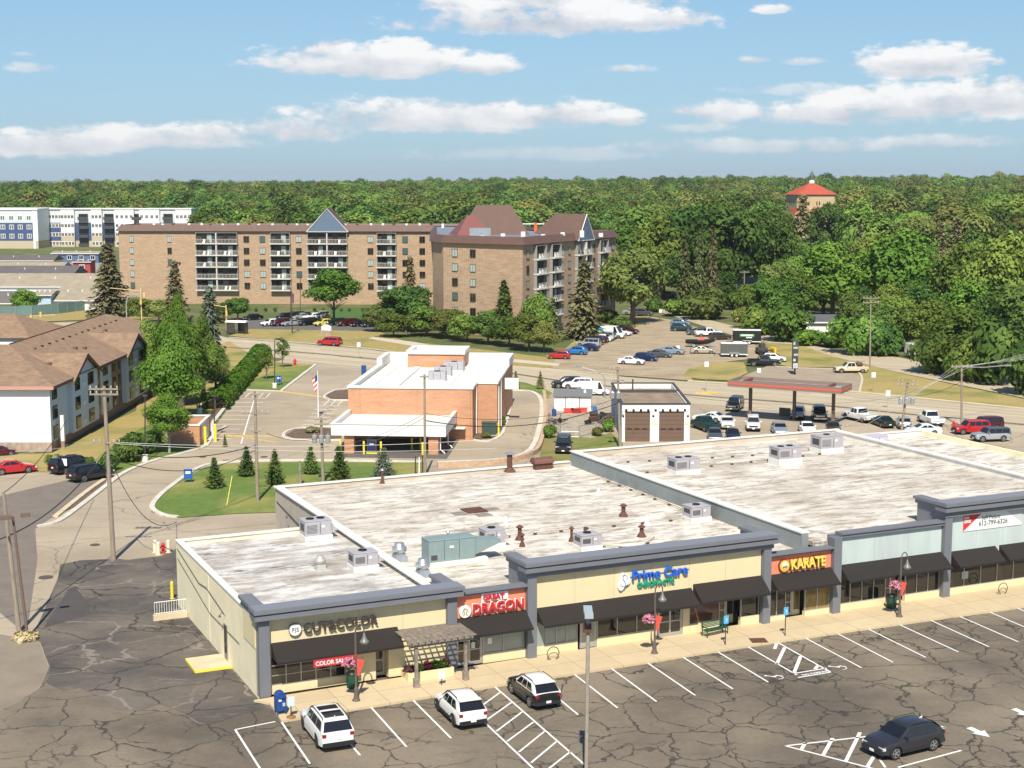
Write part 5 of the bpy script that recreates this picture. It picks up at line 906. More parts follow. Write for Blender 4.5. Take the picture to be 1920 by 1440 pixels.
for (x,y,lb,h) in ((1.0,-10.2,'yellow bollard at the left end of the bank canopy',1.6),(3.65,-10.2,'yellow bollard just left of the cash machine',1.5),(5.6,-10.3,'yellow bollard just right of the cash machine',1.5),(8.6,-7.0,'yellow bollard in shade under the canopy, left of the middle pair',1.4),(9.6,-7.0,'yellow bollard in shade under the canopy, right of the middle pair',1.4),(10.3,-10.4,'yellow bollard at the foot of the right canopy pier',1.5),(17.6,3.2,'yellow bollard beside the green utility cabinet',1.6)):
    p=BL_(x,y,.05); bollard(p.x,p.y,h,YELLOW,lb,YB)
p=G(943,733); bollard(p.x,p.y,1.5,YELLOW,'yellow bollard at the far corner of the bank side drive',YB); p=G(404,828); bollard(p.x,p.y,2.1,YELLOW,'right yellow post in front of the brick bin enclosure',YB,.18); p=G(385,832); bollard(p.x,p.y,2.0,YELLOW,'left yellow post in front of the brick bin enclosure',YB,.18)
t=thing('utility_cabinet','green metal utility cabinet at the corner of the bank','cabinet',BL_(15.6,3.0,.05),ang); BX('box',mat('cabinet_green',(.05,.085,.07),.5),t,(0,1.7,0,1.2,.1,1.5),bev=.04); BX('lid',mat('cabinet_green',(.05,.085,.07)),t,(-.06,1.76,-.06,1.26,1.501,1.6)); BX('pad',CONC,t,(-.1,1.8,-.1,1.3,0,.099))
def simple_hvac(p,a,z,label,w=2.2,d=1.5,h=1.2):
    t=thing('rooftop_unit',label,'air conditioner',(p.x,p.y,z),a,'grey rooftop air conditioning units'); BX('cabinet',HVAC,t,(0,w,0,d,.2,h),bev=.03); BX('curb',WHITEB,t,(.05,w-.05,.05,d-.05,0,.199)); mb=MB(); mb.lathe([(.4,0),(.4,.06)],(w*.5,d*.5,h+.001),16); mb.build('fan_guard',BLACK,t); BX('panel_seams',DGREY,t,(w*.3,w*.32,-.01,-.001,.3,h-.1),(w*.7,w*.72,-.01,-.001,.3,h-.1))
simple_hvac(BL_(8.3,9,0),ang,RZ,'grey air conditioner on the bank roof, nearest of three'); simple_hvac(BL_(8.4,14,0),ang,RZ,'grey air conditioner on the bank roof, middle of three'); simple_hvac(BL_(9.0,19,0),ang,RZ,'grey air conditioner on the bank roof, farthest of three',2.6,2.0)
t=thing('sign_box','blue box sign standing beside the left bank parapet','sign',(G(688,735).x-.4,G(688,735).y,0)); BX('cabinet',BLUEM,t,(-.32,.32,-.3,.3,2.5,3.9),bev=.03); BX('post',STEEL,t,(-.1,.1,-.1,.1,0,2.499)); BX('side_band',mat('sign_teal',(.03,.25,.35),.4),t,(-.36,-.321,-.31,.31,2.5,3.9))
# --- two-bay garage
GH=4.4; p0=G(1165.8,828); gr=thing('garage','white two-bay garage with brown doors and a flat tan roof','garage building',(p0.x,p0.y,0),0)
GW,GD=7.95,18.5
TANR=mat('gravel_roof',(.27,.20,.14),.95,var=.3,scale=.7,det=8)
BX('wall',WHITE,gr,(0,.35,0,.3,0,GH-.8),(3.3,4.35,0,.3,0,GH-.8),(7.3,GW,0,.3,0,GH-.8),(0,GW,-.05,.3,GH-.799,GH),(0,.3,.31,GD,0,GH),(GW-.3,GW,.31,GD,0,GH),(.31,GW-.31,GD-.3,GD,0,GH)); BX('side_cladding',mat('blue_cladding',(.28,.38,.50),.6),gr,(-.03,-.001,1.0,GD,0,GH-.3))
BX('roof',TANR,gr,(.31,GW-.31,.31,11.5,GH-.35,GH-.2),(.31,GW-.31,11.9,GD-.31,GH-.7,GH-.6)); BX('roof_edge',DGREY,gr,(-.1,GW+.1,-.12,.2,GH+.001,GH+.16),(-.1,.2,.21,GD,GH+.001,GH+.16),(GW-.2,GW+.1,.21,GD,GH+.001,GH+.16),(.21,GW-.21,GD-.25,GD+.05,GH+.001,GH+.16),(.21,GW-.21,11.5,11.9,GH-.6,GH+.1))
BROWND=mat('brown_garage_door',(.15,.095,.065),.6,var=.06,scale=1)
for x0 in (.35,4.35):
    mb=MB()
    for k in range(7): mb.box(x0+.01,x0+2.93,.12,.2,k*.5+.01,k*.5+.49)
    d=mb.build('garage_door',BROWND,gr); w=MB()
    for k in range(3): w.box(x0+.25+k*.9,x0+.8+k*.9,.105,.119,1.42,1.56)
    w.build('door_windows',BLACK,d)
mb=MB()
for k in range(9): mb.box(.35+k*.86,.62+k*.86,-.06,-.051,GH-.78+ -.02,GH-.52)
mb.box(.1,.25,-.06,-.051,2.9,3.15); mb.box(3.55,3.8,-.02,-.001,2.9,3.15); mb.box(GW-.35,GW-.1,-.02,-.001,2.9,3.15); mb.build('checker_trim',BLACK,gr)
BX('sign_patch',CREAM,gr,(3.4,4.2,-.03,-.001,2.0,2.3),(7.35,7.9,-.03,-.001,2.0,2.3)); mb=MB(); mb.tube([(2.4,14.5,GH-.6),(2.4,14.5,GH+1.1)],.1,8); mb.build('flue',RUST,gr)
# apron of dirt in front of it is ground
# --- shed
p0=G(1039,770.5); sh=thing('shed','white storage shed with a grey sloping roof and double doors','shed',(p0.x,p0.y,0),rad(-5))
BX('wall',WHITE,sh,(0,4.9,0,2.2,0,1.9)); mb=MB(); mb.xprism([(-.2,1.92),(2.3,2.62),(2.3,2.72),(-.2,2.02)],-.15,5.05); mb.build('roof',mat('grey_felt',(.16,.165,.17),.8,var=.1),sh); BX('door',WHITE,sh,(1.6,2.42,-.04,-.005,.05,1.85),(2.45,3.3,-.04,-.005,.05,1.85)); BX('door_frame',BLACK,sh,(1.5,1.58,-.05,-.003,0,1.92),(3.32,3.4,-.05,-.003,0,1.92),(2.42,2.45,-.045,-.003,0,1.9)); BX('roof_vent',WHITE,sh,(3.9,4.2,.9,1.2,2.35,2.75))
# --- fuel canopy
org2,ang2,LG_=frame_at((1364,721.5),(1577,736),4.55); cp=thing('fuel_canopy','derelict fuel station canopy with a red band and an open roof frame','canopy',org2,ang2)
TAUPE=mat('taupe_metal',(.23,.17,.14),.6); REDB=mat('red_band',(.66,.11,.06),.5)
def ringbox(w,d,z0,z1,th): return ((0,w,0,th,z0,z1),(0,w,d-th,d,z0,z1),(0,th,th+.001,d-th-.001,z0,z1),(w-th,w,th+.001,d-th-.001,z0,z1))
BX('fascia',TAUPE,cp,*ringbox(14.8,4.7,4.35,5.15,.25)); BX('red_band',REDB,cp,(-.02,14.82,-.02,-.001,4.62,4.86),(14.801,14.82,0,4.7,4.62,4.86)); BX('deck',mat('canopy_deck',(.40,.43,.46),.5,var=.2,scale=1),cp,(.26,14.54,.26,4.44,4.65,4.72)); BX('roof_joist',mat('red_joist',(.20,.06,.045),.7),cp,(1.6,1.85,.3,4.4,4.721,5.1),(12.6,12.85,.3,4.4,4.721,5.1),(1.86,12.59,1.6,1.75,4.51,4.8),(1.86,12.59,3.4,3.55,4.51,4.8),(5,5.1,1.76,3.39,4.51,4.7),(9,9.1,1.76,3.39,4.51,4.7))
for (x,y) in ((2.2,2.6),(7.6,4.0),(13.2,2.3)): BX('column',WOODB,cp,(x-.18,x+.18,y-.18,y+.18,0,4.35))
BX('fallen_panel',DGREY,cp,(5.4,6.9,4.6,4.7,.3,1.4))
for i,(u,v) in enumerate(((1402,782),(1420,783))):
    p=G(u,v); t=thing('traffic_cone',('orange traffic cone at the foot of the left canopy column','orange traffic cone a step right of the other cone')[i],'traffic cone',(p.x,p.y,.03),0,'orange traffic cones'); mb=MB(); mb.lathe([(.2,.04),(.16,.25)],n=12); mb.lathe([(.10,.5),(.04,.8),(.03,.82)],n=12); mb.build('cone',mat('cone_orange',(.8,.13,.03),.5),t); mb=MB(); mb.lathe([(.161,.251),(.10,.499)],n=12); mb.build('reflective_band',WHITE,t); BX('base',mat('cone_orange',(.8,.13,.03)),t,(-.28,.28,-.28,.28,0,.04))
p=G(1490,703); t=thing('pylon_sign','tall narrow dark price sign with broken panels behind the canopy','sign',(p.x,p.y,0),rad(10)); BX('post',BLACK,t,(-.1,.1,-.1,.1,0,1.0)); BX('frame',DGREY,t,(-.45,.45,-.2,.2,1.0,5.6)); BX('panel',mat('sign_pale',(.5,.52,.52),.5,var=.4,scale=2),t,(-.4,.4,-.23,-.201,1.1,1.9),(-.4,.0,-.23,-.201,2.2,2.6),(-.3,.4,-.23,-.201,3.1,3.4),(-.4,.3,-.23,-.201,4.2,4.5),(-.4,-.1,-.23,-.201,4.8,5.3))
# --- white apartments with brown shingle roof
EV=7.5; wx,wy=-52.0,165.6
wh=thing('white_apartments','three-storey white sided apartment block with a brown shingle roof','apartment building',(wx,wy,0),0)
SEG=66
BX('wall_front',SIDW,wh,(-40,0,0,.3,1.1,EV)); BX('foundation',mat('stone_base',(.42,.32,.25),.9,var=.25,scale=2),wh,(-40,.02,-.03,.3,0,1.1)); BX('foundation',TANBS,wh,(-.3,.03,.31,SEG,0,1.0))
BX('wall_side',SIDB,wh,(-.3,0,.31,9.0,1.001,EV),(-.3,0,7.05,17.6,1.002,EV)) if 0 else BX('wall_side',SIDB,wh,(-.3,0,.31,18.0,1.001,EV),(-.3,0,20.7,26.0,1.001,EV),(-.3,0,31.01,66,1.001,EV)); BX('wall_brick',TANBS,wh,(-.3,0,18.01,20.69,1.001,EV)); BX('wall_brick',TANBS,wh,(-.3,0,26.01,31.0,1.001,EV)); BX('wall_back',SIDW,wh,(-18,-.31,65.7,66,1.0,EV))
# stepped gable bays
def gable(y0,y1,pk,out=.5):
    mb=MB(); ym=(y0+y1)/2; mb.xprism([(y0,1.0),(y1,1.0),(y1,EV-.3),(ym,pk-.2),(y0,EV-.3)],0.001,out); mb.build('gable_wall',SIDB,wh)
    mb=MB(); e=.45; th=.2
    mb.v+=[(out+e,y0-.5,EV-.35),(out+e,ym,pk+.15),(-9,ym,pk+.15),(-3.2,y0-.5,EV-.35) ]; mb.f.append((0,1,2,3)); mb.m.append(0)
    mb.v+=[(out+e,y1+.5,EV-.35),(-3.2,y1+.5,EV-.35)]; mb.f.append((4,5,2,1)); mb.m.append(0); mb.build('gable_roof',SHING,wh,recalc=False)
    mb=MB(); mb.xprism([(y0-.55,EV-.75),(y0-.55,EV-.38),(ym,pk+.12),(y1+.55,EV-.38),(y1+.55,EV-.75),(ym,pk-.4)],out+e-.06,out+e+.02); mb.build('barge_board',BRNF,wh)
gable(7.0,17.9,9.7); gable(31.4,42.6,9.7)
mb=MB(); R0=13.0; hz=10.7; zz=EV+.05
mb.v=[(-60,-.7,zz),(.7,-.7,zz),(.7,66.7,zz),(-18.7,66.7,zz),(-9,14,hz),(-9,57,hz),(-60,14,hz),(-18.7,28.7,zz),(-60,28.7,zz)]
mb.f=[(0,1,4,6),(1,2,5,4),(2,3,5),(3,7,4,5),(7,8,6,4)]; mb.m=[0]*5; mb.build('roof',SHING,wh,recalc=False)
BX('fascia',PINKR,wh,(-60,.72,-.76,-.70,EV-.32,EV+.06)); BX('fascia',BRNF,wh,(.70,.76,-.7,6.6,EV-.3,EV+.04),(.70,.76,18.3,31,EV-.3,EV+.04),(.70,.76,43,66.7,EV-.3,EV+.04)); BX('soffit',BRNF,wh,(-60,.7,-.69,0,EV-.3,EV-.28))
mb=MB(); mb.v=[(-40,70,zz),(-18.8,70,zz),(-18.8,52,zz),(-40,52,zz),(-34,61,hz-.3),(-24,61,hz-.3),(-60,52,zz),(-40.2,52,zz),(-60,38,zz),(-40.2,38,zz),(-60,45,hz-1),(-40.2,45,hz-1)]; mb.f=[(0,1,5,4),(1,2,5),(2,3,4,5),(3,0,4),(6,7,11,10),(9,8,10,11)]; mb.m=[0]*6; mb.build('rear_roof',SHING,wh,recalc=False); BX('rear_wall',SIDW,wh,(-39.5,-19.2,52.5,69.5,0,EV))
mb=MB(); mb.tube([(-9,14,hz+.04),(-9,57,hz+.04)],.09,5); mb.build('ridge_cap',BRNF,wh)
for k in range(14): 
    y=16+k*2.9; x=-6.6; z=zz+(hz-zz)*(.7-x-0)/9.7 if 0 else zz+(hz-zz)*(.7-x)/9.7; mb=MB(); mb.box(x-.12,x+.16,y-.22,y+.22,z+.01,z+.16); mb.build('roof_vent',BLACK if k%3 else BRNF,wh)
for (x,y) in ((-3,10),(-4,24),(-3.4,26),(-5,40),(-5.3,43)): z=zz+(hz-zz)*(.7-x)/9.7; mb=MB(); mb.box(x-.2,x+.25,y-.3,y+.3,z,z+.22); mb.build('roof_vent',BRNF,wh)
for x in (-14,-12,-20): z=zz+(hz-zz)*(.7+4.5)/10; mb=MB(); mb.box(x-.3,x+.3,4.3,4.7,z-.1,z+.3); mb.build('roof_vent',mat('tan_vent',(.42,.30,.22),.8),wh)
def wwin(x,y0,y1,z0,z1,out=0):
    f=BX('window',BLACK,wh,(out,out+.05,y0-.08,y1+.08,z0-.08,z1+.08)); BX('pane',GLASS,f,(out+.051,out+.06,y0,(y0+y1)/2-.03,z0,z1)); BX('pane',GLASS,f,(out+.051,out+.06,(y0+y1)/2+.03,y1,z0,z1)); BX('curtain',mat('curtain_dark',(.12,.12,.11),.8),f,(out+.062,out+.065,y0+.1,y0+.35,z0+.1,z1-.1))
for fl in range(3):
    z0=1.35+fl*2.25
    for (y0,y1,o2) in ((1.0,2.6,.001),(8.2,10.0,.5),(13.6,15.8,.5),(22.2,24.2,.001),(33,35,.5),(38.4,40.6,.5),(46,48,.001)): wwin(0,y0,y1,z0,z0+1.35,o2+.001)
    for (y0,y1) in ((18.6,19.9),(26.6,27.8),(29.4,30.5)): wwin(0,y0,y1,z0,z0+1.35,.001)
    BX('air_vent',WHITE,wh,(.5,.62,11.3,11.9,z0+.1,z0+.6)); BX('air_vent',WHITE,wh,(.5,.62,36.2,36.8,z0+.1,z0+.6))
BX('downpipe',WHITE,wh,(.001,.12,20.7,20.9,1,EV-.3)); BX('corner_board',WHITE,wh,(-.2,.03,-.03,-.005,1.1,EV-.3))
p=G(119,841); t=thing('utility_post','tall square white post with a brick-coloured foot by the white apartments','post',(p.x,p.y,0)); BX('post',WHITE,t,(-.2,.2,-.2,.2,.9,3.9)); BX('foot',TANBS,t,(-.2,.2,-.2,.2,0,.9))
# --- brick bin enclosure
p=G(348,826); en=thing('bin_enclosure','small roofless brick bin enclosure with pale gates','bin enclosure',(p.x+.2,p.y+.3,0),rad(25)); ew,ed=4.0,5.6
B_=G(375,837); en.location=(B_.x,B_.y,0); en.rotation_euler=(0,0,rad(92))
BX('wall',BRICK,en,(0,.3,.0,3.4,0,2.4),(.31,7.5,3.1,3.4,0,2.4),(7.2,7.5,0,3.09,0,2.4),(.31,1.2,0,.3,0,2.4),(6.3,7.19,0,.3,0,2.4)); BX('coping',WHITEB,en,(-.08,.38,-.08,3.48,2.401,2.55),(.39,7.58,3.02,3.48,2.401,2.55),(7.12,7.58,-.08,3.01,2.401,2.55),(.39,7.11,-.08,.3,2.401,2.55))
for k in range(2):
    mb=MB(); x0=1.25+k*2.52
    for j in range(11): mb.box(x0,x0+2.45,-.05,-.02,.15+j*.2,.30+j*.2)
    mb.box(x0,x0+.06,-.03,.0,.1,2.3); mb.box(x0+2.39,x0+2.45,-.03,.0,.1,2.3); mb.build('gate',STEEL,en)
# --- brick apartment block
BKH=18.3
def apt_unit(par,L_,D_,wins,balcs,m=TANB,fl=6,base=2.6,y=0,slope=None):
    pass
bc=[]  # plan corners from the roof survey
A0=G(222,433,BKH);A1=G(812,434,BKH);B0=G(811,452,BKH);B1=G(831,454.5,BKH);B2=G(980,459,BKH);B4=G(1155,444,BKH)
ap=thing('brick_apartments','large tan brick apartment block with balconies and a brown mansard edge','apartment building',(A0.x,A0.y,0),0)
o0=Vector((A0.x,A0.y,0))
poly=[Vector((p.x-o0.x,p.y-o0.y)) for p in (A0,A1,B0,B1,B2,B4)]
d24=(poly[5]-poly[4]).normalized(); n24=Vector((-d24.y,d24.x)); back=[poly[5]+n24*17,Vector((poly[1].x+18,poly[1].y+17)),Vector((0,17))]
poly2=[(p.x,p.y) for p in poly]+[(p.x,p.y) for p in back]
mb=MB(); mb.prism(poly2,0,BKH); mb.build('wall',TANB,ap,recalc=True)
def outset(pl,d):
    out=[]; n=len(pl)
    for i in range(n):
        a=Vector(pl[i-1]);b=Vector(pl[i]);c=Vector(pl[(i+1)%n]); e1=(b-a).normalized(); e2=(c-b).normalized(); n1=Vector((e1.y,-e1.x)); n2=Vector((e2.y,-e2.x)); m_=(n1+n2); 
        k=d/max(.35,(m_.length/2)); m_=m_.normalized()*k; out.append((b.x+m_.x,b.y+m_.y))
    return out
o1=outset(poly2,.7); o2=outset(poly2,-.5)
mb=MB(); n=len(o1); mb.v=[(x,y,BKH+.001) for x,y in o1]+[(x,y,BKH+1.5) for x,y in o2]+[(x,y,BKH+.9) for x,y in outset(poly2,-.9)]+[(x,y,BKH+.001) for x,y in outset(poly2,-.1)]
for k in range(n): 
    a,b=k,(k+1)%n; mb.f+=[(a,b,n+b,n+a),(n+a,n+b,2*n+b,2*n+a),(3*n+a,3*n+b,b,a)]; mb.m+=[0,0,0]
mb.build('mansard_roof_edge',BROWNM,ap,recalc=False)
mb=MB(); q2=outset(poly2,-.8); mb.prism(q2,BKH+.3,BKH+.7); mb.build('flat_roof',mat('blue_grey_roof',(.19,.22,.27),.8,var=.2,scale=.2),ap)
mb=MB()
for k in range(26): x=4+k*3.1; y=5+3*math.sin(k*1.7); mb=MB(); mb.cyl((x,y),.35,BKH+.7,BKH+1.75,8); mb.build('roof_vent_cap',WHITE if k%3 else RUST,ap)
for k in range(7): x=poly[4].x-8+k*4.1; y=poly[4].y+9+2.5*k; mb=MB(); mb.cyl((x,y),.5,BKH+.7,BKH+1.5+.3*(k%3),8); mb.build('roof_vent_cap',WHITE,ap)
BLG=mat('balcony_wall',(.28,.27,.26),.8); SLABM=mat('balcony_slab',(.60,.57,.52),.8); RAILM=mat('balcony_rail',(.52,.52,.50),.5)
random.seed(5)
FLZ=[3.6+2.92*k for k in range(5)]
LWIN=mat('pale_pane',(.38,.44,.42),.15,spec=.6); 
def place(o,a,b,sx,yy):  # put a facade part built along x on the wall a->b
    d=(b-a).normalized(); o.location=(a.x+d.x*sx+d.y*yy,a.y+d.y*sx-d.x*yy,0); o.rotation_euler=(0,0,math.atan2(d.y,d.x))
wf=MB(); wf.box(-.72,-.66,-.10,.02,-.75,.75); wf.box(.66,.72,-.10,.02,-.75,.75); wf.box(-.65,.65,-.10,.02,.69,.75); wf.box(-.65,.65,-.14,.02,-.82,-.75); wf.box(-.03,.03,-.08,.0,-.75,.69); WFM=wf.mesh('window',mat('window_brown',(.10,.075,.06),.6))
pm={}
for nm,mm in (('d',GLASS),('l',LWIN),('t',mat('teal_pane',(.06,.12,.12),.1,spec=.8))): q=MB(); q.box(-.65,-.03,-.04,-.02,-.74,.68); q.box(.03,.65,-.04,-.02,-.74,.68); pm[nm]=q.mesh('pane',mm)
def awin(a,b,sx,z,w=1.0):
    o=link('window',WFM,ap); place(o,a,b,sx,.03); o.location.z=z; o.scale=(w,1,1); link('pane',pm[random.choice('ddlltl')],o)
def balc(a,b,sx,w,z):
    d=1.9; o=bpy.data.objects.new('balcony',None)
    mb=MB(); mb.box(-w/2,w/2,-.02,.0,0,2.5); base=mb.build('balcony',mat('recess_shade',(.05,.045,.042),.9),ap); place(base,a,b,sx,.02); base.location.z=z-.0  # flat near-black back panel paints in the shade of a deeper recess
    BX('slab',SLABM,base,(-w/2-.1,w/2+.1,-1.2,-.021,-.28,-.02)); BX('ceiling',BLG,base,(-w/2,w/2,-.6,-.021,2.5,2.62))
    BX('side_wall',BLG,base,(-w/2,-w/2+.15,-.7,-.021,0,2.5)); BX('side_wall',BLG,base,(w/2-.15,w/2,-.7,-.021,0,2.5))
    if w>6: BX('divider',SLABM,base,(-.15,.15,-1.15,-.021,-.019,2.49))
    nb=2 if w>6 else 1
    for k in range(nb):
        c=-w/4+k*w/2 if nb==2 else 0; BX('patio_door',GLASS,base,(c-1.3,c+.1,-.05,-.021,.1,2.2)); BX('patio_door_pale',LWIN,base,(c+.15,c+1.3,-.05,-.021,.1,2.2)) if random.random()<.6 else None
        BX('patio_chair',random.choice([WHITE,DGREY,WHITE,RUST]),base,(c-.8,c-.2,-.9,-.4,.0,.45),(c-.8,c-.2,-.45,-.4,.45,.95)); BX('patio_chair',random.choice([WHITE,DGREY,WHITE,RUST]),base,(c+.3,c+.8,-.9,-.5,0,.5),(c+.3,c+.8,-.55,-.5,.5,.9))
    rb=MB(); rb.box(-w/2-.05,w/2+.05,-1.15,-1.1,.95,1.03); n=int(w/.35)
    for k in range(n+1): xx=-w/2+w*k/n; rb.box(xx-.03,xx+.03,-1.14,-1.11,-.019,.949)
    rb.build('railing',RAILM,base)
def sx_of(u,a,b):  # where along wall a->b the picture column u falls
    A=o0.xy+a; B=o0.xy+b; k=(u-CX)/F
    # x/(Yf)=k with Yf = y cos(p) + (HC-z) sin(p) ; use mid height
    yf=lambda P_:P_.y*math.cos(PITCH)+(HC-10)*math.sin(PITCH)
    f_=lambda P_:P_.x-k*yf(P_); fa,fb=f_(A),f_(B); t=fa/(fa-fb); return (B-A).length*t
a,b=poly[0],poly[1]
for u in (248,319,463,493,561,695,760,792):
    for z in FLZ: awin(a,b,sx_of(u,a,b),z+1.05,1.0 if u not in(248,319) else .75)
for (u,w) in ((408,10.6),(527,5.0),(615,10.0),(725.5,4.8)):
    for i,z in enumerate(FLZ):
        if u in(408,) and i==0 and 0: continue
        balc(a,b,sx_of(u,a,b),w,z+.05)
a,b=poly[3],poly[4]
for u in (853.5,887): 
    for z in FLZ: awin(a,b,sx_of(u,a,b),z+1.05,1.0)
a,b=poly[4],poly[5]
for u in (989,1054,1067,1113,1148): 
    for z in FLZ: awin(a,b,sx_of(u,a,b),z+1.05,.9)
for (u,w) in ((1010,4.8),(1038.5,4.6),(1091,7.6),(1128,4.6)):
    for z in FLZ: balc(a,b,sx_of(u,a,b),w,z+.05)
# blue gable dormers over the wide balconies
def dormer(a,b,u,w,h,dep,lab):
    s=sx_of(u,a,b); mb=MB(); z0=BKH-.1; mb.yprism([(-w/2,z0),(w/2,z0),(0,z0+h)],-.95,-.9); o=mb.build('gable',BLUESH,ap); place(o,a,b,s,0)
    mb=MB(); mb.v=[(-w/2-.3,-1.0,z0-.1),(0,-1.0,z0+h+.2),(w/2+.3,-1.0,z0-.1),(-w/2-.3+w*.2,dep,z0+1.4),(0,dep*.62,z0+h+.2),(w/2+.3-w*.2,dep,z0+1.4),(-w/2-.3,2,z0+1),(w/2+.3,2,z0+1)]; mb.f=[(0,1,4,3),(1,2,5,4),(3,4,5)]; mb.m=[0]*3; o=mb.build('dormer_roof',BROWNM,ap,recalc=False); place(o,a,b,s,0)
    mb=MB(); mb.tube([(-w/2-.1,-1.06,z0),(0,-1.06,z0+h+.12),(w/2+.1,-1.06,z0)],.1,4); mb.tube([(-w/2-.1,-1.06,z0),(w/2+.1,-1.06,z0)],.08,4); o=mb.build('gable_trim',WHITE,ap); place(o,a,b,s,0)
dormer(poly[0],poly[1],616,10.2,5.6,9,'')
dormer(poly[4],poly[5],1091,8.4,5.3,10,'')
# big roof house
def hiproof(c,w,d,rw,z0,h,rz,m,name='stair_tower_roof'):
    mb=MB(); mb.v=[(-w/2,-d/2,z0),(w/2,-d/2,z0),(w/2,d/2,z0),(-w/2,d/2,z0),(-rw/2,0,z0+h),(rw/2,0,z0+h)]; mb.f=[(0,1,5,4),(1,2,5),(2,3,4,5),(3,0,4)]; mb.m=[0]*4; o=mb.build(name,m,ap,recalc=False); o.location=(c[0],c[1],0); o.rotation_euler=(0,0,rz)
c=G(900,448,BKH+.7); 
cc=G(925,440,BKH+.7); hiproof((cc.x-o0.x,cc.y-o0.y+4),15.5,13,7.8,BKH+.5,6.6,rad(3),BROWNM)
cc=G(890,440,BKH+.7); hiproof((cc.x-o0.x-.8,cc.y-o0.y),8.5,9,1.6,BKH+.5,4.4,rad(15),mat('red_brown_roof',(.20,.07,.06),.55))
cc=G(902,442,BKH+.7); BX('roof_unit',STEEL,ap,(cc.x-o0.x-2.2,cc.x-o0.x+2.2,cc.y-o0.y-9,cc.y-o0.y-7,BKH+.8,BKH+2.6)); 
cc=G(1018,425,BKH+2); 
for k in range(4): mb=MB(); x=cc.x-o0.x-6+k*4.3; mb.box(x-.35,x+.35,cc.y-o0.y-.3,cc.y-o0.y+.3,BKH+.7,BKH+2.9); mb.build('antenna_mast',mat('orange_paint',(.70,.12,.04),.5),ap)
mb=MB(); mb.tube([(cc.x-o0.x-6,cc.y-o0.y,BKH+2.6),(cc.x-o0.x+7,cc.y-o0.y,BKH+2.6)],.12,5); mb.build('antenna_rail',WHITE,ap)
# --- far white and blue apartments
FD=700; fx=lambda u:(u-CX)/F*FD*math.cos(PITCH)+ (u-CX)/F*25*math.sin(PITCH)
fa=thing('far_apartments','long white, navy and beige four-storey apartment block at the left horizon','apartment building',(fx(90),FD,0),0)
x0=fx(90); FH=17.6; NAVY=mat('navy_siding',(.055,.085,.20),.7); PALB=mat('pale_blue_panel',(.60,.63,.65),.7); BEI=mat('beige_block_far',(.50,.42,.30),.9)
bays=[(90,115,'n'),(115,140,'w'),(140,172,'b'),(172,192,'w'),(192,216,'b'),(216,252,'w'),(252,262,'b'),(262,300,'w'),(300,330,'b'),(330,360,'w')]
for (u0,u1,k) in bays:
    X0,X1=fx(u0)-x0,fx(u1)-x0; y0=0 if k=='w' else 1.5
    if k=='w': BX('wall_bay',WHITE,fa,(X0,X1,y0,14,7.6,FH+.6)); BX('wall_bay_base',BEI,fa,(X0,X1,y0,14,0,7.59))
    elif k=='n': BX('wall_bay',NAVY,fa,(X0,X1,y0,14,3.6,12)); BX('wall_bay_top',PALB,fa,(X0,X1,y0,14,12.01,FH)); BX('wall_bay_base',BEI,fa,(X0,X1,y0,14,0,3.59))
    else: BX('wall_bay',NAVY,fa,(X0,X1,y0,14,3.6,12)); BX('wall_bay_top',PALB,fa,(X0,X1,y0,14,12.01,FH)); BX('wall_bay_base',BEI,fa,(X0,X1,y0,14,0,3.59))
    BX('roof_edge',WHITE,fa,(X0-.1,X1+.1,y0-.3,14,FH+.61,FH+1.1))
    n=3 if k=='w' and u1-u0<22 else (2 if u1-u0<24 else 4)
    for fl in range(4):
        z=1.6+fl*4.15
        if k=='b':
            xc=(X0+X1)/2; bq=BX('balcony',BLACK,fa,(xc-2.2,xc+2.2,y0-.03,y0-.001,z-.4,z+2.1)); BX('railing',DGREY,bq,(xc-2.3,xc+2.3,y0-1.6,y0-1.5,z-.5,z+.7)); BX('slab',DGREY,bq,(xc-2.3,xc+2.3,y0-1.6,y0-.04,z-.7,z-.501))
        else:
            for j in range(n):
                xc=X0+(X1-X0)*(j+.5)/n; f_=BX('window',WHITE,fa,(xc-.75,xc+.75,y0-.05,y0-.001,z-.1,z+1.7)); BX('pane',GLASS,f_,(xc-.55,xc-.06,y0-.07,y0-.051,z+.1,z+1.5),(xc+.06,xc+.55,y0-.07,y0-.051,z+.1,z+1.5))
# left wing, nearer
wy_=-16; wx0,wx1=fx(-60)-x0,fx(92)-x0
BX('wing_wall',NAVY,fa,(wx0,wx1-2.3,wy_,14,4.2,12.4)); BX('wing_wall_top',PALB,fa,(wx0,wx1-2.3,wy_,14,12.41,FH+.6)); BX('wing_corner',WHITE,fa,(wx1-2.29,wx1,wy_,14,4.2,FH+.6)); BX('wing_base',BEI,fa,(wx0,wx1,wy_,14,0,4.19)); BX('roof_edge',WHITE,fa,(wx0,wx1+.3,wy_-.4,14,FH+.61,FH+1.3)); BX('corner_strip',WHITE,fa,(wx1-2.2,wx1-1.2,wy_-.05,wy_-.001,0,FH+.6))
for fl in range(3):
    z=5.4+fl*4.15
    for j in range(9):
        xc=wx1-4-j*4.0
        if j==6: bq=BX('balcony',BLACK,fa,(xc-1.6,xc+1.6,wy_-.03,wy_-.001,z-.5,z+2)); BX('railing',DGREY,bq,(xc-1.7,xc+1.7,wy_-1.5,wy_-1.4,z-.5,z+.7)); continue
        f_=BX('window',WHITE,fa,(xc-1.1,xc+1.1,wy_-.05,wy_-.001,z-.1,z+2.0)); BX('pane',mat('grey_pane',(.16,.17,.18),.2),f_,(xc-.9,xc-.1,wy_-.07,wy_-.051,z+.1,z+1.8),(xc+.1,xc+.9,wy_-.07,wy_-.051,z+.1,z+1.8))
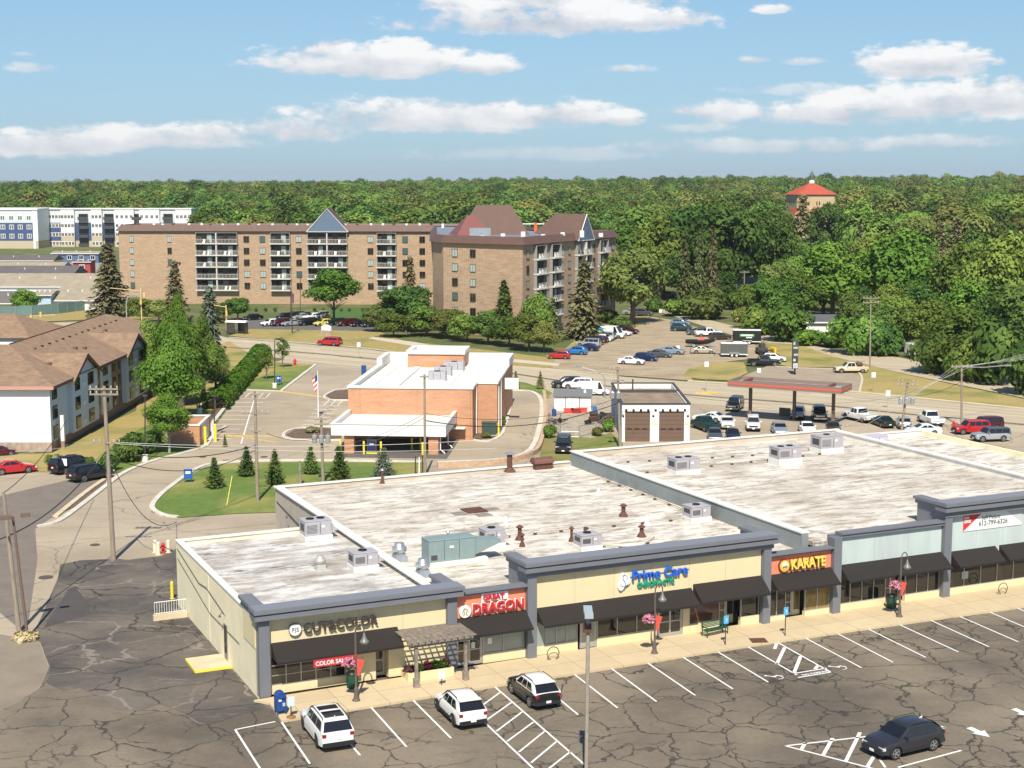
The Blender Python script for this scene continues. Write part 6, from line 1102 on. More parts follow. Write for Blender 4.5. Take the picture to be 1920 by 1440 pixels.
# --- low homes at the left
def home(u0,u1,v,dep,h,rh,rm,wm,label,px=None,win=0):
    p0=G(u0,v);p1=G(u1,v); w=p1.x-p0.x; t=thing('low_home',label,'house',(p0.x,p0.y,0),0); BX('wall',wm,t,(0,w,0,dep,0,h)); mb=MB(); mb.v=[(-.4,-.5,h),(w+.4,-.5,h),(w+.4,dep+.5,h),(-.4,dep+.5,h),(-.4,dep/2,h+rh),(w+.4,dep/2,h+rh)]; mb.f=[(0,1,5,4),(2,3,4,5),(1,2,5),(3,0,4)]; mb.m=[0]*4; mb.build('roof',rm,t,recalc=False); BX('gutter',WHITE,t,(-.4,w+.4,-.58,-.5,h-.15,h+.05))
    for k in range(3): x=w*(.2+.3*k); mb=MB(); mb.cyl((x,dep*.3),.15,h+rh*.4,h+rh*.6+.6,6); mb.build('roof_pipe',WHITE,t)
    for k in range(win): x=w*(k+.5)/win; f_=BX('window',WHITE,t,(x-.9,x+.9,-.04,-.001,h*.35,h*.8)); BX('pane',GLASS,f_,(x-.75,x-.05,-.06,-.041,h*.4,h*.75),(x+.05,x+.75,-.06,-.041,h*.4,h*.75))
    return t
RG=mat('grey_tan_roof',(.32,.27,.20),.95,var=.15,scale=.5); RD=mat('dark_grey_roof',(.12,.105,.105),.95,var=.15,scale=.5); RM2=mat('mid_grey_roof',(.15,.13,.12),.95,var=.15,scale=.5)
home(-60,100,500,12,2.2,1.8,RD,CREAM,'low home with a dark roof, farthest back at the left'); home(98,185,493,6,3.6,.8,RG,mat('slate_blue_siding',(.09,.14,.24),.8),'long slate blue home with white windows',win=4)
home(-60,115,512,13,1.6,1.8,RG,WHITE,'long low home with a tan roof in the middle row'); home(138,170,516,6,4.4,.4,RM2,mat('brick_red_siding',(.36,.06,.05),.8),'small brick red home with a white double window',win=1)
home(-60,135,526,17,1.6,2.6,RD,WHITE,'low home with a wide dark grey roof'); home(-20,205,547,20,1.4,3.2,RG,WHITE,'long home with a tan shingle roof behind the pale one')
home(64,96,583,8,3.8,.9,RG,mat('pale_blue_siding2',(.42,.56,.66),.8),'small pale blue house with a white door by the fence'); home(100,190,582,16,2.4,2.8,RG,WHITE,'white gabled home just behind the green fence'); home(-60,22,588,14,2.4,2.4,RM2,CREAM,'cream home at the left edge behind the green fence')
t=thing('screen_fence','green mesh fence in front of the low homes','fence',(0,0,0)); mb=MB(); pts=[G(-60,597),G(60,592),G(110,588),G(175,580)]; 
for a_,b_ in zip(pts,pts[1:]): mb.add([(a_.x,a_.y,.1),(b_.x,b_.y,.1),(b_.x,b_.y,2.4),(a_.x,a_.y,2.4),(a_.x,a_.y+.06,.1),(b_.x,b_.y+.06,.1),(b_.x,b_.y+.06,2.4),(a_.x,a_.y+.06,2.4)],[(0,1,2,3),(7,6,5,4),(3,2,6,7)])
mb.build('mesh_panel',mat('green_mesh',(.14,.23,.22),.8,var=.1,scale=.3),t)
for a_,b_ in zip(pts,pts[1:]):
    for k in range(4): q=a_+(b_-a_)*k/4; mb=MB(); mb.cyl((q.x,q.y-.06),.06,0,2.5,6); mb.build('post',STEEL,t)
# --- church
CD=820; cx=(1517-CX)/F*CD; ch=thing('church','cream church with a broad red tiled hip roof and a dark lantern','church',(cx,CD,0),rad(12))
CRM=mat('church_cream',(.52,.41,.24),.9,var=.06,scale=.3); RT=mat('red_tile',(.42,.075,.04),.8,var=.15,scale=.8)
mb=MB(); pl=[(-9.6,-9),(9.6,-9),(11.2,-7),(11.2,9),(-11.2,9),(-11.2,-7)]; mb.prism(pl,0,24.3); mb.build('wall',CRM,ch)
mb=MB(); e=[(-10.4,-9.9),(10.4,-9.9),(12.1,-7.9),(12.1,9.9),(-12.1,9.9),(-12.1,-7.9)]; mb.v=[(x,y,24.31) for x,y in e]+[(-1.2,0,30.6),(1.2,0,30.6),(x0*0,0,30.6)]; 
mb.f=[(0,1,7,6),(1,2,7),(2,3,7),(3,4,6,7),(4,5,6),(5,0,6)]; mb.m=[0]*6; mb.build('roof',RT,ch,recalc=False)
mb=MB(); mb.lathe([(1.5,0),(1.5,1.2),(1.3,1.4),(1.25,1.9)],(0,0,30.3),8); mb.build('lantern_base',WHITE,ch); mb=MB(); mb.lathe([(1.35,0),(1.25,2.2),(.9,3.6),(.4,4.5),(.08,4.9),(.05,6.0)],(0,0,32.2),8); mb.build('lantern',mat('verdigris',(.10,.11,.12),.6),ch)
for x in (-6.5,-5.2,-.6,.9,5.5,6.8): BX('window',BLACK,ch,(x-.3,x+.3,-9.06,-9.001,18.6,20.6))
for k in range(3): BX('window',BLACK,ch,(-11.26,-11.201,-3+k*3,-2.4+k*3,18.6,20.6))
mb=MB(); mb.v=[(-17,-16,10),(-9,-16,10),(-9,-10.1,10),(-17,-10.1,10),(-17,-16,15),(-9,-16,12),(-9,-10.1,12),(-17,-10.1,15)]; mb=MB(); mb.box(-16.5,-9.5,-16,-9.1,0,13.5); mb.box(-4,4,-14,-9.1,0,15); mb.build('side_chapel',CRM,ch); mb=MB(); mb.yprism([(-17,13.6),(-9,13.6),(-15,17.3)],-16.5,-9.05); mb.yprism([(-5,15.1),(5,15.1),(0,17.6)],-14.5,-9.05); mb.build('chapel_roof',RT,ch)
# --- houses among the trees
def house(u,v,w,dep,h,rh,rm,wm,label,rz=0):
    p=G(u,v); zt=max(0,terrain_z(p.x,p.y)); t=thing('house',label,'house',(p.x,p.y,zt),rad(rz)); BX('wall',wm,t,(-w/2,w/2,0,dep,0,h)); mb=MB(); mb.v=[(-w/2-.4,-.5,h),(w/2+.4,-.5,h),(w/2+.4,dep+.5,h),(-w/2-.4,dep+.5,h),(-w/2-.4,dep/2,h+rh),(w/2+.4,dep/2,h+rh)]; mb.f=[(0,1,5,4),(2,3,4,5),(1,2,5),(3,0,4)]; mb.m=[0]*4; mb.build('roof',rm,t,recalc=False); BX('fascia',WHITE,t,(-w/2-.4,w/2+.4,-.58,-.5,h-.2,h+.05))
    for k in range(2): x=w*(-.25+.5*k); f_=BX('window',WHITE,t,(x-.7,x+.7,-.05,-.001,h-1.9,h-.6)); BX('pane',GLASS,f_,(x-.55,x+.55,-.07,-.051,h-1.75,h-.75))
RS=mat('slate_roof',(.10,.10,.11),.9,var=.1,scale=.5)
house(1541,630,15,8,2.8,1.2,RS,WHITE,'low house with a grey roof in a clearing of hedges'); house(1435,556,13,8,3,2,mat('tan_roof',(.33,.27,.22),.9,var=.1),WHITE,'house with a pale tan roof under the big tree'); house(1375,520,9,8,6,2.5,RS,WHITE,'tall white house showing between big tree trunks')
house(1660,592,7,7,3,1.8,RS,SIDW,'small slate-roofed house among the right-hand trees'); house(1717,475,9,8,8,2.6,mat('light_grey_roof',(.35,.35,.36),.9),WHITE,'white house with a pale roof high in the right-hand woods'); house(1680,440,12,9,10,3,RT,CREAM,'cream house with a red roof right of the church'); house(1590,425,10,8,9,3,RT,CREAM,'small red-roofed house just right of the church trees'); house(1570,570,6,6,4,2,RS,mat('yellow_siding',(.55,.42,.14),.8),'yellow house glimpsed between the right-hand trees'); house(1215,545,9,8,4,2.2,RS,WHITE,'white house beyond the road junction')
# --- bus shelter, low sign and other verge things
p=G(442,627); bs=thing('bus_shelter','glass bus shelter with a white domed roof on the verge','bus shelter',(p.x,p.y,0),rad(-12)); mb=MB(); 
for x in (-1.9,1.9):
    for y in (0,1.7): mb.box(x-.05,x+.05,y-.05,y+.05,0,2.4)
mb.box(-.3,-.22,-.04,.04,0,2.4); mb.build('frame',BLACK,bs); mb=MB(); mb.xprism([(-.2,2.42)]+[(-.2+2.1*k/8,2.42+.35*math.sin(pi*k/8)) for k in range(1,8)]+[(1.9,2.42)],-2.2,2.2); mb.build('roof',WHITE,bs); BX('side_panel',mat('smoked_panel',(.06,.05,.045),.2,var=.2),bs,(-1.85,-.35,-.02,.02,.2,2.3),(-.2,1.85,1.68,1.72,.2,2.3),(-1.95,-1.92,.1,1.6,.2,2.3),(1.92,1.95,.1,1.6,.2,2.3)); BX('bench',DGREY,bs,(-1.5,1.5,1.2,1.6,.4,.48))
p=G(612,628); t=thing('monument_sign','low stone sign with a brick foot and a white rounded top on the verge','sign',(p.x,p.y,0),rad(-40)); BX('foot',mat('stone_base',(.42,.32,.25)),t,(-1.4,1.4,-.25,.25,0,.9)); mb=MB(); mb.yprism([(-1.3,.901),(1.3,.901),(1.3,1.7),(.7,2.0),(0,2.1),(-.7,2.0),(-1.3,1.7)],-.18,.18); mb.build('panel',WHITE,t)
# yard clutter
def drum(u,v,m,lb): p=G(u,v); t=thing('drum',lb,'drum',(p.x,p.y,.05)); mb=MB(); mb.lathe([(.28,0),(.3,.02),(.3,.28),(.315,.3),(.3,.32),(.3,.6),(.315,.62),(.3,.64),(.3,.88),(.28,.9)],n=14); mb.build('body',m,t); mb=MB(); mb.lathe([(.26,.901),(.26,.92)],n=12); mb.build('lid',m,t)
drum(1039,781,BLUEM,'dark blue drum at the left of the white shed'); drum(1115,776,mat('bright_blue',(.02,.16,.5),.4),'bright blue drum right of the white shed')
for i,(u,v,m,lb) in enumerate(((1066,775,REDF,'red plastic tub by the shed doors, left one'),(1080,775,mat('deep_red',(.40,.03,.03),.5),'dark red tub before the shed doors'),(1092,774,REDF,'red tub at the right of the shed doors'))):
    p=G(u,v); t=thing('tub',lb,'tub',(p.x,p.y,.05)); mb=MB(); mb.add([(-.5,-.3,0),(.5,-.3,0),(.5,.3,0),(-.5,.3,0),(-.65,-.4,.55),(.65,-.4,.55),(.65,.4,.55),(-.65,.4,.55)],[(3,2,1,0),(4,5,6,7),(0,1,5,4),(1,2,6,5),(2,3,7,6),(3,0,4,7)]); mb.build('body',m,t); BX('rim',m,t,(-.68,.68,-.43,-.39,.54,.6),(-.68,.68,.39,.43,.54,.6))
random.seed(9); p=G(1128,790); jk=thing('scrap_pile','dark pile of scrap metal between the shed and the garage','scrap pile',(p.x,p.y,.05))
for k in range(24):
    mb=MB(); mb.cbox((random.uniform(-1.9,1.7),random.uniform(-3,3),random.uniform(.1,.8)),random.uniform(.3,1.3),random.uniform(.2,.9),random.uniform(.15,.7),random.uniform(0,3),0,random.uniform(-.5,.5)); mb.build('scrap',random.choice([RUST,DGREY,PLAS,mat('dark_brown_scrap',(.07,.045,.03),.9)]),jk)
p=G(1045,795); t=thing('rack_trailer','bare black trailer frame with leaning ramps in the yard','trailer',(p.x,p.y,.05),rad(-25)); mb=MB(); mb.box(-1.2,1.2,-.7,-.6,.4,.5); mb.box(-1.2,1.2,.6,.7,.4,.5); 
for k in range(4): mb.box(-1.1+k*.7,-1.0+k*.7,-.6,.6,.42,.5)
mb.tube([(-.9,-.65,.5),(-.7,-.65,1.5)],.04,5); mb.tube([(.5,-.65,.5),(.8,-.65,1.4)],.04,5); mb.build('frame',BLACK,t); 
for s in (-1,1): w=MB(); w.tube([(0,s*.75,.3),(0,s*.9,.3)],.3,12); w.build('wheel',TYRE,t)
# yard fence (chain link with rails)
t=thing('yard_gate_fence','pale tubular gate and wire fence in front of the shed yard','fence',(0,0,0)); pts=[G(1028,795),G(1051,820),G(1086,821),G(1118,813),G(1150,793)]; 
for a_,b_ in zip(pts,pts[1:]):
    mb=MB(); mb.tube([(a_.x,a_.y,1.35),(b_.x,b_.y,1.35)],.035,6); mb.tube([(a_.x,a_.y,.75),(b_.x,b_.y,.75)],.02,5); mb.tube([(a_.x,a_.y,.12),(b_.x,b_.y,.12)],.025,5); mb.build('rail',STEEL,t); mb=MB(); mb.cyl((a_.x,a_.y),.05,0,1.5,6); mb.build('post',STEEL,t)
    mb=MB(); n=int((b_-a_).length/.25)
    for k in range(1,n): q=a_+(b_-a_)*k/n; q2=a_+(b_-a_)*(k+ (.9 if k%2 else -.9))/n; mb.tube([(q.x,q.y,.12),(q2.x,q2.y,1.35)],.006,3,cap=False)
    mb.build('wire_mesh',STEEL,t)
# ---------------------------------------------------------------- street furniture
def lamp(u,v,label):
    p=G(u,v); t=thing('street_lamp',label,'street lamp',(p.x,p.y,.15),MA,'green-grey gooseneck street lamps along the sidewalk'); LM=mat('lamp_bronze',(.12,.095,.08),.5)
    mb=MB(); mb.lathe([(.24,0),(.24,.06),(.17,.12),(.13,.3),(.12,.7),(.085,.8),(.07,.85),(.06,4.0)],n=12); mb.build('pole',LM,t); mb=MB(); mb.tube([(0,0,4.0)]+[(.27-.27*math.cos(pi*k/8),0,4.0+.45*math.sin(pi*k/8)+.1) for k in range(9)]+[(.54,0,3.95)],.042,6); mb.build('gooseneck',LM,t)
    mb=MB(); mb.lathe([(.04,0),(.06,-.10),(.09,-.18),(.14,-.34),(.25,-.48),(.30,-.56),(.28,-.56)],(.54,0,4.0),18); mb.build('shade',mat('shade_grey',(.17,.17,.16),.4),t,smooth=True); mb=MB(); mb.lathe([(.2,-.63),(.26,-.56)],(.54,0,4.0),14); mb.build('glass',mat('lamp_glass',(.5,.52,.5),.2),t)
    mb=MB(); mb.tube([(0,0,2.55),(-.6,0,2.6)],.018,5); mb.tube([(0,0,2.55),(.5,0,2.55)],.018,5); mb.build('bracket',LM,t)
    mb=MB(); mb.add([(.08,-.01,2.5),(.55,-.01,2.35),(.2,-.01,1.45),(.08,-.01,1.5),(.08,.02,2.5),(.55,.02,2.35),(.2,.02,1.45),(.08,.02,1.5)],[(0,3,2,1),(4,5,6,7),(0,1,5,4),(1,2,6,5),(2,3,7,6),(3,0,4,7)]); mb.build('banner',REDF,t)
    f=thing('flower_basket','hanging basket of pink flowers on the '+label.split(' beside')[0].split(' in front')[0],'flower basket',(p.x-.45*math.cos(MA),p.y-.45*math.sin(MA),.15+2.15),0,'pink flower baskets'); mb=MB(); mb.lathe([(.08,-.25),(.22,-.1),(.28,.05)],n=12); mb.build('basket',mat('basket_moss',(.06,.09,.03),.9),f); random.seed(int(u)); mb=MB()
    for k in range(150):
        a=random.uniform(0,2*pi); e_=random.uniform(-.5,1.5); r=.33*random.uniform(.75,1.05); c_=Vector((r*math.cos(a)*math.cos(e_)*1.15,r*math.sin(a)*math.cos(e_)*1.15,.1+.33*math.sin(e_))); nrm=Vector((random.gauss(0,1),random.gauss(0,1),random.gauss(0,1))).normalized(); s_=nrm.orthogonal().normalized()*.06; w_=nrm.cross(s_); mb.add([c_-s_-w_,c_+s_-w_,c_+s_+w_,c_-s_+w_],[(0,1,2,3)])
    mb.build('flowers',mat('pink_petals',(.62,.24,.34),.7,var=.4,scale=8),f,recalc=False); return t
lamp(668,1318,'gooseneck street lamp in front of the salon windows'); lamp(1227,1229,'gooseneck street lamp in front of the clinic windows'); lamp(1686,1160,'gooseneck street lamp in front of the pale blue shop')
def bin_(u,v,label):
    p=G(u,v); t=thing('litter_bin',label,'litter bin',(p.x,p.y,.15),0,'round green litter bins'); mb=MB(); mb.lathe([(.26,0),(.32,.1),(.34,.85)],n=18); mb.build('body',GREENM,t)
    mb=MB(); 
    for k in range(18): a=2*pi*k/18; mb.cbox((.345*math.cos(a),.345*math.sin(a),.48),.02,.05,.78,a)
    mb.build('slats',mat('green_slat',(.01,.055,.035),.4),t); mb=MB(); mb.lathe([(.36,.851),(.38,.9),(.30,1.0),(.14,1.04),(.14,1.0)],n=18); mb.build('lid',BLACK,t)
bin_(661,1294,'green litter bin behind the salon street lamp'); bin_(1671,1144,'green litter bin behind the street lamp at the pale blue shop')
p=G(526,1342); t=thing('mailbox','blue post box on the sidewalk corner by the salon','mailbox',(p.x,p.y,.15),MA); mb=MB(); mb.yprism([(-.28,.25),(.28,.25),(.28,1.05)]+[(.28*math.cos(pi*k/10),1.05+.25*math.sin(pi*k/10)) for k in range(1,10)]+[(-.28,1.05)],-.3,.3); mb.build('body',BLUEM,t)
for x,y in ((-.24,-.26),(.24,-.26),(-.24,.26),(.24,.26)): BX('leg',BLUEM,t,(x-.03,x+.03,y-.03,y+.03,0,.249))
BX('front_label',WHITE,t,(-.18,.0,-.312,-.301,.8,.95)); BX('hood',BLUEM,t,(-.2,.2,-.38,-.301,.98,1.12)); BX('pictogram_plate',mat('label_pale',(.45,.5,.62),.5),t,(.05,.2,-.31,-.301,.5,.7))
def signpost(u,v,vt,label,m,back=None,w=.3,hh=.42,base=0,rz=MA,cat='sign',post=DGREY,z=.15,grp=None,hc=False):
    p=G(u,v,z); t=thing('sign_post',label,cat,(p.x,p.y,z),rz,grp); h=2.0
    lo,hi=.3,9
    for _ in range(30):
        h=(lo+hi)/2; Y=p.y*math.cos(PITCH)-(z+h-HC)*math.sin(PITCH); Z=p.y*math.sin(PITCH)+(z+h-HC)*math.cos(PITCH); vv=CY-F*Z/Y
        if vv>vt: lo=h
        else: hi=h
    mb=MB(); mb.cyl((0,0),.035,0,h-hh*.5,8); mb.build('post',post,t); BX('plate',m,t,(-w/2,w/2,-.05,-.03,h-hh,h)); 
    if base: mb=MB(); mb.lathe([(.28,0),(.26,.06),(.1,.1)],n=14); mb.build('base',mat('wood_base',(.28,.13,.05),.8),t)
    if hc:
        mb=MB(); c=h-hh*.5
        for k in range(8): a=-2.4+k*.55; mb.cbox((.02+.07*math.cos(a),-.055,c-.07+.07*math.sin(a)),.05,.004,.015,0)
        mb.box(-.01,.02,-.058,-.052,c-.04,c+.12); mb.box(.02,.09,-.058,-.052,c+.0,c+.02); mb.build('wheelchair_symbol',WHITE,t)
    return t
signpost(546,1345,1306,'white notice on a short stand with a round wooden foot beside the blue post box',mat('notice_pale',(.62,.72,.74),.5),base=1,w=.4,hh=.55); signpost(828,1284,1256,'white notice post at the curb beside the pergola',mat('notice_pale',(.62,.72,.74)),w=.4,hh=.55)
signpost(1360,1209,1154,'blue accessible parking sign beside the green bench',BLUES,w=.36,hh=.55,hc=True,grp='blue accessible parking signs'); signpost(1472,1192,1138,'blue accessible parking sign in front of the karate shop',BLUES,w=.36,hh=.55,hc=True,grp='blue accessible parking signs')
# bench
p=M(30.9,-.7,.15); t=thing('bench','green slatted metal bench in front of the brown clinic window','bench',p,MA+rad(8)); mb=MB()
for k in range(6): mb.box(-.95,.95,-.25+k*.09,-.19+k*.09,.42,.45)
mb.build('seat',GREENM,t); mb=MB()
for k in range(5): mb.box(-.95,.95,.30+k*.02,.32+k*.02,.52+k*.09,.58+k*.09)
mb.build('backrest',GREENM,t)
for x in (-.9,.86): BX('leg',GREENM,t,(x,x+.05,-.25,-.2,0,.42)); BX('leg',GREENM,t,(x,x+.05,.28,.33,0,.95)); BX('armrest',GREENM,t,(x,x+.05,-.25,.3,.62,.66))
for i,(u,v) in enumerate(((1037,1237),(1880,1114))):
    p=G(u,v,.15); t=thing('bike_rack',('round hoop bicycle rack below the clinic left window','round hoop bicycle rack at the right end of the sidewalk')[i],'bicycle rack',(p.x,p.y,.15),MA,'hoop bicycle racks'); mb=MB(); mb.tube([(.42*math.cos(a),0,.42+.42*math.sin(a)) for a in [-1.1+ (2*pi-.95)*k/20 -0.0 for k in range(21)]],.03,6); mb.build('hoop',DGREY,t); mb=MB(); mb.tube([(.36*math.cos(a),0,.15+.32*math.sin(a)) for a in [pi*k/10 for k in range(11)]],.022,6); mb.build('inner_arc',DGREY,t)
# pergola and planter
p=M(8.75,-2.05,.15); pg=thing('pergola','weathered grey wooden pergola over the planter right of the salon door','pergola',p,MA)
for x,y in ((.25,0),(3.45,0)):
    BX('post',WOODG,pg,(x-.09,x+.09,y-.09,y+.09,0.55,2.62)); BX('post_base',WOODG,pg,(x-.16,x+.16,y-.16,y+.16,0,.549))
BX('beam',WOODG,pg,(-.2,3.9,-.18,-.10,2.5,2.72)); BX('beam',WOODG,pg,(-.2,3.9,.10,.18,2.5,2.72)); BX('beam',WOODG,pg,(-.1,3.8,2.28,2.36,2.5,2.72))
for k in range(10): x=-.1+k*.42; BX('rafter',WOODG,pg,(x-.025,x+.025,-.5,2.38,2.721,2.88))
for k in range(12): y=-.42+k*.25; BX('lath',WOODG,pg,(-.3,4.0,y-.03,y+.03,2.881,2.93))
p=M(8.9,-.95,.15); pl=thing('planter','low cream planter box under the pergola','planter',p,MA); BX('box',CREAM,pl,(0,.12,0,1.28,0,.5),(.12,3.0,0,.12,0,.5),(2.88,3.0,.13,1.28,0,.5)); BX('soil',MULCH,pl,(.13,2.87,.13,1.28,.3,.42))
def leafball(name,label,cat,loc,r,h,n,m,leaf=.09,grp=None,seed=1,flat=1):
    random.seed(seed); t=thing(name,label,cat,loc,0,grp); mb=MB()
    for k in range(n):
        a=random.uniform(0,2*pi); e_=math.asin(random.uniform(-.3,1)); rr=random.uniform(.55,1.05); c_=Vector((r*rr*math.cos(a)*math.cos(e_),r*rr*math.sin(a)*math.cos(e_),h*.35+h*.6*rr*math.sin(e_))); nr=(Vector((math.cos(a)*math.cos(e_),math.sin(a)*math.cos(e_),math.sin(e_)+.4))+Vector((random.gauss(0,.5),random.gauss(0,.5),random.gauss(0,.5)))).normalized(); s_=nr.orthogonal().normalized()*leaf*random.uniform(.7,1.3); w_=nr.cross(s_); mb.add([c_-s_,c_-w_*.6,c_+s_,c_+w_*.6],[(0,1,2,3)])
    mb.build('foliage',m,t,recalc=False); mb=MB(); mb.tube([(0,0,-.05),(0,0,h*.5)],.04,5); mb.build('stem',WOODB,t); return t
LIME=mat('lime_leaf',(.22,.36,.04),.7,var=.3,scale=6); PURP=mat('purple_leaf',(.07,.02,.025),.7,var=.4,scale=6); MAGE=mat('magenta_leaf',(.30,.03,.06),.7,var=.5,scale=6); MIDG=mat('mid_leaf',(.09,.17,.03),.7,var=.4,scale=6)
for i,(s,tt,m,lb,r) in enumerate(((9.1,-.5,PURP,'dark purple plant at the left corner of the planter',.38),(9.75,-.35,LIME,'lime green plant left in the planter',.4),(10.35,-.3,MAGE,'magenta leaved plant in the middle of the planter',.38),(10.9,-.35,MIDG,'mid green plant right of the magenta one',.4),(11.35,-.4,LIME,'lime green plant at the right of the planter',.34),(11.6,-.15,MAGE,'dark red plant at the right corner of the planter',.3))):
    leafball('planter_plant',lb,'plant',M(s,tt,.15+.42),r,.5,260,m,.08,'plants in the pergola planter',seed=40+i)
# railing and bollards at the back of the salon
p=G(331,1084); t=thing('ramp_railing','white metal railing on a concrete kerb at the back corner of the salon','railing',M(-2.3,18.8,0),MA); mb=MB(); mb.tube([(0,0,1.3),(2.2,0,1.3)],.03,6); mb.tube([(0,0,.5),(2.2,0,.5)],.025,6)
for k in range(14): mb.tube([(k*2.2/13,0,.5),(k*2.2/13,0,1.3)],.014,5)
mb.build('rail',WHITE,t); BX('kerb',CONC,t,(-.1,2.25,-.15,.15,0,.42))
p=G(323,1123); bollard(p.x,p.y,1.3,YELLOW,'yellow bollard by the left wall of the salon',None)
for i,(u,v) in enumerate(((291,1036),(297,1040),(316,1036))): p=G(u,v); bollard(p.x,p.y,1.05,mat('cream_paint',(.72,.66,.5),.6),('cream bollard left of the fire hydrant, farther one','cream bollard left of the fire hydrant, nearer one','cream bollard right of the fire hydrant')[i],'cream bollards round the fire hydrant',.17)
def hydrant(u,v,label,s=1):
    p=G(u,v); t=thing('fire_hydrant',label,'fire hydrant',(p.x,p.y,.02),0,'red fire hydrants',s); mb=MB(); mb.lathe([(.2,0),(.2,.06),(.13,.08),(.13,.6),(.17,.62),(.17,.68),(.12,.8),(.04,.86)],n=14); mb.build('barrel',RED,t); mb=MB(); mb.tube([(-.25,0,.48),(.25,0,.48)],.07,10); mb.tube([(0,-.25,.42),(0,0,.42)],.09,10); mb.build('outlets',RED,t)
hydrant(306,1037,'red fire hydrant among cream bollards behind the salon'); hydrant(553,686,'red fire hydrant at the corner of the bank lawn',1.4); hydrant(1788,806,'red fire hydrant at the roadside by the car yard',1.3)
# ---- poles
def top_at(u,v,vt,z=0):
    p=G(u,v,z); lo,hi=.5,60
    for _ in range(40):
        h=(lo+hi)/2; Y=p.y*math.cos(PITCH)-(z+h-HC)*math.sin(PITCH); Z=p.y*math.sin(PITCH)+(z+h-HC)*math.cos(PITCH)
        if CY-F*Z/Y>vt: lo=h
        else: hi=h
    return p,h,Y
POLES={}
def pole(key,u,v,ut,vt,label,arms=(),r=.17,m=None,armm=None,name='utility_pole',cat='utility pole',group='wooden utility poles',rot=0,tf=0,ins=True):
    p,h,Y=top_at(u,v,vt); xt=(ut-CX)/F*Y; dx=xt-p.x; dx=max(-h*.09,min(h*.09,dx)); t=thing(name,label,cat,(p.x,p.y,0),0,group); mb=MB(); mb.tube([(0,0,-.1),(dx*.5,0,h*.5),(dx,0,h)],[r,r*.85,r*.68],10); mb.build('shaft',m or WOODP,t)
    for (f_,w,dz) in arms:
        z=h*f_; cxx=dx*f_; c,s=math.cos(rad(rot)),math.sin(rad(rot)); mb=MB(); mb.cbox((cxx-.0,-.16,z),w,.11,.13,rad(rot)); mb.build('crossarm',armm or WOODP,t)
        if ins:
            for k in (-1,-.55,.55,1): mb=MB(); mb.lathe([(.03,0),(.06,.05),(.03,.1),(.06,.15),(.03,.2)],(cxx+k*w*.46*c,-.16+k*w*.46*s,z+.07),8); mb.build('insulator',mat('porcelain',(.55,.52,.5),.3),t)
    for k in range(tf):
        a=-.9+k*.9-.0; mb=MB(); mb.lathe([(.2,0),(.27,.05),(.27,.75),(.24,.8),(.06,.83),(.05,1.0)],(dx*.75+a*.75,-.35,h*.62),14); mb.build('transformer',STEEL if key!='T1' else mat('transformer_grey',(.30,.29,.30),.5),t)
    POLES[key]=Vector((p.x+dx,p.y,h)); return t
pole('A',213,1050,195,724,'tall wooden pole with twin crossarms between the side lot and the salon',((.985,2.3,0),(.955,2.3,0),(.68,2.2,0)),.2)
pole('B',483,940,478,733,'wooden pole on the bank lawn with a long bent pale crossarm',((.97,.8,0),(.80,2.6,0),(.64,1.0,0)),.17)
pole('L',36,1186,6,922,'rough wooden utility pole at the left picture edge',(),.17)
pole('T1',606,905,602,783,'wooden pole with three grey transformers before the bank canopy',((.97,1.2,0),(.9,1.4,0)),.17,tf=3)
pole('C',797,893,796,702,'slim wooden pole in front of the bank brick wall',((.98,.9,0),),.15,ins=False)
pole('D',1163,842,1158,688,'wooden pole crowded with cables at the left corner of the garage',((.97,1.9,0),(.84,1.4,0)),.17,tf=2)
pole('E',1688,826,1704,715,'leaning wooden pole with three pale transformers in the car yard',((.99,2.4,0),(.93,2.4,0)),.17,tf=3,rot=-15)
pole('Fp',1803,799,1803,683,'wooden roadside pole with a crossarm near the right edge',((.96,2.6,0),),.15)
pole('H',1631,690,1633,555,'wooden pole with double crossarm in front of the dark hedge',((.97,2.6,0),(.91,2.6,0)),.15)
pole('I',1394,591,1396,508,'wooden pole with a small crossarm beside the far side road',((.97,2.2,0),),.15)
pole('S1',522,908,521,868,'short orange-brown wooden stub left on the bank lawn',(),.17,m=mat('fresh_wood',(.42,.20,.10),.9,var=.2,scale=3),name='pole_stub',cat='wooden post',group='pole stubs on the bank lawn'); pole('S2',563,910,562,864,'short grey wooden stub right of the orange-brown one',(),.17,name='pole_stub',cat='wooden post',group='pole stubs on the bank lawn')
for i,(u,v,vt) in enumerate(((779,893,855),(786,893,857),(792,894,853))): pole('q%d'%i,u,v,u,vt,('rusty pipe post left of the slim pole','thin white pipe post in the middle behind the shops','third pipe post right against the slim pole')[i],(),.09,m=RUST if i!=1 else WHITE,name='pipe_post',cat='post',group='pipe posts behind the shops')
pole('W',331,1048,331,978,'thin service mast with hooks at the back corner of the salon',((.95,.5,0),),.06,m=STEEL,name='service_mast',cat='mast',group=None,ins=False)
p=G(425,948); t=thing('guy_wire','yellow guy wire guard leaning on the bank lawn','guy wire',(p.x,p.y,0)); mb=MB(); q=POLES['B']; d_=(q-Vector((p.x,p.y,0))).normalized(); mb.tube([(0,0,0),tuple(Vector((.35,1.2,2.6)))],.035,6); mb.build('guard',mat('guy_yellow',(.75,.72,.12),.5),t)
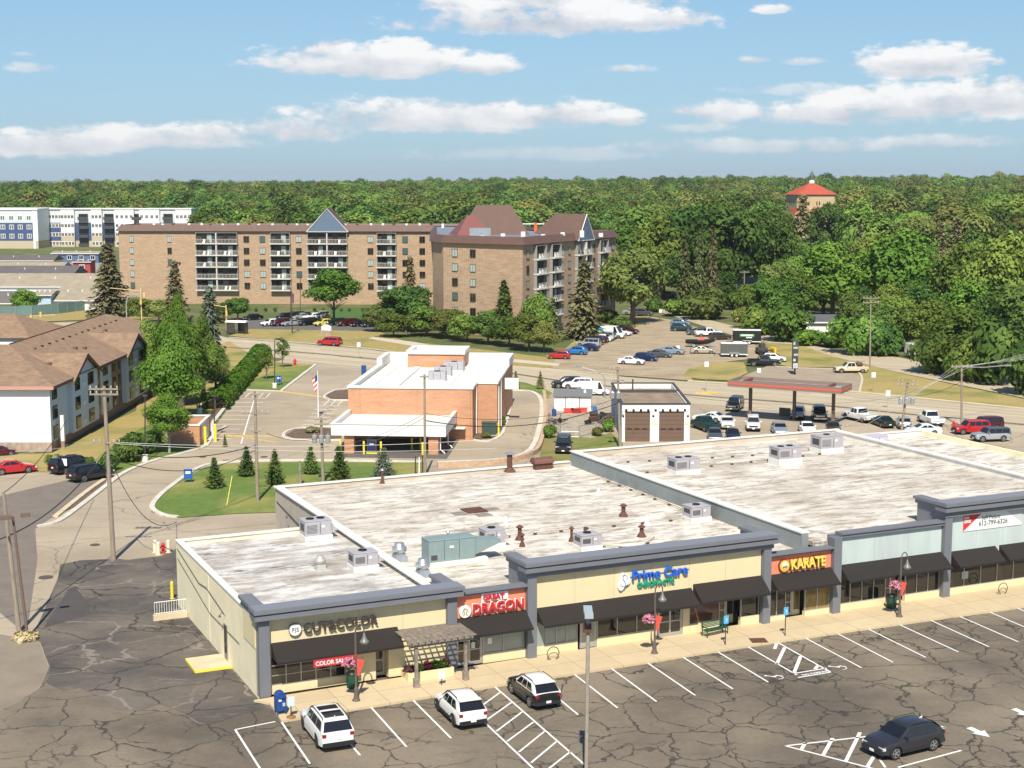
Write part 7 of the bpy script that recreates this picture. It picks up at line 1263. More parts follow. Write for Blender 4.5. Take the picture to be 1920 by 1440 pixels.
# light poles
def lightpole(u,v,ut,vt,label,heads,r=.1,m=WOODB,base=True,hm=None,group='brown shoebox light poles'):
    p,h,Y=top_at(u,v,vt); xt=(ut-CX)/F*Y; dx=max(-h*.08,min(h*.08,xt-p.x)); t=thing('light_pole',label,'light pole',(p.x,p.y,0),0,group); mb=MB(); mb.tube([(0,0,0),(dx,0,h)],[r,r*.8],8); mb.build('shaft',m,t)
    if base: mb=MB(); mb.lathe([(.35,0),(.35,.75),(.33,.8)],n=14); mb.build('base',WHITEB,t)
    for (x,y,rz,w,l) in heads: mb=MB(); mb.cbox((dx+x,y,h+.02),l,w,.22,rad(rz)); mb.build('lamp_head',hm or m,t); mb=MB(); mb.cbox((dx+x,y,h-.1),l*.8,w*.8,.02,rad(rz)); mb.build('lens',mat('lens_pale',(.6,.6,.58),.2),t)
    return t
lightpole(52,1196,24,968,'brown light pole with twin shoebox heads beside the left utility pole',((-.35,-.45,25,.5,.75),(.75,.3,25,.35,.6)),.11,base=False)
p=G(1099,1489); t=lightpole(1099,1489,1103,1148,'tall grey light pole in the shop lot with twin heads',((0,-.5,90,.42,.6),(0,.45,90,.42,.6)),.11,m=mat('greyed_pole',(.34,.29,.24),.7,var=.15),base=True,hm=mat('head_grey',(.36,.42,.46),.4)); BX('lower_bracket',RUST,t,(-.2,.2,-.2,.2,8.3,8.7))
for (u,v,vt,lb,hd) in ((402,820,742,'slim brown light pole beside the brick bin enclosure',((-.0,0,0,.3,.5),)),(272,866,742,'slim brown light pole standing on the apartments lawn',((0,0,0,.3,.5),)),(515,728,636,'slim dark light pole with an arm head between two young trees',((.5,0,0,.35,.7),)),(374,776,700,'slim pole with a white base in the dark bed behind the maples',((0,0,0,.3,.5),)),(545,610,540,'dark light pole at the left of the apartments lot',()),(563,595,522,'dark leaning mast at the back of the apartments lot',())): lightpole(u,v,u,vt,lb,hd,.08,m=mat('dark_pole',(.05,.04,.035),.6),group='slim dark light poles')
p,h,Y=top_at(548,625,545); t=thing('flagpole','dark flagpole on the apartments verge with a furled flag','flagpole',(p.x,p.y,0)); mb=MB(); mb.tube([(0,0,0),(0,0,h)],[.12,.06],8); mb.build('shaft',mat('dark_pole',(.05,.04,.035)),t); mb=MB(); mb.add([(0,-.02,h-.3),(.5,-.1,h-.7),(.45,-.1,h-2.6),(.0,-.02,h-2.4),(0,.04,h-.3),(.5,.02,h-.7),(.45,.02,h-2.6),(0,.04,h-2.4)],[(0,1,2,3),(7,6,5,4),(0,4,5,1),(1,5,6,2),(2,6,7,3)]); mb.build('flag',mat('furled_flag',(.16,.06,.09),.8,var=.5,scale=3),t)
p,h,Y=top_at(597,782,695); t=thing('flagpole','white flagpole with a striped flag in front of the bank lot','flagpole',(p.x,p.y,0)); mb=MB(); mb.tube([(0,0,0),(0,0,h)],[.09,.05],8); mb.build('shaft',WHITE,t)
fs=MB(); fr_=MB(); blu=MB()
for k in range(7):
    z0=h-.5-k*.28; (fr_ if k%2==0 else fs).add([(-.05,0,z0),(-.75+.06*k,-.12,z0-.45),(-.75+.06*k,-.12,z0-.73),(-.05,0,z0-.28),(-.05,.02,z0),(-.75+.06*k,-.1,z0-.45),(-.75+.06*k,-.1,z0-.73),(-.05,.02,z0-.28)],[(0,1,2,3),(7,6,5,4)])
fr_.build('flag_red_stripes',REDF,t); fs.build('flag_white_stripes',WHITE,t); blu.add([(-.04,-.02,h-.5),(-.35,-.08,h-.7),(-.35,-.08,h-1.5),(-.04,-.02,h-1.3)],[(0,1,2,3)]); blu.build('flag_canton',BLUEM,t,recalc=False)
# curved street light arm over the road by the shed, and roadside one on the right
p,h,Y=top_at(1134,748,700); t=thing('street_light','tall grey street light with a long curved arm over the road','street light',(p.x,p.y,0)); q=G(1088,685,h) ; mb=MB(); mb.tube([(0,0,0),(0,0,h-1),(-.3,0,h-.3),(-1.2,0,h+.3),(-3.4,0,h+.9)],[.1,.08,.06,.05,.05],8); mb.build('pole',STEEL,t); mb=MB(); mb.cbox((-3.7,0,h+.95),.9,.3,.16,0); mb.build('lamp_head',STEEL,t)
q=POLES['Fp']; t=thing('street_light','cobra-head street light arm on the right roadside pole','street light',(q.x,q.y-.2,q.z-.3)); mb=MB(); mb.tube([(0,0,0),(2.6,-.5,.0),(5.0,-1,.3)],.05,6); mb.build('arm',STEEL,t); mb=MB(); mb.cbox((5.3,-1.05,.32),.8,.3,.15,0); mb.build('lamp_head',STEEL,t)
# traffic signals
def signal(u,v,vt,label,arm,heads,arch=False):
    p,h,Y=top_at(u,v,vt); t=thing('traffic_signal',label,'traffic signal',(p.x,p.y,0),0,'traffic signals at the junction'); mb=MB()
    if arch: mb.tube([(0,0,0),(0,0,h*.7),(.3,0,h*.9),(1.2,0,h),(arm*.6,0,h+.1),(arm,0,h+.2)],.13,8)
    else: mb.tube([(0,0,0),(0,0,h)],.14,8); mb.tube([(0,0,h*.92),(arm,0,h)],.08,6)
    mb.build('mast',STEEL if arch else mat('signal_tan',(.60,.45,.22),.6),t)
    for x,zz_ in heads: BX('signal_head',mat('signal_yellow',(.62,.42,.12),.6),t,(x-.2,x+.2,-.35,-.1,h+zz_-1.1,h+zz_))
signal(238,610,553,'silver arched traffic signal mast behind the shingle roof',4,((4,.6),),True); signal(266,608,540,'tan traffic signal mast with a crossarm behind the shingle roof',-6.5,((.0,-2.5),)); signal(425,620,572,'tan traffic signal mast beside the maples',-2.5,((0.1,-1.2),)); signal(60,620,590,'traffic signal with a long arm behind the far left roof',5,((0,.0),(2,.6)))
for (u,v,vt,lb,m_) in ((673,672,642,'small white sign on a thin post in the road median',WHITE),(1324,735,678,'white sign on a thin post on the median by the dirt lot',WHITE),(1637,735,698,'white sign on a post at the forecourt corner',WHITE),(1664,765,732,'small white sign on the median near the car yard',WHITE),(1423,700,690,'white sign above the fuel canopy',WHITE),(1238,598,580,'pale sign at the side road junction',WHITE),(121,890,860,'white sign board by the parked dark cars',WHITE),(1271,660,648,'small white marker post on the dirt lot',WHITE)): signpost(u,v,vt,lb,m_,w=.6,hh=.75,rz=0,z=.02,post=STEEL)
for (u,v) in ((1074,717),(1325,738)): 
    p=G(u,v); mb=MB(); mb.prism([(p.x+dx_*1.6,p.y+dy_*.9) for dx_,dy_ in ((-1,-.4),(.2,-1),(1,0),(.4,1),(-.8,.8))],.02,.16); struct(mb.build('median_nose',YEL_PAINT))
for (u,v,h_,lb) in ((273,866,1.1,'white concrete light base on the kerb by the maple'),): pass
for (u,v,lb) in ((353,905,'small blue box on the kerb of the bank lawn'),(523,722,'blue box sign on the lawn beside the young trees')):
    p=G(u,v); t=thing('blue_box_sign',lb,'sign',(p.x,p.y,.05),rad(10),'small blue signs by the bank drive'); BX('panel',mat('box_blue',(.02,.12,.42),.4),t,(-.42,.42,-.15,.15,.35,1.35),bev=.03); BX('label',WHITE,t,(-.25,.25,-.165,-.151,.9,1.15))
    for x in (-.35,.3): BX('leg',BLUEM,t,(x,x+.06,-.05,.05,0,.349))
# pale shrine-like rubbish and rock at left pole foot
p=G(48,1199); leafball('weeds','dry yellow weeds round the foot of the left poles','weeds',(p.x,p.y,0),.9,.6,300,mat('dry_weed',(.50,.40,.20),.9,var=.3,scale=5),.12,seed=77)
p=G(50,1203); t=thing('rubble','pale broken concrete lumps at the left pole foot','rubble',(p.x,p.y,0)); random.seed(4)
for k in range(6): mb=MB(); mb.cbox((random.uniform(-.4,.4),random.uniform(-.4,.4),.15),.4,.3,.35,random.uniform(0,3),0,.4); mb.build('lump',CONC,t,bev=.05)
# ---- overhead cables
def cable(a,b,sag,label,r=.022,m=None):
    a,b=Vector(a),Vector(b); t=thing('power_cable',label,'cable',a,0,'overhead cables'); mb=MB(); n=18; mb.tube([tuple((b-a)*(k/n)-Vector((0,0,sag*4*(k/n)*(1-k/n)))) for k in range(n+1)],r,5); mb.build('wire',m or mat('cable_black',(.03,.028,.027),.6),t)
PA,PB,PL,PT,PC,PD,PE,PF,PH,PW_=[POLES[k] for k in ('A','B','L','T1','C','D','E','Fp','H','W')]
CW=mat('cable_pale',(.62,.62,.58),.4)
far_l=Vector((-62,112,PA.z*.73))
cable((PL.x,PL.y,PL.z*.68),(PA.x,PA.y,PA.z*.63),.9,'thick dark cable from the left edge pole up to the twin-crossarm pole',.045); cable((PL.x-9,PL.y-9,5.2),(PL.x,PL.y,PL.z*.68),.3,'dark cable leaving the picture left from the edge pole',.045)
cable((PA.x,PA.y,PA.z*.64),(PB.x,PB.y,PB.z*.40+1.2),.9,'lower dark cable from the twin-crossarm pole to the lawn pole',.04); cable((PA.x,PA.y,PA.z*.60),(PB.x,PB.y,PB.z*.36+1.2),1.6,'lowest sagging dark cable between those two poles',.035)
cable((PL.x,PL.y,PL.z-.1),(PA.x-8,PA.y+16,PA.z*.62),.6,'thin dark cable from the top of the edge pole across the side lot',.03)
cable((PA.x+.8,PA.y,PA.z*.68),(PA.x+31,PA.y+18,6.8),.5,'upper pale cable running right across the lawn tree',.022,CW); cable((PA.x-.8,PA.y,PA.z*.68),(PA.x+31,PA.y+17,6.1),.5,'lower pale cable running right across the lawn tree',.022,CW)
cable((PA.x-.8,PA.y,PA.z*.68),(PA.x-34,PA.y-6,6.5),.4,'grey cable from the side crossarm to the left picture edge',.022,mat('cable_grey',(.3,.3,.3),.5))
cable((PA.x+.2,PA.y,PA.z*.6),(PW_.x,PW_.y,PW_.z),2.2,'sagging black service cable to the mast on the salon corner',.03)
cable((PB.x+1.0,PB.y,PB.z*.62),(PT.x,PT.y,PT.z*.7),.5,'cable from the lawn pole to the transformer pole',.025); cable((PT.x,PT.y,PT.z*.55),(PC.x,PC.y,PC.z*.62),.7,'cable from the transformer pole past the canopy front',.022); cable((PT.x,PT.y,PT.z*.45),(PC.x,PC.y,PC.z*.58),.6,'second lower cable past the canopy front',.022)
cable((PC.x,PC.y,PC.z*.62),(PD.x,PD.y,PD.z*.62),1.4,'upper dark cable crossing the bank side drive',.025); cable((PC.x,PC.y,PC.z*.55),(PD.x,PD.y,PD.z*.56),1.5,'lower thick dark cable crossing the bank side drive',.05)
cable((PD.x,PD.y,PD.z*.8),(PE.x,PE.y,PE.z*.75),1.6,'thin cable from the garage pole to the leaning transformer pole',.016); cable((PE.x,PE.y,PE.z*.75),(PF.x,PF.y,PF.z*.72),.5,'cable between the leaning pole and the roadside pole',.025); cable((PF.x,PF.y,PF.z*.72),(PF.x+30,PF.y+10,PF.z*.8),.8,'cable leaving right from the roadside pole',.02)
for k,(dx_,z_) in enumerate(((-1.1,.0),(-.4,.0),(.5,.0),(1.1,.0))):
    cable((PF.x+dx_,PF.y-.1,PF.z*.97),(PF.x+26,PF.y+16+3*k,PF.z+1.2+.2*k),.5,('first','second','third','fourth')[k]+' pale line from the left on the roadside crossarm going right',.016,CW); cable((PF.x+dx_,PF.y-.1,PF.z*.97),(PF.x-22,PF.y-34+3*k,4.6+.3*k),.6,('first','second','third','fourth')[k]+' pale line from the left on the crossarm coming towards the shops',.014,CW)
# ---------------------------------------------------------------- vegetation
def leafmat(name,c1,c2,trans=.25,hv=.04):
    m_=bpy.data.materials.new(name); m_.use_nodes=True; nt=m_.node_tree; nt.nodes.clear(); N=nt.nodes.new; K=nt.links.new
    out=N('ShaderNodeOutputMaterial'); d=N('ShaderNodeBsdfDiffuse'); t=N('ShaderNodeBsdfTranslucent'); mx=N('ShaderNodeMixShader'); mx.inputs[0].default_value=trans
    oi=N('ShaderNodeObjectInfo'); hs=N('ShaderNodeHueSaturation'); mr=N('ShaderNodeMapRange'); K(oi.outputs['Random'],mr.inputs[0]); mr.inputs[3].default_value=.5-hv*.35; mr.inputs[4].default_value=.5+hv*.9; K(mr.outputs[0],hs.inputs['Hue'])
    mu=N('ShaderNodeMath'); mu.operation='MULTIPLY'; K(oi.outputs['Random'],mu.inputs[0]); mu.inputs[1].default_value=7.31; fr=N('ShaderNodeMath'); fr.operation='FRACT'; K(mu.outputs[0],fr.inputs[0]); m2=N('ShaderNodeMapRange'); K(fr.outputs[0],m2.inputs[0]); m2.inputs[3].default_value=.66; m2.inputs[4].default_value=1.35; K(m2.outputs[0],hs.inputs['Value'])
    tc=N('ShaderNodeTexCoord'); n=N('ShaderNodeTexNoise'); n.inputs['Scale'].default_value=.55; n.inputs['Detail'].default_value=5; K(tc.outputs['Object'],n.inputs['Vector']); r=N('ShaderNodeValToRGB'); r.color_ramp.elements[0].position=.35; r.color_ramp.elements[1].position=.65; r.color_ramp.elements[0].color=(*c1,1); r.color_ramp.elements[1].color=(*c2,1); K(n.outputs['Fac'],r.inputs[0]); K(r.outputs[0],hs.inputs['Color'])
    K(hs.outputs[0],d.inputs[0]); K(hs.outputs[0],t.inputs[0]); K(d.outputs[0],mx.inputs[1]); K(t.outputs[0],mx.inputs[2]); K(mx.outputs[0],out.inputs[0]); return m_
LF={'mid':leafmat('leaf_mid',(.105,.165,.032),(.225,.305,.065)),'bright':leafmat('leaf_bright',(.085,.17,.025),(.18,.30,.05),hv=.01),'dark':leafmat('leaf_dark',(.065,.112,.027),(.15,.215,.052)),'olive':leafmat('leaf_olive',(.14,.165,.042),(.28,.29,.085)),'yellow':leafmat('leaf_yellow',(.17,.24,.02),(.28,.34,.04),hv=.01),'purple':leafmat('leaf_purple',(.022,.014,.016),(.045,.025,.028),hv=.0),'spruce':leafmat('spruce_needles',(.085,.105,.042),(.17,.18,.075),.1),'brown':leafmat('brownish_needles',(.13,.12,.06),(.25,.215,.11),.1),'blue':leafmat('bluish_needles',(.08,.11,.075),(.19,.22,.16),.1),'young':leafmat('young_conifer',(.055,.10,.022),(.14,.19,.05),.1,.02),'hedge':leafmat('hedge_leaf',(.075,.16,.015),(.12,.22,.03),.2,.005)}
BARK=mat('bark',(.15,.115,.085),.95,var=.3,scale=3,stretch=(3,3,.6)); BARKL=mat('pale_bark',(.36,.32,.27),.9,var=.3,scale=3)
def crown(name,R,H,ncl,nleaf,leaf,seed,low=-.55,lump=.34,flat=1.0,core=.35):
    rnd=random.Random(seed); cl=[]
    for k in range(ncl):
        while True:
            p=Vector((rnd.uniform(-1,1),rnd.uniform(-1,1),rnd.uniform(-1,1)))
            if .35<p.length<1: break
        q=p.normalized()*(rnd.uniform(.55,.93)); q.z=max(q.z,low); w=1.0-.18*max(0,q.z)
        cl.append((Vector((q.x*w*(R-lump*R*.6),q.y*w*(R-lump*R*.6),H*.5+q.z*(H*.5-lump*R*.35))),R*lump*rnd.uniform(.65,1.25)))
    mb=MB(); V=mb.v; Fc=mb.f
    tot=sum(c[1]**2 for c in cl)
    for c,r in cl:
        n=int(nleaf*r*r/tot)
        for k in range(n):
            d=Vector((rnd.gauss(0,1),rnd.gauss(0,1),rnd.gauss(0,1)+.45)).normalized(); rr=r*(rnd.uniform(.72,1.08) if rnd.random()<.8 else rnd.uniform(.3,1.3)); p=c+Vector((d.x*rr*1.15,d.y*rr*1.15,d.z*rr*.8*flat))
            nr=(d*.9+(c-Vector((0,0,H*.35))).normalized()*core+Vector((rnd.gauss(0,.55),rnd.gauss(0,.55),rnd.gauss(0,.55)+.35))).normalized(); a=nr.orthogonal().normalized(); b=nr.cross(a); th=rnd.uniform(0,6.28); s=leaf*rnd.uniform(.6,1.35); u=(a*math.cos(th)+b*math.sin(th))*s; w=(b*math.cos(th)-a*math.sin(th))*s*.62
            i=len(V); V.extend((tuple(p-u),tuple(p-w*.9),tuple(p+u),tuple(p+w))); Fc.append((i,i+1,i+2,i+3))
    mb.m=[0]*len(Fc); return mb.mesh(name,LF['mid'])
def trunk_mesh(name,h,r,R,seed,crz):
    rnd=random.Random(seed); mb=MB(); mb.tube([(0,0,-.3),(.05*R*rnd.uniform(-.3,.3),0,h*.35),(.04*R,.02*R,h*.75)],[r*1.25,r*.9,r*.35],8)
    for k in range(6):
        a=2*pi*k/6+rnd.uniform(-.3,.3); z=h*rnd.uniform(.22,.45); mb.tube([(0,0,z),(R*.35*math.cos(a),R*.35*math.sin(a),z+h*.16),(R*.7*math.cos(a),R*.7*math.sin(a),z+h*rnd.uniform(.22,.36))],[r*.5,r*.3,r*.1],5)
    return mb.mesh(name,BARK)
def conifer_mesh(name,R,H,tiers,per,leaf,seed,droop=.35,top=.04,low=.04):
    rnd=random.Random(seed); mb=MB(); V=mb.v; Fc=mb.f
    for t in range(tiers):
        f_=t/(tiers-1); z=H*(low+(1-low)*f_**.92); rt=R*((1-f_)**.80*.97+top)*rnd.uniform(.84,1.12)
        nb=max(4,int(per*(1-f_*.6)))
        for k in range(nb):
            a=2*pi*(k+rnd.random()*.7)/nb; L_=rt*rnd.uniform(.62,1.15); steps=max(3,int(L_/(leaf*.8)))
            zz0=z+rnd.uniform(-.5,.5)*H/tiers
            for s in range(steps):
                q=(s+.6)/steps; rr=L_*q; zz=zz0-droop*L_*q*q+.10*L_*q
                for j in range(3):
                    off=rnd.gauss(0,1)*leaf*.65; p=Vector((rr*math.cos(a)-off*math.sin(a),rr*math.sin(a)+off*math.cos(a),zz+rnd.gauss(0,.3)*leaf)); nr=Vector((math.cos(a)*.45+rnd.gauss(0,.4),math.sin(a)*.45+rnd.gauss(0,.4),.9)).normalized(); o=Vector((math.cos(a),math.sin(a),-.5)); o=(o-nr*o.dot(nr)).normalized(); w=nr.cross(o); sz=leaf*rnd.uniform(.6,1.2); i=len(V)
                    V.extend((tuple(p-o*sz*.7),tuple(p-w*sz*.45),tuple(p+o*sz),tuple(p+w*sz*.45))); Fc.append((i,i+1,i+2,i+3))
    mb.m=[0]*len(Fc); return mb.mesh(name,LF['spruce'])
def ctrunk(name,h,r): mb=MB(); mb.tube([(0,0,-.3),(0,0,h*.95)],[r,r*.15],7); return mb.mesh(name,BARK)
PR={}   # prototypes: crown mesh, trunk mesh, nominal radius and height
for i in range(2): PR['maple%d'%i]=(crown('crown',4.7,10.0,52,15000,.20,11+i,lump=.29),trunk_mesh('trunk',9,.28,4.7,i,2),4.7,10.0,.12)
_pc=PR['maple1'][0].copy()
for v_ in _pc.vertices: k_=max(0,min(1,v_.co.z/10)); f_=1.12-.80*k_**1.35; v_.co.x*=f_; v_.co.y*=f_
PR['pointed']=(_pc,PR['maple1'][1],4.7,10.0,.12)
for i in range(4): PR['broad%d'%i]=(crown('crown',6,11,38+6*i,7000,.36,21+i,lump=.33-.03*i),trunk_mesh('trunk',11,.38,6,i+5,2),6,11,.14)
for i in range(4): PR['far%d'%i]=(crown('crown',6.5,10.5,16+4*i,3200,.58,31+i,lump=.42,low=-.2,core=1.5),trunk_mesh('trunk',10,.4,6,i+9,2),6.5,10.5,.10)
for i in range(2): PR['young%d'%i]=(crown('crown',1.8,4.2,16,1500,.17,41+i),trunk_mesh('trunk',4.4,.09,1.6,i+13,2),1.8,4.2,.28)
for i in range(3): PR['spruce%d'%i]=(conifer_mesh('crown',3.6,14,20+2*i,13,.62,51+i),ctrunk('trunk',14,.3),3.6,14,0)
for i in range(2): PR['farspruce%d'%i]=(conifer_mesh('crown',3.8,14,13,9,.95,57+i),ctrunk('trunk',14,.3),3.8,14,0)
for i in range(2): PR['thuja%d'%i]=(conifer_mesh('crown',1.15,3.5,20,14,.17,61+i,droop=-.25,low=.03),ctrunk('trunk',3.5,.07),1.15,3.5,0)
for i in range(3): PR['shrub%d'%i]=(crown('crown',2.4,3.2,22,2600,.26,71+i,low=-.8,lump=.4),trunk_mesh('trunk',1.8,.1,1.5,i+17,1),2.4,3.2,0)
ntree=[0]
def plant(proto,x,y,w,h,leafm,label,cat='tree',group=None,name='tree',z=None,rz=None,bark=None,lift=None,point=0):
    cr,tr,R0,H0,lf=PR['pointed' if point else proto]; zt=terrain_z(x,y) if z is None else z; zt=max(zt,0) if math.hypot(x,y)<560 else zt
    rnd=random.Random(int(x*13+y*7)); t=thing(name,label,cat,(x,y,zt),rnd.uniform(0,6.28) if rz is None else rz,group); lf=lf if lift is None else lift
    ch=h*(1-lf); c=link('crown',cr,t,(0,0,h*lf)); c.scale=(w/2/R0,w/2/R0*rnd.uniform(.92,1.08),ch/H0); c.material_slots[0].link='OBJECT'; c.material_slots[0].material=LF[leafm]
    k=link('trunk',tr,t); s=h/(H0/(1-lf if lf else 1)); k.scale=(s,s,s)
    if bark: k.material_slots[0].link='OBJECT'; k.material_slots[0].material=bark
    ntree[0]+=1; return t
def tp(proto,u,v,vt,wpx,leafm,label,**kw):
    p,h,Y=top_at(u,v,vt); w=wpx/F*Y; return plant(proto,p.x,p.y,w*1.06,h,leafm,label,z=0,**kw)
HP=[]  # hand-placed footprints
def T(*a,**k): t=tp(*a,**k); HP.append((t.location.x,t.location.y,5)); return t
# maples beside the white apartments
T('maple0',320,790,603,148,'bright','large bright green maple beside the white apartments',point=1); T('maple1',340,762,548,120,'bright','taller maple crown behind the large one',point=1); T('maple0',382,752,590,100,'mid','darker maple at the right of the group',point=1); T('maple1',318,850,738,84,'bright','small bright maple with a white trunk on the lawn',bark=BARKL,lift=.28); T('maple1',285,745,600,70,'mid','maple behind, close to the white apartments gable'); T('spruce0',395,715,548,66,'blue','dark bluish spruce behind the maples',cat='conifer',name='spruce_tree'); T('maple0',405,735,640,56,'olive','low maple beside the hedge'); T('maple1',345,715,570,80,'mid','maple at the back of the group',point=1)
T('spruce1',207,594,462,86,'brown','broad brownish spruce at the left end of the brick block',cat='conifer',name='spruce_tree'); T('spruce0',330,604,492,58,'brown','slender brownish spruce before the left brick wing',cat='conifer',name='spruce_tree'); T('broad0',265,604,556,64,'mid','round leafy tree in front of the left brick wall'); T('broad1',298,606,560,50,'olive','olive tree right of the round one at the left brick wall'); T('spruce2',395,606,540,50,'spruce','spruce beside the first balconies',cat='conifer',name='spruce_tree'); T('broad2',446,600,555,52,'mid','rounded dark tree at the left of the apartments lot'); T('broad3',420,600,566,40,'dark','small dark tree beside the rounded one')
T('broad1',626,606,503,106,'bright','spreading bright tree in the apartments lot',lift=.32); T('broad0',49,590,540,52,'bright','small bright tree by the green fence'); T('spruce1',22,620,588,28,'brown','small bare-looking spruce behind the shingle roof',cat='conifer',name='spruce_tree')
T('young0',500,712,648,28,'mid','young street tree left of the dark light pole'); T('young1',530,690,632,27,'mid','young street tree beyond the dark light pole')
CG='small conifers on the bank lawn'
for i,(u,v,vt,w,lb) in enumerate(((403,915,860,37,'broad low conifer nearest the blue box on the lawn'),(463,893,837,34,'dense conical conifer left of the lawn pole'),(516,908,845,37,'conifer right behind the lawn pole'),(583,889,838,33,'small conifer left of the transformer pole'),(637,903,838,41,'tall conifer right of the transformer pole'),(719,894,841,39,'blue-green conifer in front of the bank canopy'))): T('thuja%d'%(i%2),u,v,vt,w,'young' if i<5 else 'blue',lb,cat='conifer',group=CG,name='conifer')
T('thuja0',967,729,697,17,'brown','left small spruce on the verge beyond the bank drive',cat='conifer',name='conifer'); T('thuja1',1013,729,697,16,'brown','right small spruce on the verge beyond the bank drive',cat='conifer',name='conifer'); T('thuja1',422,838,815,9,'dark','tiny dark conifer by the bin enclosure',cat='conifer',name='conifer')
# trees along the front of the brick block
T('spruce0',770,610,484,46,'brown','slender spruce rising in front of the brick block centre',cat='conifer',name='spruce_tree'); T('broad2',762,622,530,112,'dark','dark round crabapple left of the brick wing'); T('broad3',706,622,568,60,'olive','yellowish crabapple at the left end of the row'); T('broad1',738,632,585,70,'mid','low crabapple in front of the dark round one')
for (u,v,vt,w,m_,lb) in ((800,630,572,80,'mid','crabapple just right of the dark round one'),(838,634,582,72,'olive','yellow-green crabapple under the brick wing windows'),(876,640,588,72,'mid','crabapple in the middle of the row'),(915,645,582,76,'dark','darker crabapple right of the middle'),(955,650,592,72,'mid','low crabapple before the pine'),(992,657,586,78,'mid','crabapple left of the last one in the row'),(1020,660,600,60,'olive','last crabapple at the right end of the row'),(850,625,575,60,'mid','crabapple tucked behind against the brick wall'),(930,632,576,60,'mid','crabapple behind the pine against the brick wall')): T('broad%d'%(int(u)%4),u,v,vt,w,m_,lb,group='crabapples in front of the brick block')
T('spruce2',945,634,528,56,'olive','ragged pine before the brick corner',cat='conifer',name='pine_tree'); T('broad0',1005,645,546,62,'mid','tall leafy tree before the right brick wing'); T('spruce1',1094,636,492,80,'brown','broad brown-green spruce at the right brick wing',cat='conifer',name='spruce_tree'); T('spruce0',1036,640,560,40,'spruce','small spruce between leafy tree and broad spruce',cat='conifer',name='spruce_tree')
T('broad2',1186,608,456,128,'olive','large drooping willow-like tree right of the brick block'); T('broad1',1165,620,592,50,'dark','dark bush under the willow-like tree',lift=0); T('shrub0',1140,605,580,40,'dark','dark shrub at the end of the brick wing',cat='shrub',name='shrub')
# right-hand woods: large individuals
big=[('broad0',1365,566,374,150,'dark','huge dark elm with a forked trunk left of the church'),('broad1',1300,560,378,130,'dark','huge elm to the left of the forked one'),('broad2',1430,560,385,120,'dark','huge elm crown right of the forked one'),('broad3',1240,560,400,110,'mid','large tree left of the elms'),('broad1',1465,540,425,90,'mid','pale-topped tree right of the elms'),('spruce0',1282,590,440,40,'spruce','thin bare-trunked pine, left of three'),('spruce1',1310,592,436,36,'spruce','thin bare-trunked pine, middle of three'),('spruce2',1334,590,428,40,'brown','thin bare-trunked pine, right of three'),('spruce0',1502,500,368,62,'brown','brown spruce just in front of the church'),('broad2',1550,500,372,86,'dark','dark leafy tree hiding the right side of the church'),('spruce1',1532,500,400,60,'blue','bluish spruce under the church wall'),('spruce2',1632,470,376,50,'blue','grey-blue spruce right of the church'),('spruce0',1662,465,380,42,'blue','second grey-blue spruce right of the church'),('broad3',1560,598,450,150,'bright','wide bright green tree in the middle of the right woods'),('broad0',1680,600,425,140,'bright','tall bright tree right of the wide one'),('broad1',1625,560,440,110,'mid','mid green tree between the two bright ones'),('broad2',1718,520,398,90,'olive','olive round tree in the upper right woods'),('spruce1',1760,520,420,60,'brown','rusty brown spruce in the upper right woods'),('spruce2',1790,520,412,60,'brown','second rusty brown spruce to its right'),('far1',1845,470,406,66,'yellow','lime yellow tree in the far right woods'),('broad3',1800,620,450,130,'mid','large tree above the right verge'),('broad0',1870,640,430,140,'mid','large tree at the right picture edge'),('broad2',1915,690,520,150,'dark','dark tree at the right picture edge over the road'),('spruce0',1905,700,600,60,'dark','dark spruce at the right edge'),('broad1',1790,700,570,120,'mid','leafy tree above the dark thicket'),('broad3',1735,660,560,120,'mid','tree over the white van'),('broad0',1640,655,560,110,'dark','rounded dark tree behind the double-crossarm pole'),('far2',1660,420,368,60,'purple','purple tree right of the church'),('far0',512,430,358,24,'purple','small purple tree far beyond the brick block'),('far3',1900,480,430,50,'purple','purple tree at the far right edge'),('broad3',1490,610,500,110,'mid','mid green tree over the hedges'),('broad1',1450,600,520,70,'bright','bright tree above the hedges'),('broad2',1600,640,540,80,'dark','dark trees filling the gap behind the grey roof')]
for b in big: T(b[0],b[1],b[2],b[3],b[4],b[5],b[6],name='spruce_tree' if 'spruce' in b[0] else 'tree',cat='conifer' if 'spruce' in b[0] else 'tree',z_=0) if 0 else T(*b,name='spruce_tree' if 'spruce' in b[0] else 'tree',cat='conifer' if 'spruce' in b[0] else 'tree')
SG='shrub masses along the side road'
for i,(u,v,vt,w,m_,lb) in enumerate(((1322,598,540,90,'olive','brownish rounded shrub mass at the junction'),(1270,592,560,60,'mid','shrub at the junction corner'),(1425,628,575,84,'mid','big rounded hedge shrub by the far pole'),(1475,640,570,90,'mid','big rounded hedge shrub right of the first'),(1400,615,572,50,'olive','low yellowish shrub left of the hedge mass'),(1520,648,618,60,'bright','low bright hedge in front of the grey-roofed house'),(1560,650,620,56,'bright','low bright hedge right part before the house'),(1605,664,590,90,'mid','tall shrub thicket right of the grey-roofed house'),(1660,668,605,70,'dark','dark shrub thicket near the tall pole'),(1755,700,620,90,'dark','dark thicket over the side road'),(1810,712,630,100,'mid','thicket with pale leaves at the road bend'),(1870,720,600,110,'dark','black-green thicket at the right edge'),(1925,740,640,90,'dark','last thicket at the right edge'),(1385,580,545,60,'bright','clipped green hedge below the tan-roofed house'),(1225,585,560,34,'mid','bush beside the junction sign'))):
    T('shrub%d'%(i%3),u,v,vt,w,m_,lb,cat='shrub',name='shrub',group=SG)
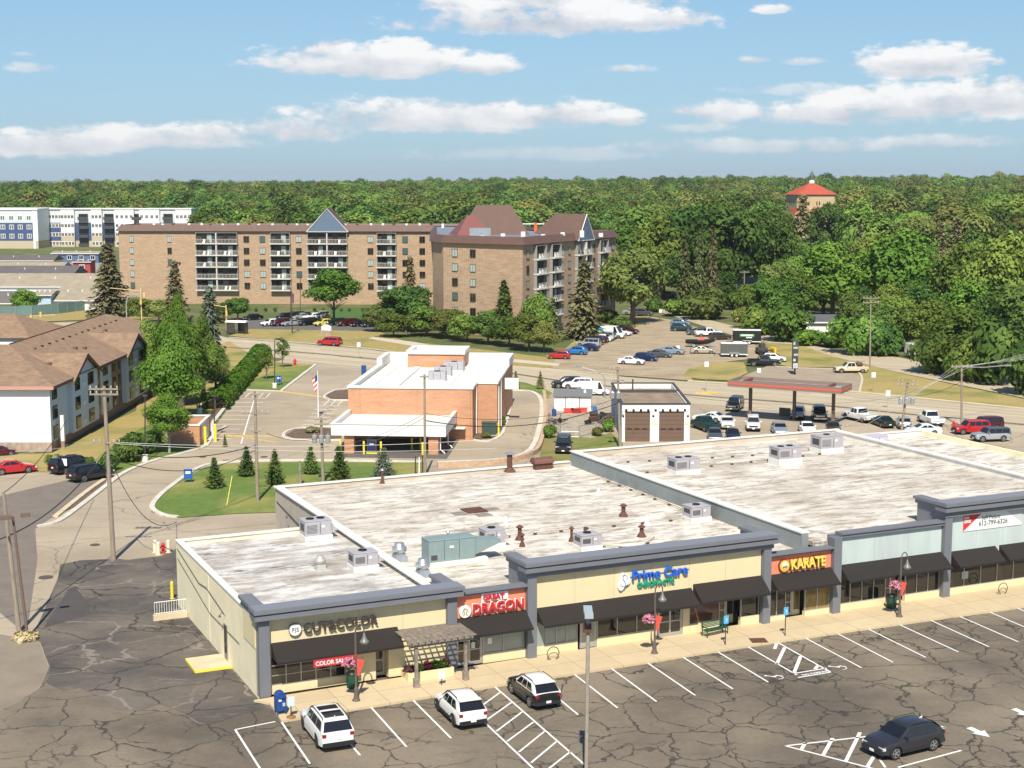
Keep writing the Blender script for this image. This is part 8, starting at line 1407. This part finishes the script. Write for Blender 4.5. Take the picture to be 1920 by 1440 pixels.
for (u,v,vt,w,m_,lb) in ((240,866,815,58,'dark','large dark shrub on the apartments lawn'),(268,850,808,60,'dark','large dark shrub right of the first on the lawn'),(285,835,805,40,'dark','dark shrub beside the white trunked maple'),(100,880,850,28,'olive','brownish shrub left of the white sign board'),(140,880,853,26,'dark','small dark shrub by the sign board'),(166,882,855,22,'dark','round shrub behind the black minivan'),(205,884,852,36,'dark','shrub by the pole on the kerb bed'),(586,812,800,30,'brown','brown shrub in the bank island bed'),(948,770,752,12,'olive','small shrub on the bank side bed'),(942,800,780,14,'mid','shrub beside the bank downpipes'),(912,822,810,20,'olive','low shrub at the bank rear corner'),(1030,822,795,24,'mid','weedy bush at the yard fence corner'),(1140,810,785,26,'mid','weeds beside the garage wall'),(1120,818,800,22,'olive','pale weeds on the yard fence')): T('shrub%d'%(int(u)%3),u,v,vt,w,m_,lb,cat='shrub',name='shrub',group='small shrubs round the buildings')
for k,u in enumerate((480,498,516,590,606,640,655,680)): T('shrub%d'%(k%3),u,584,577,7,'dark','small clipped bush at the foot of the brick wall, %s'%('farthest left','second from left','third from left','just left of the lot tree','behind the lot tree','right of the lot tree','between tree and corner','farthest right')[k],cat='shrub',name='shrub',group='small bushes along the brick wall')
# long clipped hedge beside the bank lawn: one hedge
def hedge(px,w,h,label,n=9000,leaf=.2,m='hedge'):
    pts=smoothline([G(u,v) for u,v in px],8); o=pts[0]; t=thing('hedge',label,'hedge',(o.x,o.y,0)); rnd=random.Random(3); mb=MB(); V,Fc=mb.v,mb.f
    for k in range(n):
        q=rnd.random()*(len(pts)-1.001); i=int(q); p=pts[i]+(pts[i+1]-pts[i])*(q-i); d=(pts[i+1]-pts[i]).normalized(); sd=Vector((-d.y,d.x,0)); a=rnd.uniform(-.25,pi+.25); rr=rnd.uniform(.88,1.05)*(1+.07*math.sin(q*2.1)); c=p-o+sd*math.cos(a)*w/2*rr+Vector((0,0,max(.05,h*(.25+.75*max(0,math.sin(a))**.7*rr)) if math.sin(a)>0 else rnd.uniform(.1,h*.4)))
        nr=(sd*math.cos(a)+Vector((0,0,max(0,math.sin(a))+.2))+Vector((rnd.gauss(0,.4),rnd.gauss(0,.4),rnd.gauss(0,.4)))).normalized(); u_=nr.orthogonal().normalized()*leaf; w_=nr.cross(u_)*.7; j=len(V); V.extend((tuple(c-u_),tuple(c-w_),tuple(c+u_),tuple(c+w_))); Fc.append((j,j+1,j+2,j+3))
    mb.m=[0]*len(Fc); mb.build('foliage',LF[m],t,recalc=False); mb=MB()
    for k in range(0,len(pts)-1,3): p=pts[k]-o; mb.tube([(p.x,p.y,0),(p.x,p.y,h*.7)],.05,5)
    mb.build('stems',BARK,t)
hedge([(404,770),(425,746),(445,724),(466,700),(482,680),(490,668)],3.3,2.1,'long bright clipped hedge between the maples and the bank lawn',14000)
sheet('lawn',[(255,775),(262,700),(430,640),(470,664),(425,690),(400,735),(395,800),(330,830),(260,800)],.028,MIXG)
# ---- woods: the nearest as single trees, the rest as one mass
ROADLINE=[(1160,560),(1205,570),(1235,572),(1262,582),(1330,595),(1420,618),(1480,635),(1560,650),(1640,657),(1780,683),(1920,708),(2100,740)]
def proj(x,y,z=0):
    Y=y*math.cos(PITCH)-(z-HC)*math.sin(PITCH); Z=y*math.sin(PITCH)+(z-HC)*math.cos(PITCH); return CX+F*x/Y,CY-F*Z/Y
def allowed(x,y):
    u,v=proj(x,y)
    if u<-250 or u>2170: return False
    if u<375: return y>740
    if u<1165: return y>425
    if u<1230: return y>470
    lim=interp([(a,b) for a,b in ROADLINE],u) if u<2100 else 740
    if v>lim-6: return False
    if 1375<u<1440 and 555<v<600: return False   # open yards
    if 1500<u<1590 and 600<v<650: return False
    if abs(u-1520)<58 and 470<y<815: return False
    if 1420<u<1620 and 560<y<850: return abs(u-1517)>70 or y<760
    return True
rnd=random.Random(77); cand=[]; y=225.0
while y<2100:
    sp=13.5 if y<700 else (15 if y<1100 else 17)
    x=-.36*y-25
    while x<.45*y+30:
        px,py=x+rnd.uniform(-.38,.38)*sp,y+rnd.uniform(-.38,.38)*sp
        if allowed(px,py) and not any((px-hx)**2+(py-hy)**2<(hr*1.1)**2 for hx,hy,hr in HP) and not (abs(px-cx)<19 and abs(py-CD)<24): cand.append((px,py))
        x+=sp
    y+=sp*.86
cand.sort(key=lambda c:c[1]); nind=max(0,292-sum(1 for o in C.objects if o.parent is None and o.name.startswith(('tree','spruce_tree'))))
def woodz(x,y): return terrain_z(x,y)
for k,(x,y) in enumerate(cand[:nind]):
    u,v=proj(x,y); h=rnd.uniform(12,18.5) if v<520 else rnd.uniform(8,13); c=rnd.random(); con=c<.06
    zc=30-46*y/F-max(0,terrain_z(x,y))
    if abs(u-1517)<70 and y<815: h=min(h,zc-.5)
    lm=rnd.choice(['spruce','brown','blue','spruce']) if con else rnd.choice(['mid','mid','dark','dark','bright','olive','mid'])
    pr='farspruce%d'%(k%2) if con else (('broad%d'%(k%4)) if y<460 else 'far%d'%(k%4)); w=h*(.42 if con else rnd.uniform(.72,1.0))
    lb={'mid':'mid green','dark':'deep green','bright':'bright green','olive':'olive green','spruce':'dark','brown':'brownish','blue':'bluish'}[lm]+(' conifer' if con else ' leafy tree')+(' in the woods right of the junction' if u>1165 else ' in the woods behind the brick block')
    plant(pr,x,y,w,h,lm,lb,cat='conifer' if con else 'tree',group='trees of the woods, '+('conifers ' if con else 'leafy ')+lm+(' right' if u>1165 else ' centre'),name='spruce_tree' if con else 'tree')
def wood(pts,proto,leafm,seed,s0,s1,name='woodland'):
    me=bpy.data.meshes.new(name); me.from_pydata(pts,[],[]); o=link(name,me); struct(o,'stuff')
    # source crown sits under a real tree of the same kind: use its mesh through a node group
    src=[q for q in C.objects if q.data==PR[proto][0] and q.parent is not None]
    s=src[0] if src else None
    ng=bpy.data.node_groups.new(name,'GeometryNodeTree'); ng.interface.new_socket('Geometry',in_out='INPUT',socket_type='NodeSocketGeometry'); ng.interface.new_socket('Geometry',in_out='OUTPUT',socket_type='NodeSocketGeometry')
    N=ng.nodes.new; K=ng.links.new; gi=N('NodeGroupInput'); go=N('NodeGroupOutput'); ip=N('GeometryNodeInstanceOnPoints'); oi=N('GeometryNodeObjectInfo'); oi.transform_space='ORIGINAL'; oi.inputs['Object'].default_value=s; oi.inputs['As Instance'].default_value=False
    rv=N('FunctionNodeRandomValue'); rv.data_type='FLOAT_VECTOR'; rv.inputs[0].default_value=(0,0,0); rv.inputs[1].default_value=(0,0,6.28); rv.inputs['Seed'].default_value=seed
    rs=N('FunctionNodeRandomValue'); rs.data_type='FLOAT_VECTOR'; rs.inputs[0].default_value=(s0,s0,s0*.95); rs.inputs[1].default_value=(s1,s1,s1*1.15); rs.inputs['Seed'].default_value=seed+5
    sm=N('GeometryNodeSetMaterial'); sm.inputs['Material'].default_value=LF[leafm]
    K(gi.outputs[0],ip.inputs['Points']); K(oi.outputs['Geometry'],sm.inputs['Geometry']); K(sm.outputs['Geometry'],ip.inputs['Instance']); K(rv.outputs[0],ip.inputs['Rotation']); K(rs.outputs[0],ip.inputs['Scale']); K(ip.outputs['Instances'],go.inputs[0])
    m_=o.modifiers.new('trees','NODES'); m_.node_group=ng; return o
rest=cand[nind:]
combos=[('far0','mid'),('far1','dark'),('far2','mid'),('far3','olive'),('far0','dark'),('far2','dark'),('far1','mid'),('far3','mid')]
buckets=[[] for _ in combos]
for (x,y) in rest:
    i=rnd.randrange(len(combos)); 
    buckets[i].append((x,y,terrain_z(x,y)+rnd.uniform(-1.5,2.5)+1.0+4.5*noise.noise(Vector((x/40,y/60,2)))))
y=2100.0
while y<5200:
    sp=20+ (y-2100)*.012; x=-.36*y-25
    while x<.40*y+30:
        i=rnd.randrange(7); px,py=x+rnd.uniform(-.4,.4)*sp,y+rnd.uniform(-.4,.4)*sp; buckets[i].append((px,py,terrain_z(px,py)-3+rnd.uniform(-1.5,3)+6*noise.noise(Vector((px/70,py/200,2))))); x+=sp
    y+=sp*1.6
for i,((pr,lm),b) in enumerate(zip(combos,buckets)): wood(b,pr,lm,i*3+1,1.05,1.75)
# ---------------------------------------------------------------- air
mb=MB(); mb.box(-12500,12500,-2500,12500,-3,110); hz_=mb.mesh('haze',[]) if 0 else None
hm=bpy.data.materials.new('haze_air'); hm.use_nodes=True; nt=hm.node_tree; nt.nodes.clear(); o_=nt.nodes.new('ShaderNodeOutputMaterial'); pv=nt.nodes.new('ShaderNodeVolumePrincipled'); pv.inputs['Color'].default_value=(.86,.93,1,1); pv.inputs['Density'].default_value=6.5e-5; pv.inputs['Anisotropy'].default_value=.1; nt.links.new(pv.outputs[0],o_.inputs['Volume'])
struct(mb.build('haze',hm),'stuff')
C_=bpy.context.scene.cycles; C_.volume_bounces=0
